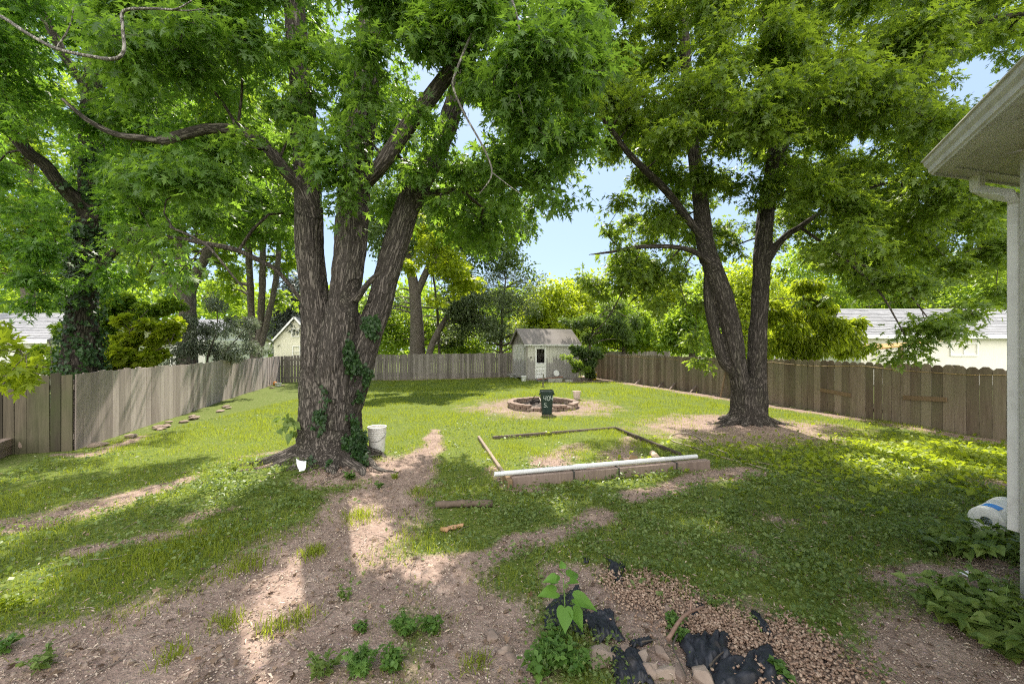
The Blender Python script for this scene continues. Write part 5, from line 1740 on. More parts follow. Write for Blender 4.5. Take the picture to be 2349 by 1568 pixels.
# ------------------------------------------------------------------ corner of the house at right
def house_corner():
    z = np.array([0, 0, 1.])
    C = P(2137, 398, 2.9)
    A = np.array([-.5, -.866, 0]); B = np.array([.973, .23, 0])        # the two eaves, away from the corner
    NA = np.array([.866, -.5, 0]); NB = np.array([.23, -.973, 0])      # into the house
    K = .431                                                           # the mitre's run along an eave per metre inwards
    OV = .38
    bis = unit(NA + NB)
    W = C + bis * OV / .918; W[2] = 0
    root = thing("white_house", "white house corner at the right edge with boxed eave and bent white downspout", "house", W)
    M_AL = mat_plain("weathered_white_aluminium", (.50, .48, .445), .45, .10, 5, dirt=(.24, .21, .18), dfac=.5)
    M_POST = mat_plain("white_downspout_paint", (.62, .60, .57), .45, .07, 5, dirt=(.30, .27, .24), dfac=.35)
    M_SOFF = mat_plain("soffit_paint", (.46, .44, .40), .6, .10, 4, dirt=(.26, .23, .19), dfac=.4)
    for T, N, L in ((A, NA, 3.4), (B, NB, 3.4)):
        pl = lambda t, q: (t, q)
        # border strip, then boards running in from the eave
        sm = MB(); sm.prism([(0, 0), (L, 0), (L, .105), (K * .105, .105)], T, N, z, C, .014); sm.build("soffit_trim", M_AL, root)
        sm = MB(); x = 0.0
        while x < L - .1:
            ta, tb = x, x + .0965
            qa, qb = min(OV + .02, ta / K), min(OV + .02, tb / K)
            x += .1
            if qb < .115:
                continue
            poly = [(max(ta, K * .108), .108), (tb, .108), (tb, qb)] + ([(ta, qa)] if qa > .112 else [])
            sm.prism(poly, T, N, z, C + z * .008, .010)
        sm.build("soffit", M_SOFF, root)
        # moulded fascia with a drip edge
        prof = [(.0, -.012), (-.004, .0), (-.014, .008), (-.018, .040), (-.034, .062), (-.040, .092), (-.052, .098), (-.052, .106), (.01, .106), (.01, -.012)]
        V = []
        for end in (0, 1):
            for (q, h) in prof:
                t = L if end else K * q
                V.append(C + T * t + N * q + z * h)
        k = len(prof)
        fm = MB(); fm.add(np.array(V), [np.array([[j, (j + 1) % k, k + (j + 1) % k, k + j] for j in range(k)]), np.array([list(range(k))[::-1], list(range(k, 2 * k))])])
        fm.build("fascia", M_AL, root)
        # roof slope and wall
        sl = unit(N + z * .42)
        rm = MB(); rm.prism([(-.02, -.02), (L, -.02), (L, 2.2), (K * 2.0, 2.2)], T, sl, unit(np.cross(T, sl)) * (1 if np.cross(T, sl)[2] > 0 else -1), C + z * .110, .03)
        rm.build("roof", M_SHINGLE, root)
        wm = MB(); wm.prism([(.03, 0), (L, 0), (L, .14), (.03 + K * .14, .14)], T, N, z, W, C[2] + .004); wm.build("wall", M_SIDE_W, root)
    cm = MB(); cm.prism([(-.012, -.012), (.09, -.012), (.09, .0), (.028, .03), (-.012, .06)], A, NA, z, W, C[2] + .003)
    cm.build("corner_board", M_AL, root)
    # downspout with elbows: folded metal, lightly ribbed
    a0 = C + B * .40 + NB * .04 - z * .002
    top = P(2331, 452, 2.72)
    pts = smooth_line(np.array([a0 + z * .02, a0 - z * .05, a0 - z * .095 + B * .02, (a0 - z * .115) * .5 + (top + z * .012) * .5, top - B * .03 + z * .0, top - z * .04, top - z * .12]), 6)
    end = P(2331, 1215, 2.72); end2 = P(2345, 1338, 2.70)
    def duct(points, sx=.038, sy=.030):
        V = []
        points = np.asarray(points); tg = unit(np.gradient(points, axis=0))
        cs = [(-1, -.8), (-.8, -1), (-.45, -.93), (0, -1), (.45, -.93), (.8, -1), (1, -.8), (1, .8), (.8, 1), (-.8, 1), (-1, .8)]
        dn = -NB
        for p, t in zip(points, tg):
            v = dn - t * (dn @ t); v /= np.linalg.norm(v); u = np.cross(v, t)
            for a, b in cs:
                V.append(p + u * a * sx + v * b * sy)
        k = len(cs); m = len(points)
        return np.array(V), [np.array([[i * k + j, i * k + (j + 1) % k, (i + 1) * k + (j + 1) % k, (i + 1) * k + j] for i in range(m - 1) for j in range(k)])]
    dm = MB(); dm.add(*duct(np.vstack([pts, [end]])))
    ds = dm.build("downspout", M_POST, root)
    dm = MB(); dm.add(*duct(np.vstack([end + z * .02, end - z * .02, end2]), .041, .033)); dm.build("elbow", M_POST, ds)
    k3 = np.array([B, -NB, z])
    for yy in (492, 1235):
        p = P(2331, yy, 2.72)
        bm = MB()
        bm.bbox(p + B * .02 + NB * .02, (.13, .105, .028), k3, .003)
        bm.build("strap", M_POST, ds)
    for p in (P(2326, 1206, 2.72), P(2328, 1222, 2.72), P(2326, 492, 2.72)):
        bm = MB(); bm.lathe(p + NB * .034, [(.002, .008), (.006, .008), (.007, 0)], 10, np.array([B, z, NB])); bm.build("screw", M_METAL, ds)
    return root
house_corner()
# ------------------------------------------------------------------ fire pit
M_BRICK = mat_rnd("reddish_pit_block", (.17, .115, .09), (.46, .36, .30), .95, .7, 45, (.31, .215, .175))
def fire_pit():
    z0 = gz(*PIT)
    root = thing("fire_pit", "low round fire pit ring of reddish stacked blocks on bare soil", "fire pit", (*PIT, z0))
    for c in range(3):
        n = 30
        for i in range(n):
            if c == 2 and i in (21, 22, 23, 26):
                continue
            a = 2 * math.pi * (i + .5 * (c % 2)) / n + random.uniform(-.012, .012)
            r = .93 + random.uniform(-.022, .022)
            if c == 2:
                r += random.uniform(-.02, .02)
            p = PIT + np.array([math.cos(a), math.sin(a)]) * r
            t = np.array([-math.sin(a), math.cos(a), 0]); n3 = np.array([math.cos(a), math.sin(a), 0])
            tl = random.uniform(-.09, .09)
            ax = np.array([t * math.cos(tl) + n3 * math.sin(tl), n3 * math.cos(tl) - t * math.sin(tl), [0, 0, 1]])
            mb = MB()
            hh = .085 if c < 2 else .06
            zz = z0 - .03 + c * .084 + hh / 2 + random.uniform(-.005, .005)
            mb.bbox((p[0], p[1], zz), (random.uniform(.175, .19), .145 if c < 2 else .17, hh), ax, .009)
            V = mb.V[0]; mb.V[0] = V + (fbm(V * 25, i + c * 40, 2)[:, None] - .5) * .012
            mb.build("brick", M_BRICK, root)
    # ash bed
    th = np.linspace(0, 2 * np.pi, 40, endpoint=False)
    V, F = [], []
    rr = np.linspace(.02, .84, 10)
    for r in rr:
        for a in th:
            p = PIT + np.array([math.cos(a), math.sin(a)]) * r
            V.append([p[0], p[1], z0 + .05 + .06 * math.exp(-(r / .35) ** 2)])
    V = np.array(V); V[:, 2] += (fbm(V * 9, 3, 3) - .5) * .07
    I = np.arange(len(V)).reshape(10, 40)
    Q = np.stack([I[:-1], np.roll(I, -1, 1)[:-1], np.roll(I, -1, 1)[1:], I[1:]], -1).reshape(-1, 4)
    m, nt, out = newmat("ash_and_char")
    n1 = noise(nt, coords(nt), 16, 5, .7)
    finish(nt, out, ramp(nt, n1, [(.35, (.02, .018, .018)), (.52, (.10, .085, .075)), (.7, (.30, .23, .19))]), .95, n1, .9, .02, .1)
    mk("ash", V - np.array(root.location), Q, m, root, None, True)
fire_pit()
M_CHAR = mat_rnd("charred_wood", (.015, .014, .014), (.09, .075, .07), .9, .8, 30)
M_STICK = mat_rnd("pale_stick", (.34, .28, .23), (.62, .55, .47), .85, .4, 60)
lab_ch = ["thick charred log lying deepest in the fire pit ash", "forked charred stick leaning left in the fire pit", "short black charred chunk behind the dark green can in the pit", "long thin charred branch across the fire pit", "charred stub standing upright in the middle of the fire pit"]
for i, (a, b, r) in enumerate((((-.35, .1, .12), (.15, .25, .16), .045), ((-.5, .2, .08), (-.1, .05, .26), .02), ((.0, .3, .12), (.22, .2, .14), .035), ((-.55, -.1, .10), (.1, .4, .24), .014), ((-.12, .12, .05), (-.02, .2, .34), .022))):
    o3 = np.array([*PIT, gz(*PIT)])
    pts = smooth_line(np.array([o3 + a, o3 + (np.array(a) + b) / 2 + [0, .02, .03], o3 + b]), 5)
    V, F = tube(pts, np.linspace(r, r * .6, len(pts)), 9); V = V + (fbm(V * 30, i)[:, None] - .5) * .02
    mb = MB(); mb.add(V, F, None, True)
    if i == 1:
        mb.tube([pts[5], pts[5] + np.array([.1, -.05, .16])], [r * .8, r * .4], 7)
    tag(mb.build("charred_log", M_CHAR), lab_ch[i], "log", "charred wood in the fire pit")
# pale bent stick propped on the front of the ring
pts = smooth_line(np.array([P(1238, 913, 10.6), P(1242, 923, 10.3), P(1249, 933, 10.05), P(1256, 938, 9.95)]), 5)
mb = MB(); mb.tube(pts, np.linspace(.014, .009, len(pts)), 7)
tag(mb.build("bent_stick", M_STICK), "pale bent stick propped over the front edge of the fire pit", "stick")

# ------------------------------------------------------------------ dark green can
def trash_can():
    b = g3(1254, 949)
    root = thing("trash_can", "dark green open trash can with 404 S. painted in white before the fire pit", "trash can", b)
    H, r0, r1 = .60, .125, .165
    def ring(s, z, k=6, rnd=.35):
        out = []
        for qx, qy in ((1, 1), (-1, 1), (-1, -1), (1, -1)):
            base = {(1, 1): 0, (-1, 1): 90, (-1, -1): 180, (1, -1): 270}[(qx, qy)]
            for j in range(k):
                a = math.radians(base + 90 * j / (k - 1))
                out.append([qx * s * (1 - rnd) + math.cos(a) * s * rnd, qy * s * (1 - rnd) + math.sin(a) * s * rnd, z])
        return out
    prof = [(r0 * .96, 0), (r0, .012), (r0 + .036, .53), (r1 + .010, .535), (r1 + .012, .56), (r1 + .004, .565), (r1, .595), (r1 - .006, .60), (r1 - .012, .585), (r0 + .028, .53), (r0 - .01, .03)]
    V = np.array([v for s, z in prof for v in ring(s, z)]) + b
    k = 24; m = len(prof)
    Q = np.array([[i * k + j, i * k + (j + 1) % k, (i + 1) * k + (j + 1) % k, (i + 1) * k + j] for i in range(m - 1) for j in range(k)])
    M_CAN = mat_plain("dark_green_plastic", (.012, .030, .027), .42, .25, 8, dirt=(.07, .075, .065), dfac=.45)
    mb = MB(); mb.add(V, [Q, np.arange(k)[::-1][None], (np.arange(k) + (m - 1) * k)[None]])
    mb.build("body", M_CAN, root)
    hb = MB()
    for s in (-1, 1):
        hb.bbox(b + np.array([s * (r1 + .02), 0, .50]), (.03, .09, .05), None, .01)
    hb.build("handle", M_CAN, root)
    S = {'4': [[(.02, 1), (.0, .42), (.52, .50)], [(.5, 1.02), (.44, .0)]], '0': [[(.28, .98), (.08, .8), (.02, .45), (.14, .08), (.32, .02), (.5, .2), (.54, .6), (.44, .9), (.28, .98)]],
         'S': [[(.55, .9), (.25, 1.0), (.03, .82), (.1, .6), (.4, .5), (.55, .3), (.42, .06), (.15, .0), (-.02, .14)]], '.': [[(0, .02), (.07, .0)]]}
    lm = MB()
    def face(u, h):
        f = min(1, max(0, (h - .012) / .518))
        return b + np.array([u, -(r0 + .036 * f) - .0025, h])
    def word(txt, x, h, size, wd):
        for ch in txt:
            for st in S[ch]:
                p = smooth_line(np.array([[q[0], q[1], 0] for q in st]), 3) if len(st) > 2 else np.array([[q[0], q[1], 0] for q in st])
                for q0, q1 in zip(p[:-1], p[1:]):
                    A = face(x + q0[0] * size, h + q0[1] * size); B = face(x + q1[0] * size, h + q1[1] * size)
                    t = unit(B - A); nn = unit(np.cross(t, np.array([0, -1., 0.06])))
                    A = A - t * wd * .3; B = B + t * wd * .3
                    lm.add(np.array([A - nn * wd / 2, B - nn * wd / 2, B + nn * wd / 2, A + nn * wd / 2]), [np.array([[0, 1, 2, 3]])])
            x += size * (.74 if ch != '.' else .2)
    word("404", -.085, .355, .115, .014)
    word("S.", -.075, .19, .10, .013)
    lm.build("lettering", mat_plain("white_brush_paint", (.40, .45, .43), .6, .2, 60), root)
trash_can()

# buckets
p = g3(1323, 917)
tub = thing("clear_tub", "cloudy pinkish tub standing on the soil right of the fire pit", "tub", p)
mb = MB(); mb.lathe(p, [(.095, 0), (.10, .01), (.125, .25), (.135, .252), (.135, .275), (.126, .278), (.118, .25), (.092, .02), (.002, .02)], 28, None, True, False)
mb.build("body", M_BCLEAR, tub, True)
p = P(865, 1047, 6.0); p[2] = gz(p[0], p[1])
wb = bucket("white_bucket", "tall dirty white bucket with a wire handle beside the huge maple", p, .112, .132, .395, M_BWHITE)
M_INK = mat_plain("dark_print", (.13, .16, .22), .6, .3, 40)
mb = MB()
for i in range(9):
    for j in range(2):
        if random.random() < .8:
            a0 = math.radians(212 + j * 9); a1 = a0 + math.radians(random.uniform(4, 8)); hz = .06 + i * .017
            r = .112 + .02 * hz / .395 + .0015
            mb.add(np.array([p + [math.cos(a) * r, math.sin(a) * r, h] for a, h in ((a0, hz), (a1, hz), (a1, hz + .010), (a0, hz + .010))]), [np.array([[0, 1, 2, 3]])])
mb.build("printed_label", M_INK, wb)
# bucket lying on its side by the downspout
p = P(2305, 1172, 3.62); p[2] = gz(p[0], p[1]) + .135
axl = np.array([.93, .30, .10]); axl /= np.linalg.norm(axl)
uu = unit(np.cross(axl, [0, 0, 1])); vv = np.cross(uu, axl)
fb = thing("fallen_bucket", "dirty white bucket lying on its side by the downspout with a blue label", "bucket", p)
mb = MB()
base = p - axl * .30
prof = [(.040, .012), (.040, .004), (.115, .0), (.121, .008), (.127, .30), (.135, .302), (.136, .36), (.128, .362), (.12, .30), (.114, .02), (.040, .012)]
mb.lathe(base, prof, 36, np.array([uu, vv, axl]), False, False)
mb.build("body", M_BWHITE, fb, True)
lm = MB()
for (a0, a1, h0, h1) in ((60, 112, .05, .13),):
    ang = np.radians(np.linspace(a0, a1, 9)); V = []
    for h in (h0, h1):
        r = .1235 + .006 * h / .3
        for a in ang:
            V.append(base + uu * math.cos(a) * r + vv * math.sin(a) * r + axl * h)
    lm.add(np.array(V), [np.array([[i, i + 1, 10 + i, 9 + i] for i in range(8)])])
lm.build("blue_label", mat_plain("blue_print", (.04, .22, .62), .5, .1), fb)
hb = MB(); hb.tube(smooth_line(np.array([base + axl * .27 + uu * .128, base + axl * .2 + uu * .155 - vv * .06, base + axl * .18 + uu * .12 - vv * .11, base + axl * .27 - vv * .125]), 5), .0028, 6)
hb.build("handle", M_METAL, fb)

# ------------------------------------------------------------------ timber bed, pipe, logs
def timber(name, label, a, b, w, h, mat, lift=0.0, cat="timber", group="timbers edging the empty bed"):
    a, b = np.array(a, float), np.array(b, float)
    root = thing(name, label, cat, (a + b) / 2, group)
    dv = unit(b - a); sd = unit(np.cross([0, 0, 1], dv)); up = np.cross(dv, sd)
    mb = MB(); mb.bbox((a + b) / 2 + up * (h / 2 + lift), (np.linalg.norm(b - a), w, h), np.array([dv, sd, up]), .007)
    mb.build("beam", mat, root)
    return root, dv, sd, up
a, b = g3(1172, 1112), g3(1624, 1074)
tb, dv, sd, up = timber("front_timber", "long brown timber with three dark straps at the near edge of the bed", a + [0, 0, -.01], b + [0, 0, -.01], .10, .135, M_TIMBER)
for f in (.285, .505, .81):
    c = a + (b - a) * f
    mb = MB()
    mb.box(c - sd * .0535 + up * .06, (.022, .006, .137), np.array([dv, sd, up])); mb.box(c + up * .128, (.022, .112, .006), np.array([dv, sd, up]))
    mb.build("strap", M_METAL, tb)
mb = MB(); c = a - dv * .03
mb.bbox(c + up * .055 + sd * .06, (.06, .34, .11), np.array([dv, sd, up]), .008); mb.build("end_block", M_NEWWOOD, tb)
timber("left_timber", "narrow weathered timber along the left edge of the bed", g3(1158, 1095), g3(1098, 1004), .045, .06, mat_wood("grey_tan_timber", (.15, .115, .09), (.30, .24, .19)))
timber("back_timber", "low dark timber along the far edge of the bed", g3(1130, 1003), g3(1412, 983), .05, .05, M_TIMBER_D)
timber("right_timber", "dark timber running along the right edge of the bed", g3(1414, 985), g3(1560, 1047), .05, .062, M_TIMBER_D)
# white pipe with a coupling
pa = P(1134, 1087, 4.735); pb = P(1598, 1046, 5.46)
rt = thing("plastic_pipe", "long white plastic pipe resting on the front timber of the bed", "pipe", (pa + pb) / 2)
dvp = unit(pb - pa)
mb = MB(); L = np.linalg.norm(pb - pa)
axp = np.array([unit(np.cross([0, 0, 1], dvp)), np.cross(dvp, unit(np.cross([0, 0, 1], dvp))), dvp])
M_PVC = mat_plain("white_pvc", (.64, .65, .66), .35, .04, 4, dirt=(.55, .5, .44), dfac=.3)
mb.lathe(pa, [(.022, .02), (.022, 0), (.029, 0), (.029, L * .41), (.029, L), (.022, L), (.022, L - .02)], 20, axp)
mb.build("tube", M_PVC, rt, True)
mb = MB(); mb.lathe(pa, [(.029, L * .36), (.0335, L * .361), (.0335, L * .418), (.029, L * .419)], 20, axp, False, False)
mb.build("coupling", M_PVC, rt, True)
M_ENDWOOD = mat_rnd("pale_log", (.42, .31, .22), (.66, .54, .42), .85, .4, 20)
a, b = g3(1497, 1046) + [0, 0, .05], g3(1510, 1062) + [0, 0, .05]
mb = MB(); mb.tube([a, a * .5 + b * .5, b], [.048, .05, .047], 12)
tag(mb.build("cut_log", M_ENDWOOD), "short pale cut log lying behind the white pipe in the bed", "log")
a = g3(1455, 1062)
mb = MB(); mb.prism([(-.10, 0), (.10, 0), (.05, .10), (-.04, .12)], (1, 0, 0), (0, .3, .95), (0, .95, -.3), a, .03)
tag(mb.build("wood_scrap", M_NEWWOOD), "small tan pointed wood scrap behind the white pipe", "scrap")
# hose
hp = [(1760, 1078), (1700, 1062), (1640, 1046), (1590, 1026), (1545, 1012), (1537, 1002), (1552, 996), (1580, 997), (1605, 1006), (1625, 1022), (1665, 1040), (1720, 1058), (1790, 1072)]
pts = np.array([g3(*q) for q in hp]); pts = smooth_line(pts, 7)
pts[:, 2] = gh(pts[:, 0], pts[:, 1]) + .012
mb = MB(); mb.tube(pts, .011, 8)
tag(mb.build("garden_hose", mat_plain("tan_grey_hose", (.30, .25, .19), .5, .15)), "doubled tan garden hose looped on the soil by the right maple", "hose")
# log, rotten chunk
a, b = g3(1000, 1161) + [0, 0, .03], g3(1130, 1157) + [0, 0, .035]
pts = smooth_line(np.array([a, a * .5 + b * .5 + [0, .01, .004], b]), 8)
V, F = tube(pts, .036 + .006 * np.sin(np.arange(len(pts))), 12); V = V + (fbm(V * 22, 8)[:, None] - .5) * .018
mb = MB(); mb.add(V, F, None, True)
tag(mb.build("rotting_log", mat_rnd("dark_log_bark", (.06, .045, .035), (.20, .15, .115), .95, .8, 30)), "dark rotting log lying in the ground cover left of the bed", "log")
for i in range(3):
    c = g3(1020 + i * 16, 1212 - i * 4)
    mb = MB(); mb.bbox(c + [0, 0, .02], (.10, .05, .035), np.array([[.9, .3 * (i - 1), .1], [-.3 * (i - 1), .9, 0], [0, 0, 1]]), .012)
    V = mb.V[0]; mb.V[0] = V + (fbm(V * 40, i)[:, None] - .5) * .03
    tag(mb.build("rotten_chunk", mat_rnd("orange_rot", (.36, .19, .09), (.62, .42, .26), .9, .6, 50)), ("orange rotten wood chunk, left one of three near the dark log", "orange rotten wood chunk in the middle of three near the dark log", "orange rotten wood chunk, right one of three near the dark log")[i], "wood chunk", "rotten wood chunks")

# white scrap at the foot of the big tree
def scrap(name, label, pts3, mat, seed, cat, th=.003, n=9, rough=.03, group=None):
    q = [np.asarray(p, float) for p in pts3]
    V = []
    for u in np.linspace(0, 1, n):
        for v in np.linspace(0, 1, n):
            V.append((q[0] * (1 - u) + q[1] * u) * (1 - v) + (q[3] * (1 - u) + q[2] * u) * v)
    V = np.array(V)
    V = V + (np.column_stack([fbm(V * 9, seed), fbm(V * 9, seed + 1), fbm(V * 11, seed + 2)]) - .5) * rough * 2
    I = np.arange(n * n).reshape(n, n)
    Q = np.stack([I[:-1, :-1], I[1:, :-1], I[1:, 1:], I[:-1, 1:]], -1).reshape(-1, 4)
    o = mk(name, V, Q, mat, None, {"rnd": np.full(len(V), .5)}, True)
    s = o.modifiers.new("thickness", 'SOLIDIFY'); s.thickness = th
    return tag(o, label, cat, group)
M_PAPER = mat_plain("white_plastic_scrap", (.80, .80, .84), .5, .05)
scrap("plastic_scrap", "white plastic scrap lodged at the left foot of the huge maple", [P(679, 1052, 4.95), P(703, 1058, 4.9), P(700, 1076, 4.88), P(686, 1079, 4.85)], M_PAPER, 3, "scrap")
for i, (q, lab) in enumerate((([(2160, 1345), (2196, 1352), (2192, 1368), (2166, 1362)], "broad white scrap at the left end of the torn pieces among the vine"),
                              ([(2196, 1330), (2226, 1340), (2222, 1345), (2200, 1340)], "thin white strip, farthest of the torn pieces in the vine"),
                              ([(2224, 1345), (2262, 1352), (2258, 1360), (2230, 1356)], "folded white scrap in the middle of the torn pieces in the vine"),
                              ([(2262, 1366), (2296, 1384), (2286, 1398), (2258, 1374)], "curled white scrap nearest the downspout among the vine"))):
    pp = [g3(*k) + [0, 0, .05 + .03 * (j % 2)] for j, k in enumerate(q)]
    scrap("torn_scrap", lab, pp, M_PAPER, 20 + i, "scrap", rough=.02, group="torn white scraps in the vine")

# ------------------------------------------------------------------ stones
M_STONE = mat_rnd("field_stone", (.17, .12, .10), (.38, .30, .245), .95, .6, 14, (.27, .205, .165))
def stone_mesh(rng, sub=2):
    import bmesh
    bm = bmesh.new(); bmesh.ops.create_icosphere(bm, subdivisions=sub, radius=1)
    V = np.array([v.co[:] for v in bm.verts]); F = np.array([[v.index for v in f.verts] for f in bm.faces]); bm.free()
    s = rng.integers(1, 9999)
    V = V * (1 + (fbm(V * 1.6 + s, s, 2)[:, None] - .5) * .7)
    for k in range(9):
        nrm = unit(rng.normal(0, 1, 3)); h = rng.uniform(.55, .85)
        ex = V @ nrm - h
        V = V - np.clip(ex, 0, None)[:, None] * nrm * .92
    return V, F
def stone(c, size, rng, label, name="stone", group=None, mat=None, sub=3):
    V, F = stone_mesh(rng, sub)
    a = rng.uniform(0, 6.28); R = np.array([[math.cos(a), math.sin(a), 0], [-math.sin(a), math.cos(a), 0], [0, 0, 1]])
    V = (V * np.asarray(size)) @ R
    V[:, 2] += size[2] * .45
    o = mk(name, V, F, mat or M_STONE, None, {"rnd": np.full(len(V), rng.random())}, False)
    o.location = tuple(float(k) for k in c)
    return tag(o, label, "stone", group)
rng = np.random.default_rng(9)
for (x0, y0, x1, y1, n, lab) in ((335, 990, 440, 960, 16, "flat grey-brown stone in the long pile at the foot of the pale fence"),
                            (470, 946, 530, 932, 4, "flat stone lying alone-ish along the middle of the pale fence"),
                            (606, 893, 640, 884, 6, "small stone in the heap by the far left corner")):
    for i in range(n):
        f = rng.random()
        p = g3(x0 + (x1 - x0) * f + rng.uniform(-6, 6), y0 + (y1 - y0) * f + rng.uniform(-6, 3))
        if not in_yard(p[None, :2], .05)[0]:
            p[:2] += E1 * .15
        s = rng.uniform(.045, .11)
        stone(p + [0, 0, rng.uniform(0, .03)], (s * 1.3, s * .9, s * .34), rng, lab, group=lab.replace("stone", "stones", 1) + " set", sub=2)
stone(g3(225, 1024), (.14, .09, .05), rng, "dark flat stone near the near corner of the pale fence")
stone(g3(300, 1005), (.12, .08, .05), rng, "tan stone between the near fence corner and the long stone pile")
for (x, y, s, lab) in ((1562, 1619 * 1.0, .0, ""),):
    pass
def zb(x, y):                 # point of the bottom close-up -> picture
    return (1250 + x / 2.7635) * .9176, (1350 + y / 2.7635) * .9176
for (x, y, s, lab) in ((860, 755, (.050, .042, .034), "rounded pale rock left of the stick on the black sheet"),
                       (985, 800, (.066, .040, .036), "angular tan rock beside the rounded pale rock"),
                       (1020, 880, (.052, .046, .04), "smooth brown rock in the middle of the black sheeting"),
                       (1130, 900, (.07, .035, .034), "flat pinkish rock right of the smooth brown rock"),
                       (1245, 905, (.06, .032, .032), "long pale brown rock right of the flat pinkish rock"),
                       (1390, 920, (.07, .045, .05), "pointed pinkish rock between the two big black folds"),
                       (700, 800, (.11, .07, .035), "broad flat tan slab under the weeds beside the black sheet"),
                       (1165, 468, (.048, .036, .03), "greyish rock half hidden in the weeds above the gravel"),
                       (1120, 770, (.06, .034, .03), "brown slab rock left of the pleated black sheet"),
                       (40, 740, (.05, .032, .02), "pale stone bedded in bare soil left of the weeds"),
                       (1228, 512, (.026, .022, .016), "single round pale pebble at the top of the gravel"),
                       (-55, 640, (.05, .034, .03), "pale stone in the bare soil farthest left of the black sheet")):
    xx, yy = zb(x, y)
    stone(g3(xx, yy), s, rng, lab, "rock")
for (x, y, s, lab) in ((1100, 1384, (.03, .02, .016), "small whitish stone on the bare soil above the weed clump"), (1170, 1500, (.045, .03, .02), "flat whitish stone low in the bare soil by the bottom edge"), (490, 1300, (.03, .02, .012), "pale chip of stone on the shaded path"), (768, 1238, (.03, .022, .012), "pale flat stone on the sunlit part of the path")):
    stone(g3(x, y), s, rng, lab, "rock")

# ------------------------------------------------------------------ black sheeting
def mat_fabric():
    m, nt, out = newmat("black_landscape_fabric")
    n1 = noise(nt, coords(nt), 20, 4); n2_ = noise(nt, coords(nt), 260, 2)
    c = ramp(nt, n1, [(.3, (.007, .008, .012)), (.7, (.028, .030, .040))])
    c = mixc(nt, math_n(nt, 'MULTIPLY', ramp(nt, noise(nt, coords(nt), 9, 5), [(.6, (0, 0, 0)), (.8, (1, 1, 1))]), .3), c, (.16, .125, .10))
    finish(nt, out, c, .48, n2_, .2, .002, .4)
    return m
M_FAB = mat_fabric()
def fabric(label, quad, seed, hgt=.06, n=44, pleat=None, lift=.015, tuck=1.0):
    q = [np.array([*G(*zb(*p)), 0]) for p in quad]
    U, Vv = np.meshgrid(np.linspace(0, 1, n), np.linspace(0, 1, n), indexing='ij')
    u, v = U.ravel()[:, None], Vv.ravel()[:, None]
    X = (q[0] * (1 - u) + q[1] * u) * (1 - v) + (q[3] * (1 - u) + q[2] * u) * v
    w = fbm(X * 7 + seed, seed, 2) - .5
    X[:, :2] += np.column_stack([fbm(X * 5 + 9, seed + 3) - .5, fbm(X * 5 + 4, seed + 4) - .5]) * .10
    r1 = 1 - np.abs(fbm(X * np.array([5.5, 5.5, 0]) + seed * 3.1, seed + 1, 2) - .5) * 2
    r2 = 1 - np.abs(fbm(X * np.array([24, 24, 0]) + seed, seed + 2, 2) - .5) * 2
    edge = np.minimum.reduce([u[:, 0], 1 - u[:, 0], v[:, 0], 1 - v[:, 0]])
    e = np.clip(edge * 5, 0, 1)
    cr = 1 - np.abs(fbm(np.column_stack([u[:, 0] * 9 + w * 2.5, v[:, 0] * 2.2 + w * 1.5, u[:, 0] * 0]) + seed * 7.7, seed + 8, 3) - .5) * 2.4
    z = lift + hgt * .42 * (r1 ** 2) * (.35 + .65 * e) + hgt * .42 * np.clip(cr, 0, 1) ** 4 * e + hgt * .06 * r2 ** 2
    if pleat:
        z = z + hgt * .40 * np.abs(np.sin(math.pi * pleat * (u[:, 0] + .25 * v[:, 0] + w * .3))) ** .6 * e
    z = z * tuck * .62 - .012 * (1 - e)
    X[:, 2] = gh(X[:, 0], X[:, 1]) + z
    I = np.arange(n * n).reshape(n, n)
    Q = np.stack([I[:-1, :-1], I[1:, :-1], I[1:, 1:], I[:-1, 1:]], -1).reshape(-1, 4)
    tear = fbm(np.column_stack([u[:, 0] * 6, v[:, 0] * 6, u[:, 0] * 0]) + seed * 5.3, seed + 6, 3)
    keepv = edge > (tear - .40) * .28
    Q = Q[keepv[Q].all(1)]
    o = mk("black_sheet", X, Q, M_FAB, None, None, True)
    s = o.modifiers.new("thickness", 'SOLIDIFY'); s.thickness = .0025
    return tag(o, label, "plastic sheet", "pieces of black ground sheeting")
fabric("crumpled black sheet gathered like a pot around the big-leaved sprout", [(330, 400), (560, 260), (590, 620), (320, 610)], 1, .11)
fabric("black sheet bunched in sharp folds right of the sprout", [(560, 520), (780, 470), (860, 680), (640, 690)], 2, .10)
fabric("narrow torn black strip standing up in the weeds above the gravel", [(705, 105), (840, 150), (830, 340), (790, 330)], 3, .07, 26)
fabric("tiny black scrap in the weeds left of the torn strip", [(585, 105), (630, 105), (632, 145), (590, 150)], 4, .03, 14)
fabric("large dull black sheet folded along the lower edge left of the rocks", [(680, 700), (960, 760), (1120, 1010), (800, 1010)], 5, .07, pleat=3)
fabric("pleated black sheet fanned beneath the gravel in the middle", [(1240, 640), (1590, 620), (1660, 840), (1330, 900)], 6, .09, pleat=5)
fabric("rumpled black sheet at the lower right with gravel on it", [(1400, 860), (1900, 690), (2100, 1010), (1480, 1010)], 7, .08, 52, pleat=4)
fabric("dark rolled black strip climbing out of the gravel at right", [(1710, 480), (1790, 500), (1890, 690), (1780, 640)], 8, .10, 30)
fabric("long black strip lying diagonally above the brown stick", [(1180, 620), (1420, 400), (1460, 430), (1220, 650)], 9, .05, 30)
fabric("small black flap showing between the rocks and weeds", [(900, 680), (1050, 650), (1070, 720), (940, 740)], 10, .05, 22)

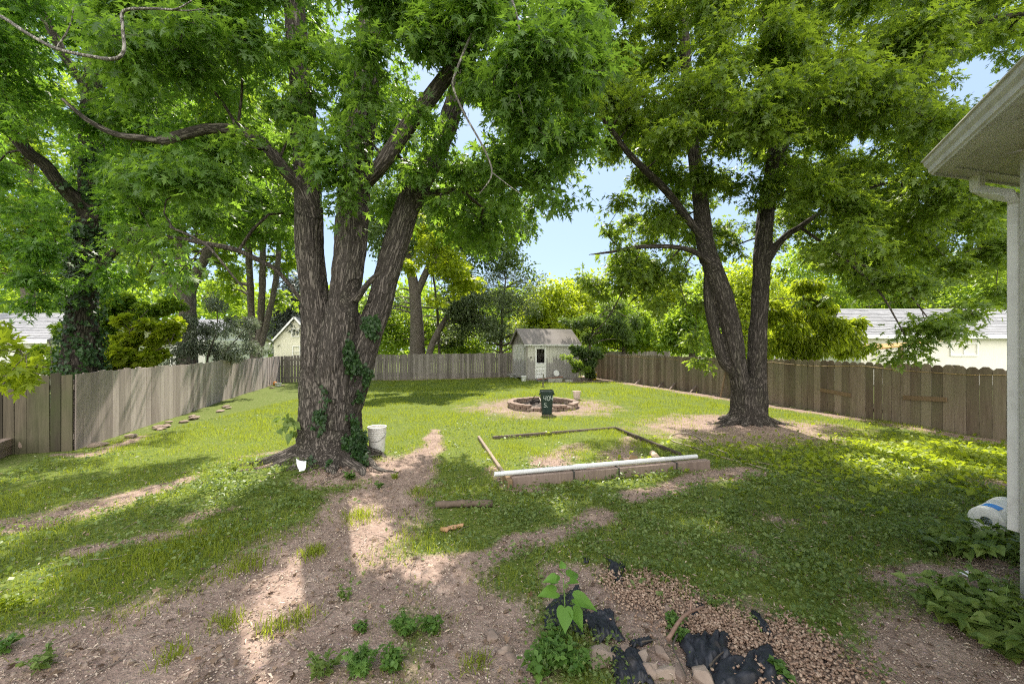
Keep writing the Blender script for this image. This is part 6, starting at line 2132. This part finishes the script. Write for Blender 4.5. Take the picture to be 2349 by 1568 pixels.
mb = MB(); pts = smooth_line(np.array([g3(*zb(1160, 715)) + [0, 0, .05], g3(*zb(1270, 610)) + [0, 0, .10], g3(*zb(1410, 530)) + [0, 0, .09]]), 6)
V, F = tube(pts, np.linspace(.013, .007, len(pts)), 8); mb.add(V, F, None, True)
mb.tube([pts[8], pts[8] + [.03, .05, .06]], [.007, .004], 6)
tag(mb.build("brown_stick", mat_rnd("brown_twig", (.17, .10, .075), (.33, .22, .17))), "smooth reddish brown stick slanting over the gravel heap", "stick")
for i, (q, lab) in enumerate((([(1225, 690), (1195, 780), (1240, 880), (1290, 990)], "thin grey twig curving down over the rocks between the black folds"), ([(980, 745), (1030, 735), (1090, 725)], "short grey twig lying on the rocks left of the brown stick"), ([(1450, 910), (1500, 850), (1560, 800)], "dark twig lying on the pleated black sheet"))):
    mb = MB(); pts = smooth_line(np.array([g3(*zb(*k)) + [0, 0, .06] for k in q]), 5); mb.tube(pts, np.linspace(.006, .003, len(pts)), 6)
    tag(mb.build("twig", M_TWIG), lab, "twig")

# ------------------------------------------------------------------ raised bed at the far left
pa = g3(-60, 1075); pb = g3(74, 1018)
for i in range(2):
    timber("bed_timber", ("lower timber of the raised bed by the dark mossy fence", "upper timber of the raised bed by the dark mossy fence")[i], pa + [0, .02 * i, i * .128], pb + [0, .02 * i, i * .128], .12, .125, M_TIMBER, 0, "timber", "timbers of the raised bed at the far left")
rngs = np.random.default_rng(4)
for (x, y, s, lab) in ((20, 985, .11, "left grey stone behind the raised bed timbers"), (55, 983, .09, "right pale stone behind the raised bed timbers")):
    d0 = 6.25; p = P(x, y, d0); p[2] = gz(p[0], p[1])
    stone(p + [0, 0, .10], (s, s * .8, s * .9), rngs, lab)

# ------------------------------------------------------------------ plants near the camera
def herb(name, label, base, stems_n, hgt, leaf, size, seed, tpl='oval', per=9, lean=.5, group=None, cat="weed", stem_r=.0028):
    rng = np.random.default_rng(seed)
    root = thing(name, label, cat, base, group)
    mb = MB(); parts = []
    for s in range(stems_n):
        a = rng.uniform(0, 6.28); l = rng.uniform(.1, 1) * lean
        h = hgt * rng.uniform(.55, 1.1)
        o = np.asarray(base) + np.array([math.cos(a), math.sin(a), 0]) * rng.uniform(0, .3) * hgt * lean
        tip = o + np.array([math.cos(a) * l * h, math.sin(a) * l * h, h])
        mid = (o + tip) / 2 + np.array([0, 0, .12 * h])
        pts = smooth_line(np.array([o - [0, 0, .01], mid, tip]), 5)
        V, F = tube(pts, np.linspace(stem_r, stem_r * .4, len(pts)), 5, False); mb.add(V, F, None, True)
        f = rng.uniform(.25, 1, per)
        ii = np.clip((f * (len(pts) - 1)).astype(int), 0, len(pts) - 1)
        aa = rng.uniform(0, 6.28, per)
        ax = np.column_stack([np.cos(aa), np.sin(aa), rng.uniform(-.4, .5, per)])
        parts.append(leaf_arrays(pts[ii], ax, np.array([0, 0, 1.]) + rng.normal(0, .3, (per, 3)), size * rng.uniform(.6, 1.25, per) * (1.15 - .4 * f), tpl, rng))
    V = np.concatenate(mb.V)
    mk("stem", V - np.array(root.location), [np.concatenate(mb.F)], M_STEM, root, {"rnd": np.full(len(V), .5)}, True)
    leaf_mesh("foliage", parts, leaf, root)
    return root
M_STEM = mat_plain("green_stem", (.12, .20, .05), .6, .2)
LF_WEED = mat_leaf("weed_leaf", (0.06, 0.13, 0.025), (0.14, 0.25, 0.05), (0.24, 0.40, 0.04), .4)
LF_VINE = mat_leaf("vine_leaf", (0.08, 0.135, 0.03), (0.20, 0.27, 0.07), (0.32, 0.44, 0.04), .4)
# the big-leaved sprout
sb = g3(*zb(440, 640))
root = thing("sprout", "tall sprout with big heart-shaped leaves growing from the black sheet", "plant", sb)
tip = sb + np.array([.0, .02, .33])
mb = MB(); pts = smooth_line(np.array([sb, sb * .5 + tip * .5 + [.008, 0, 0], tip]), 6); mb.tube(pts, np.linspace(.006, .003, len(pts)), 7)
mb.build("stem", M_STEM, root, True)
rng = np.random.default_rng(2)
lv = [(.26, -.95, -.35, .4, .115), (.22, .95, -.25, .12, .14), (.24, -.1, -1.0, -.5, .125), (.30, -.7, .6, .35, .085), (.31, .6, .5, .3, .09), (.32, -.8, -.2, .5, .075), (.325, .5, -.5, .5, .07), (.33, 0, .6, .9, .05), (.20, .75, -.7, -.35, .11), (.33, -.2, -.5, .9, .045)]
parts = []
for (h, x, y, zz, s) in lv:
    o = pts[min(len(pts) - 1, int(h / .33 * (len(pts) - 1)))]
    ax = unit(np.array([x, y, zz])); o2 = o + ax * .05
    V, F = tube([o, o2], [.0022, .0018], 5, False)
    parts.append(leaf_arrays(o2[None], ax[None] + [[0, 0, -.25]], np.array([[0.1, -.35, 1.0]]), np.array([s]), 'heart', rng))
leaf_mesh("foliage", parts, mat_leaf("sprout_leaf", (0.10, 0.22, 0.03), (0.15, 0.30, 0.05), (0.26, 0.48, 0.04), .4), root)
for i, (x, y, n, h, s, leaf, tpl, lab) in enumerate((
    (930, 1445, 16, .14, .05, LF_WEED, 'star', "lobed bright weed clump in the soil between path and gravel"),
    (990, 1440, 12, .12, .045, LF_WEED, 'oval', "darker oval-leaved weed right beside the lobed bright clump"),
    (830, 1540, 18, .15, .05, LF_WEED, 'star', "wide weed clump at the bottom edge left of the bare soil"),
    (900, 1530, 16, .13, .045, LF_WEED, 'oval', "weed clump at the bottom edge right of the wide clump"),
    (740, 1540, 8, .14, .05, LF_VINE, 'oval', "small dull weed at the bottom edge of the path"),
    (830, 1440, 8, .08, .035, LF_WEED, 'oval', "low weed left of the lobed bright clump"),
    (795, 1370, 8, .12, .03, LF_VINE, 'oval', "thin bluish weed at the edge of the sunlit path"),
    (1240, 1540, 18, .17, .06, LF_WEED, 'oval', "tall pointed-leaf weed thicket below the sprout"),
    (1310, 1530, 18, .17, .06, LF_WEED, 'oval', "pointed-leaf weed thicket against the large dull black sheet"),
    (1270, 1480, 12, .14, .055, LF_WEED, 'oval', "pointed-leaf weeds directly under the big-leaved sprout"),
    (1545, 1430, 10, .10, .04, LF_WEED, 'oval', "low weed above the black folds beside the gravel"),
    (1555, 1460, 10, .10, .05, LF_WEED, 'star', "lobed weed touching the black fold above the rocks"),
    (1640, 1390, 8, .10, .04, LF_VINE, 'oval', "weed between the upper gravel and the greyish rock"),
    (1795, 1545, 5, .09, .07, LF_WEED, 'oval', "single bright weed in the gravel at the bottom edge"),
    (100, 1530, 6, .12, .05, LF_VINE, 'oval', "bluish weed near the lower left corner"),
    (10, 1500, 9, .11, .05, LF_WEED, 'oval', "bright weed tuft at the lower left edge"),
    (30, 1400, 8, .12, .06, LF_YEL, 'oval', "sunlit yellow-green weed at the left edge"),
    (820, 1075, 9, .12, .05, LF_YEL, 'round', "round bushy yellow-green weed at the right foot of the huge maple"),
    (800, 1108, 7, .12, .06, LF_WEED, 'round', "bright round-leaved weed before the maple's surface roots"),
    (905, 1100, 7, .08, .05, LF_YEL, 'star', "low yellow-green weed on the soil below the white bucket"),
    (870, 1120, 7, .09, .05, LF_WEED, 'star', "pale green weed among the maple's right-hand roots"),
    (540, 1085, 6, .10, .05, LF_YEL, 'star', "bright weed at the left root of the huge maple"))):
    herb("weed", lab, g3(x, y), int(n * 1.2), h * .78, leaf, s * .85, 200 + i, tpl, 9, .85, group="weeds on the bare soil")
# shoot from the left flank of the trunk
base = P(690, 985, 5.25)
rt = thing("leafy_shoot", "dark round-leaved shoot sticking out left of the huge maple's trunk", "shoot", base)
mb = MB(); parts = []; rng = np.random.default_rng(8)
for q in ((632, 958, 5.2), (640, 985, 5.15), (665, 1000, 5.1), (655, 965, 5.3)):
    tip = P(*q); pts = smooth_line(np.array([base, (base + tip) / 2 + [0, 0, .05], tip]), 5)
    V, F = tube(pts, np.linspace(.006, .002, len(pts)), 5, False); mb.add(V, F, None, True)
    n = 5
    ii = rng.integers(4, len(pts), n)
    parts.append(leaf_arrays(pts[ii], rng.normal(0, .6, (n, 3)) + [-.3, -.2, -.5], np.array([0, -.6, .8]) + rng.normal(0, .3, (n, 3)), rng.uniform(.08, .12, n), 'heart', rng))
V = np.concatenate(mb.V); mk("stem", V - np.array(rt.location), [np.concatenate(mb.F)], M_STEM, rt, None, True)
leaf_mesh("foliage", parts, LF_VINE, rt)
# vine thicket by the downspout
for i, (x, y, n, h, lab) in enumerate(((2290, 1440, 34, .22, "dense dark vine with big leaves at the foot of the downspout"), (2200, 1430, 26, .15, "low big-leaved vine left of the torn white scraps' lower end"), (2180, 1270, 14, .20, "trailing big-leaved vine below the fallen bucket"), (2290, 1280, 14, .26, "big-leaved vine rising between fallen bucket and downspout"), (2330, 1500, 22, .18, "vine thicket at the right edge below the downspout"))):
    herb("vine", lab, g3(x, y), int(n * 1.5), h, LF_VINE, .082, 300 + i, 'heart', 8, 1.6, "vines along the house", "vine")

# ------------------------------------------------------------------ grass, ground cover, gravel, chips
M_GRASS = mat_leaf("lawn_blade", (0.115, 0.165, 0.015), (0.27, 0.31, 0.05), (0.50, 0.58, 0.035), .48, .5, .3)
M_GRASSY = mat_leaf("sunny_lawn_blade", (0.13, 0.19, 0.014), (0.28, 0.33, 0.035), (0.55, 0.66, 0.03), .45, .5, .3)
M_COVER = mat_leaf("creeping_leaf", (0.075, 0.125, 0.03), (0.20, 0.26, 0.085), (0.34, 0.45, 0.05), .4, .45, .4)

def scatter(x0, x1, y0, y1, dens, rng, thr=.5, fn=None, gm=None):
    n = int((x1 - x0) * (y1 - y0) * dens)
    xy = np.column_stack([rng.uniform(x0, x1, n), rng.uniform(y0, y1, n)])
    k = (np.abs(xy[:, 0]) < 1.5 * xy[:, 1] + 1.2) & in_yard(xy, .02)
    xy = xy[k]
    g = 1 - soil(xy)
    if fn is not None:
        g = g * fn(xy)
    return xy[rng.random(len(xy)) < g]

def blades(xy, h, w, rng, seg=1, lean=.55):
    n = len(xy)
    a = rng.uniform(0, 6.28, n); l = rng.uniform(.05, 1, n) * lean
    hh = h * rng.uniform(.5, 1.25, n)
    b = np.column_stack([xy, gh(xy[:, 0], xy[:, 1]) - .004])
    dr = np.column_stack([np.cos(a), np.sin(a), np.zeros(n)])
    pa = rng.uniform(0, 6.28, n)
    sd = np.column_stack([np.cos(pa), np.sin(pa), np.zeros(n)]) * (w * rng.uniform(.6, 1.2, n) / 2)[:, None]
    tip = b + dr * (l * hh)[:, None] + np.array([0, 0, 1.0]) * (hh * np.sqrt(np.clip(1 - l * l * .6, .1, 1)))[:, None]
    if seg == 1:
        V = np.stack([b - sd, b + sd, tip], 1)
        F = np.arange(n * 3).reshape(n, 3)
        return V.reshape(-1, 3), F, np.repeat(rng.random(n), 3)
    mid = (b + tip) / 2 + np.array([0, 0, 1.0]) * (hh * .14)[:, None]
    V = np.stack([b - sd, b + sd, mid - sd * .75, mid + sd * .75, tip], 1).reshape(-1, 3)
    k = np.arange(n)[:, None] * 5
    F = np.concatenate([k + [0, 1, 3], k + [0, 3, 2], k + [2, 3, 4]])
    return V, F, np.repeat(rng.random(n), 5)

def coverness(xy):
    """where creeping leaves rather than grass make the green"""
    near = np.clip((6.4 - xy[:, 1]) / 1.6, 0, 1)
    right = np.clip((xy[:, 0] + .6) / .8, 0, 1)
    tl = np.exp(-(((xy - (TB + np.array([-.5, -1.1]))) / np.array([1.1, .8])) ** 2).sum(1))
    base = np.clip(near * (.35 + .6 * right) + tl, 0, 1)
    brt = np.exp(-(((xy - np.array([6.6, 5.6])) / np.array([2.6, 1.3])) ** 2).sum(1))
    return np.clip(base * (1 - brt * .7) + (n2(xy, .9, 61) - .5) * .9, 0, 1)

rng = np.random.default_rng(31)
def grassness(xy):
    return 1 - .75 * coverness(xy)
parts = []
for (y0, y1, dens, h, w, seg) in ((1.2, 3.0, 4200, .045, .0040, 2), (3.0, 5.0, 2600, .050, .0050, 2), (5.0, 8.0, 1500, .055, .0065, 1), (8.0, 13.0, 900, .055, .010, 1), (13.0, 25.0, 420, .06, .016, 1)):
    xm = 1.5 * y1 + 1.2
    xy = scatter(-xm, xm, y0, y1, dens, rng, fn=grassness)
    clump = np.clip((fbm(np.column_stack([xy * 2.2, np.zeros(len(xy))]), 44, 3) - .3) * 2.5, 0, 1.3)
    parts.append(blades(xy, h * (.45 + 1.15 * clump), w, rng, seg, .8))
# tufts at the dirt's edge
tx = []
for (x, y, m, r) in ((825, 1187, 420, .16), (720, 1268, 260, .09), (960, 1130, 200, .12), (360, 1290, 700, .3), (450, 1240, 700, .3), (560, 1300, 300, .15), (520, 1430, 160, .09), (625, 1440, 100, .08), (1090, 1520, 90, .07), (390, 1510, 90, .07), (1220, 1090, 300, .2), (1240, 1040, 300, .25), (1130, 1045, 500, .35), (1150, 1085, 300, .22), (1260, 998, 500, .45), (1400, 992, 400, .3), (1480, 1020, 500, .35), (1540, 1050, 350, .25), (1330, 1035, 500, .35), (1180, 1025, 400, .3), (2150, 1040, 1500, .8), (2250, 1080, 1200, .5), (1980, 1010, 800, .6), (2050, 975, 900, .6), (690, 1420, 120, .08)):
    c = G(x, y); tx.append(c + rng.normal(0, r * .6, (m, 2)))
xy = np.vstack(tx); xy = xy[in_yard(xy, .03)]
parts.append(blades(xy, .075 * np.ones(len(xy)), .0055, rng, 2, .9))
V, F, R = cat_leaves(parts)
g = mk("grass", V, F, M_GRASS, None, {"rnd": R}, True); g["kind"] = "stuff"
# creeping round-leaved ground cover
parts = []
for (y0, y1, dens, s) in ((1.2, 2.6, 4200, .022), (2.6, 4.2, 3000, .030), (4.2, 7.0, 1500, .040), (7.0, 9.5, 420, .05)):
    xm = 1.5 * y1 + 1.2
    xy = scatter(-xm, xm, y0, y1, dens, rng, fn=coverness)
    n = len(xy)
    cl_ = np.clip((fbm(np.column_stack([xy * 5.5, np.zeros(n)]), 71, 2) - .38) * 3.2, 0.05, 1)
    keepc = rng.random(n) < .35 + .65 * cl_
    xy = xy[keepc]; cl_ = cl_[keepc]; n = len(xy)
    hz = rng.random(n) ** .8 * .10 * cl_ * (.5 + n2(xy, 1.2, 72))
    pos = np.column_stack([xy, gh(xy[:, 0], xy[:, 1]) + .006 + hz])
    ax = np.column_stack([rng.normal(0, 1, (n, 2)), rng.normal(.05, .45, n)])
    parts.append(leaf_arrays(pos, ax, np.array([0, 0, 1.]) + rng.normal(0, .5, (n, 3)), s * rng.uniform(.6, 1.4, n), 'oval', rng))
V, F, R = cat_leaves(parts)
g = mk("ground_cover", V, F, M_COVER, None, {"rnd": R}, True); g["kind"] = "stuff"
# taller yellow-green plantain leaves at the right
c = np.array([6.7, 5.7]); n = 5200
xy = c + rng.normal(0, 1, (n, 2)) * np.array([1.9, .85]); k = in_yard(xy, .05) & (xy[:, 0] < 1.5 * xy[:, 1]); xy = xy[k]; xy = xy[rng.random(len(xy)) < 1 - soil(xy)]
n = len(xy)
pos = np.column_stack([xy, gh(xy[:, 0], xy[:, 1]) + rng.random(n) * .06])
ax = np.column_stack([rng.normal(0, 1, (n, 2)), rng.uniform(.1, 1.0, n)])
p1 = leaf_arrays(pos, ax, np.array([0, 0, 1.]) + rng.normal(0, .3, (n, 3)), rng.uniform(.05, .11, n), 'oval', rng)
g = mk("lush_weeds", p1[0], p1[1], M_GRASSY, None, {"rnd": p1[2]}, True); g["kind"] = "stuff"

# gravel
def pebbles(name, xy, size, mat, rng, flat=.6, raise_=0.0, sub=1):
    V0, F0 = stone_mesh(np.random.default_rng(3), sub)
    n = len(xy); a = rng.uniform(0, 6.28, n); s = size * rng.uniform(.5, 1.35, n)
    S = np.column_stack([s * rng.uniform(.8, 1.3, n), s * rng.uniform(.6, 1.0, n), s * rng.uniform(.6, 1.1, n) * flat])
    V = V0[None] * S[:, None, :]
    ca, sa = np.cos(a)[:, None], np.sin(a)[:, None]
    t = rng.normal(0, .3, n)[:, None]
    x = V[..., 0] * ca - V[..., 1] * sa; y = V[..., 0] * sa + V[..., 1] * ca; z = V[..., 2] + V[..., 0] * t
    z0 = gh(xy[:, 0], xy[:, 1]) + (raise_ if np.isscalar(raise_) else raise_)
    P3 = np.stack([x + xy[:, 0:1], y + xy[:, 1:2], z + z0[:, None]], -1).reshape(-1, 3)
    F = (F0[None] + (np.arange(n) * len(V0))[:, None, None]).reshape(-1, 3)
    o = mk(name, P3, F, mat, None, {"rnd": np.repeat(rng.random(n), len(V0))}, True)
    o["kind"] = "stuff"
    return o
M_PEB = mat_rnd("river_gravel", (.13, .07, .047), (.56, .42, .32), .75, .3, 60, (.30, .185, .13))
M_CHIP = mat_rnd("soil_chips", (.07, .045, .035), (.70, .58, .48), .9, .5, 80, (.32, .23, .18))
gx = []
for (x, y, m, r) in ((1000, 260, 260, .07), (950, 330, 260, .08), (1020, 370, 300, .09), (1180, 320, 240, .08), (1260, 400, 300, .09), (880, 400, 160, .07), (1180, 540, 260, .09), (1430, 560, 420, .10), (1560, 560, 380, .10), (1480, 520, 260, .09), (1650, 600, 260, .09),
                      (1340, 620, 160, .08), (1560, 800, 160, .06), (1720, 920, 260, .06), (1800, 880, 200, .06), (1960, 680, 300, .10), (2080, 720, 320, .12), (2160, 830, 380, .13), (2260, 900, 300, .12), (1660, 680, 120, .06), (820, 310, 160, .06), (760, 250, 120, .05), (640, 560, 60, .05), (2000, 620, 200, .09)):
    c = G(*zb(x, y)); gx.append(c + rng.normal(0, r, (m, 2)) * np.array([1.0, .9]))
xy = np.vstack(gx)
pebbles("gravel", xy, .0098, M_PEB, rng, .65, .012 + .03 * rng.random(len(xy)) ** 2, 2)
# soil crumbs, bark chips and small stones on every bare patch
n = 150000
xy = np.column_stack([rng.uniform(-6, 6, n), rng.uniform(1.2, 8.5, n)])
k = np.abs(xy[:, 0]) < 1.4 * xy[:, 1] + .3
xy = xy[k]; s = soil(xy); xy = xy[(rng.random(len(xy)) < s * np.clip(2.6 / xy[:, 1], .1, 1) ** 1.3) & in_yard(xy)]
pebbles("soil_chips", xy, .0075, M_CHIP, rng, .5, .002, 1)
n = 1500
xy = np.column_stack([rng.uniform(-4, 4, n), rng.uniform(1.3, 5.5, n)]); s = soil(xy); xy = xy[(rng.random(n) < s)]
pebbles("small_stones", xy, .016, M_STONE, rng, .55, .0, 2)
# dry leaves and bits of straw
n = 40000
xy = np.column_stack([rng.uniform(-7, 7, n), rng.uniform(1.2, 8, n)]); xy = xy[rng.random(n) < (.25 + .75 * soil(xy)) * np.clip(2.5 / xy[:, 1], 0, 1)]; xy = xy[(np.abs(xy[:, 0]) < 1.4 * xy[:, 1]) & in_yard(xy)]
n = len(xy)
pos = np.column_stack([xy, gh(xy[:, 0], xy[:, 1]) + .016 + .02 * (1 - soil(xy))])
p1 = leaf_arrays(pos, np.column_stack([rng.normal(0, 1, (n, 2)), rng.normal(0, .25, n)]), np.array([0, 0, 1.]) + rng.normal(0, .35, (n, 3)), rng.uniform(.010, .042, n), 'slim', rng)
M_DRY = mat_leaf("dry_leaf", (.14, .09, .065), (.66, .54, .42), (.3, .22, .12), .2)
g = mk("dry_leaves", p1[0], p1[1], M_DRY, None, {"rnd": p1[2]}, True); g["kind"] = "stuff"
# brown maple leaves fallen last year
n = 2600
xy = np.column_stack([rng.uniform(-5, 5, n), rng.uniform(1.3, 6.5, n)]); xy = xy[(np.abs(xy[:, 0]) < 1.35 * xy[:, 1]) & in_yard(xy)]
xy = xy[rng.random(len(xy)) < (.12 + .88 * soil(xy)) * np.clip(3.2 / xy[:, 1], 0, 1)]
n = len(xy)
pos = np.column_stack([xy, gh(xy[:, 0], xy[:, 1]) + .014])
p1 = leaf_arrays(pos, np.column_stack([rng.normal(0, 1, (n, 2)), rng.normal(0, .2, n)]), np.array([0, 0, 1.]) + rng.normal(0, .4, (n, 3)), rng.uniform(.025, .062, n), 'star', rng)
g = mk("fallen_leaves", p1[0], p1[1], mat_leaf("dead_maple_leaf", (.06, .035, .022), (.36, .25, .17), (.2, .12, .06), .15), None, {"rnd": p1[2]}, True); g["kind"] = "stuff"
# broken twigs lying about
mb = MB()
for i in range(170):
    p = np.array([random.uniform(-4.5, 4.5), random.uniform(1.4, 6.5)])
    if abs(p[0]) > 1.35 * p[1] or not in_yard(p[None])[0]:
        continue
    a = random.uniform(0, 6.28); L = random.uniform(.06, .28)
    q = np.array([[p[0] + math.cos(a + .5 * f) * L * f, p[1] + math.sin(a + .5 * f) * L * f, 0] for f in (0, .35, .7, 1)])
    q[:, 2] = gh(q[:, 0], q[:, 1]) + .008 + np.array([0, .006, .004, .01])
    mb.tube(q, [.0034, .003, .0024, .0014], 5)
o = mb.build("twigs", mat_rnd("weathered_twigs", (.09, .065, .05), (.40, .33, .27)))
o["kind"] = "stuff"
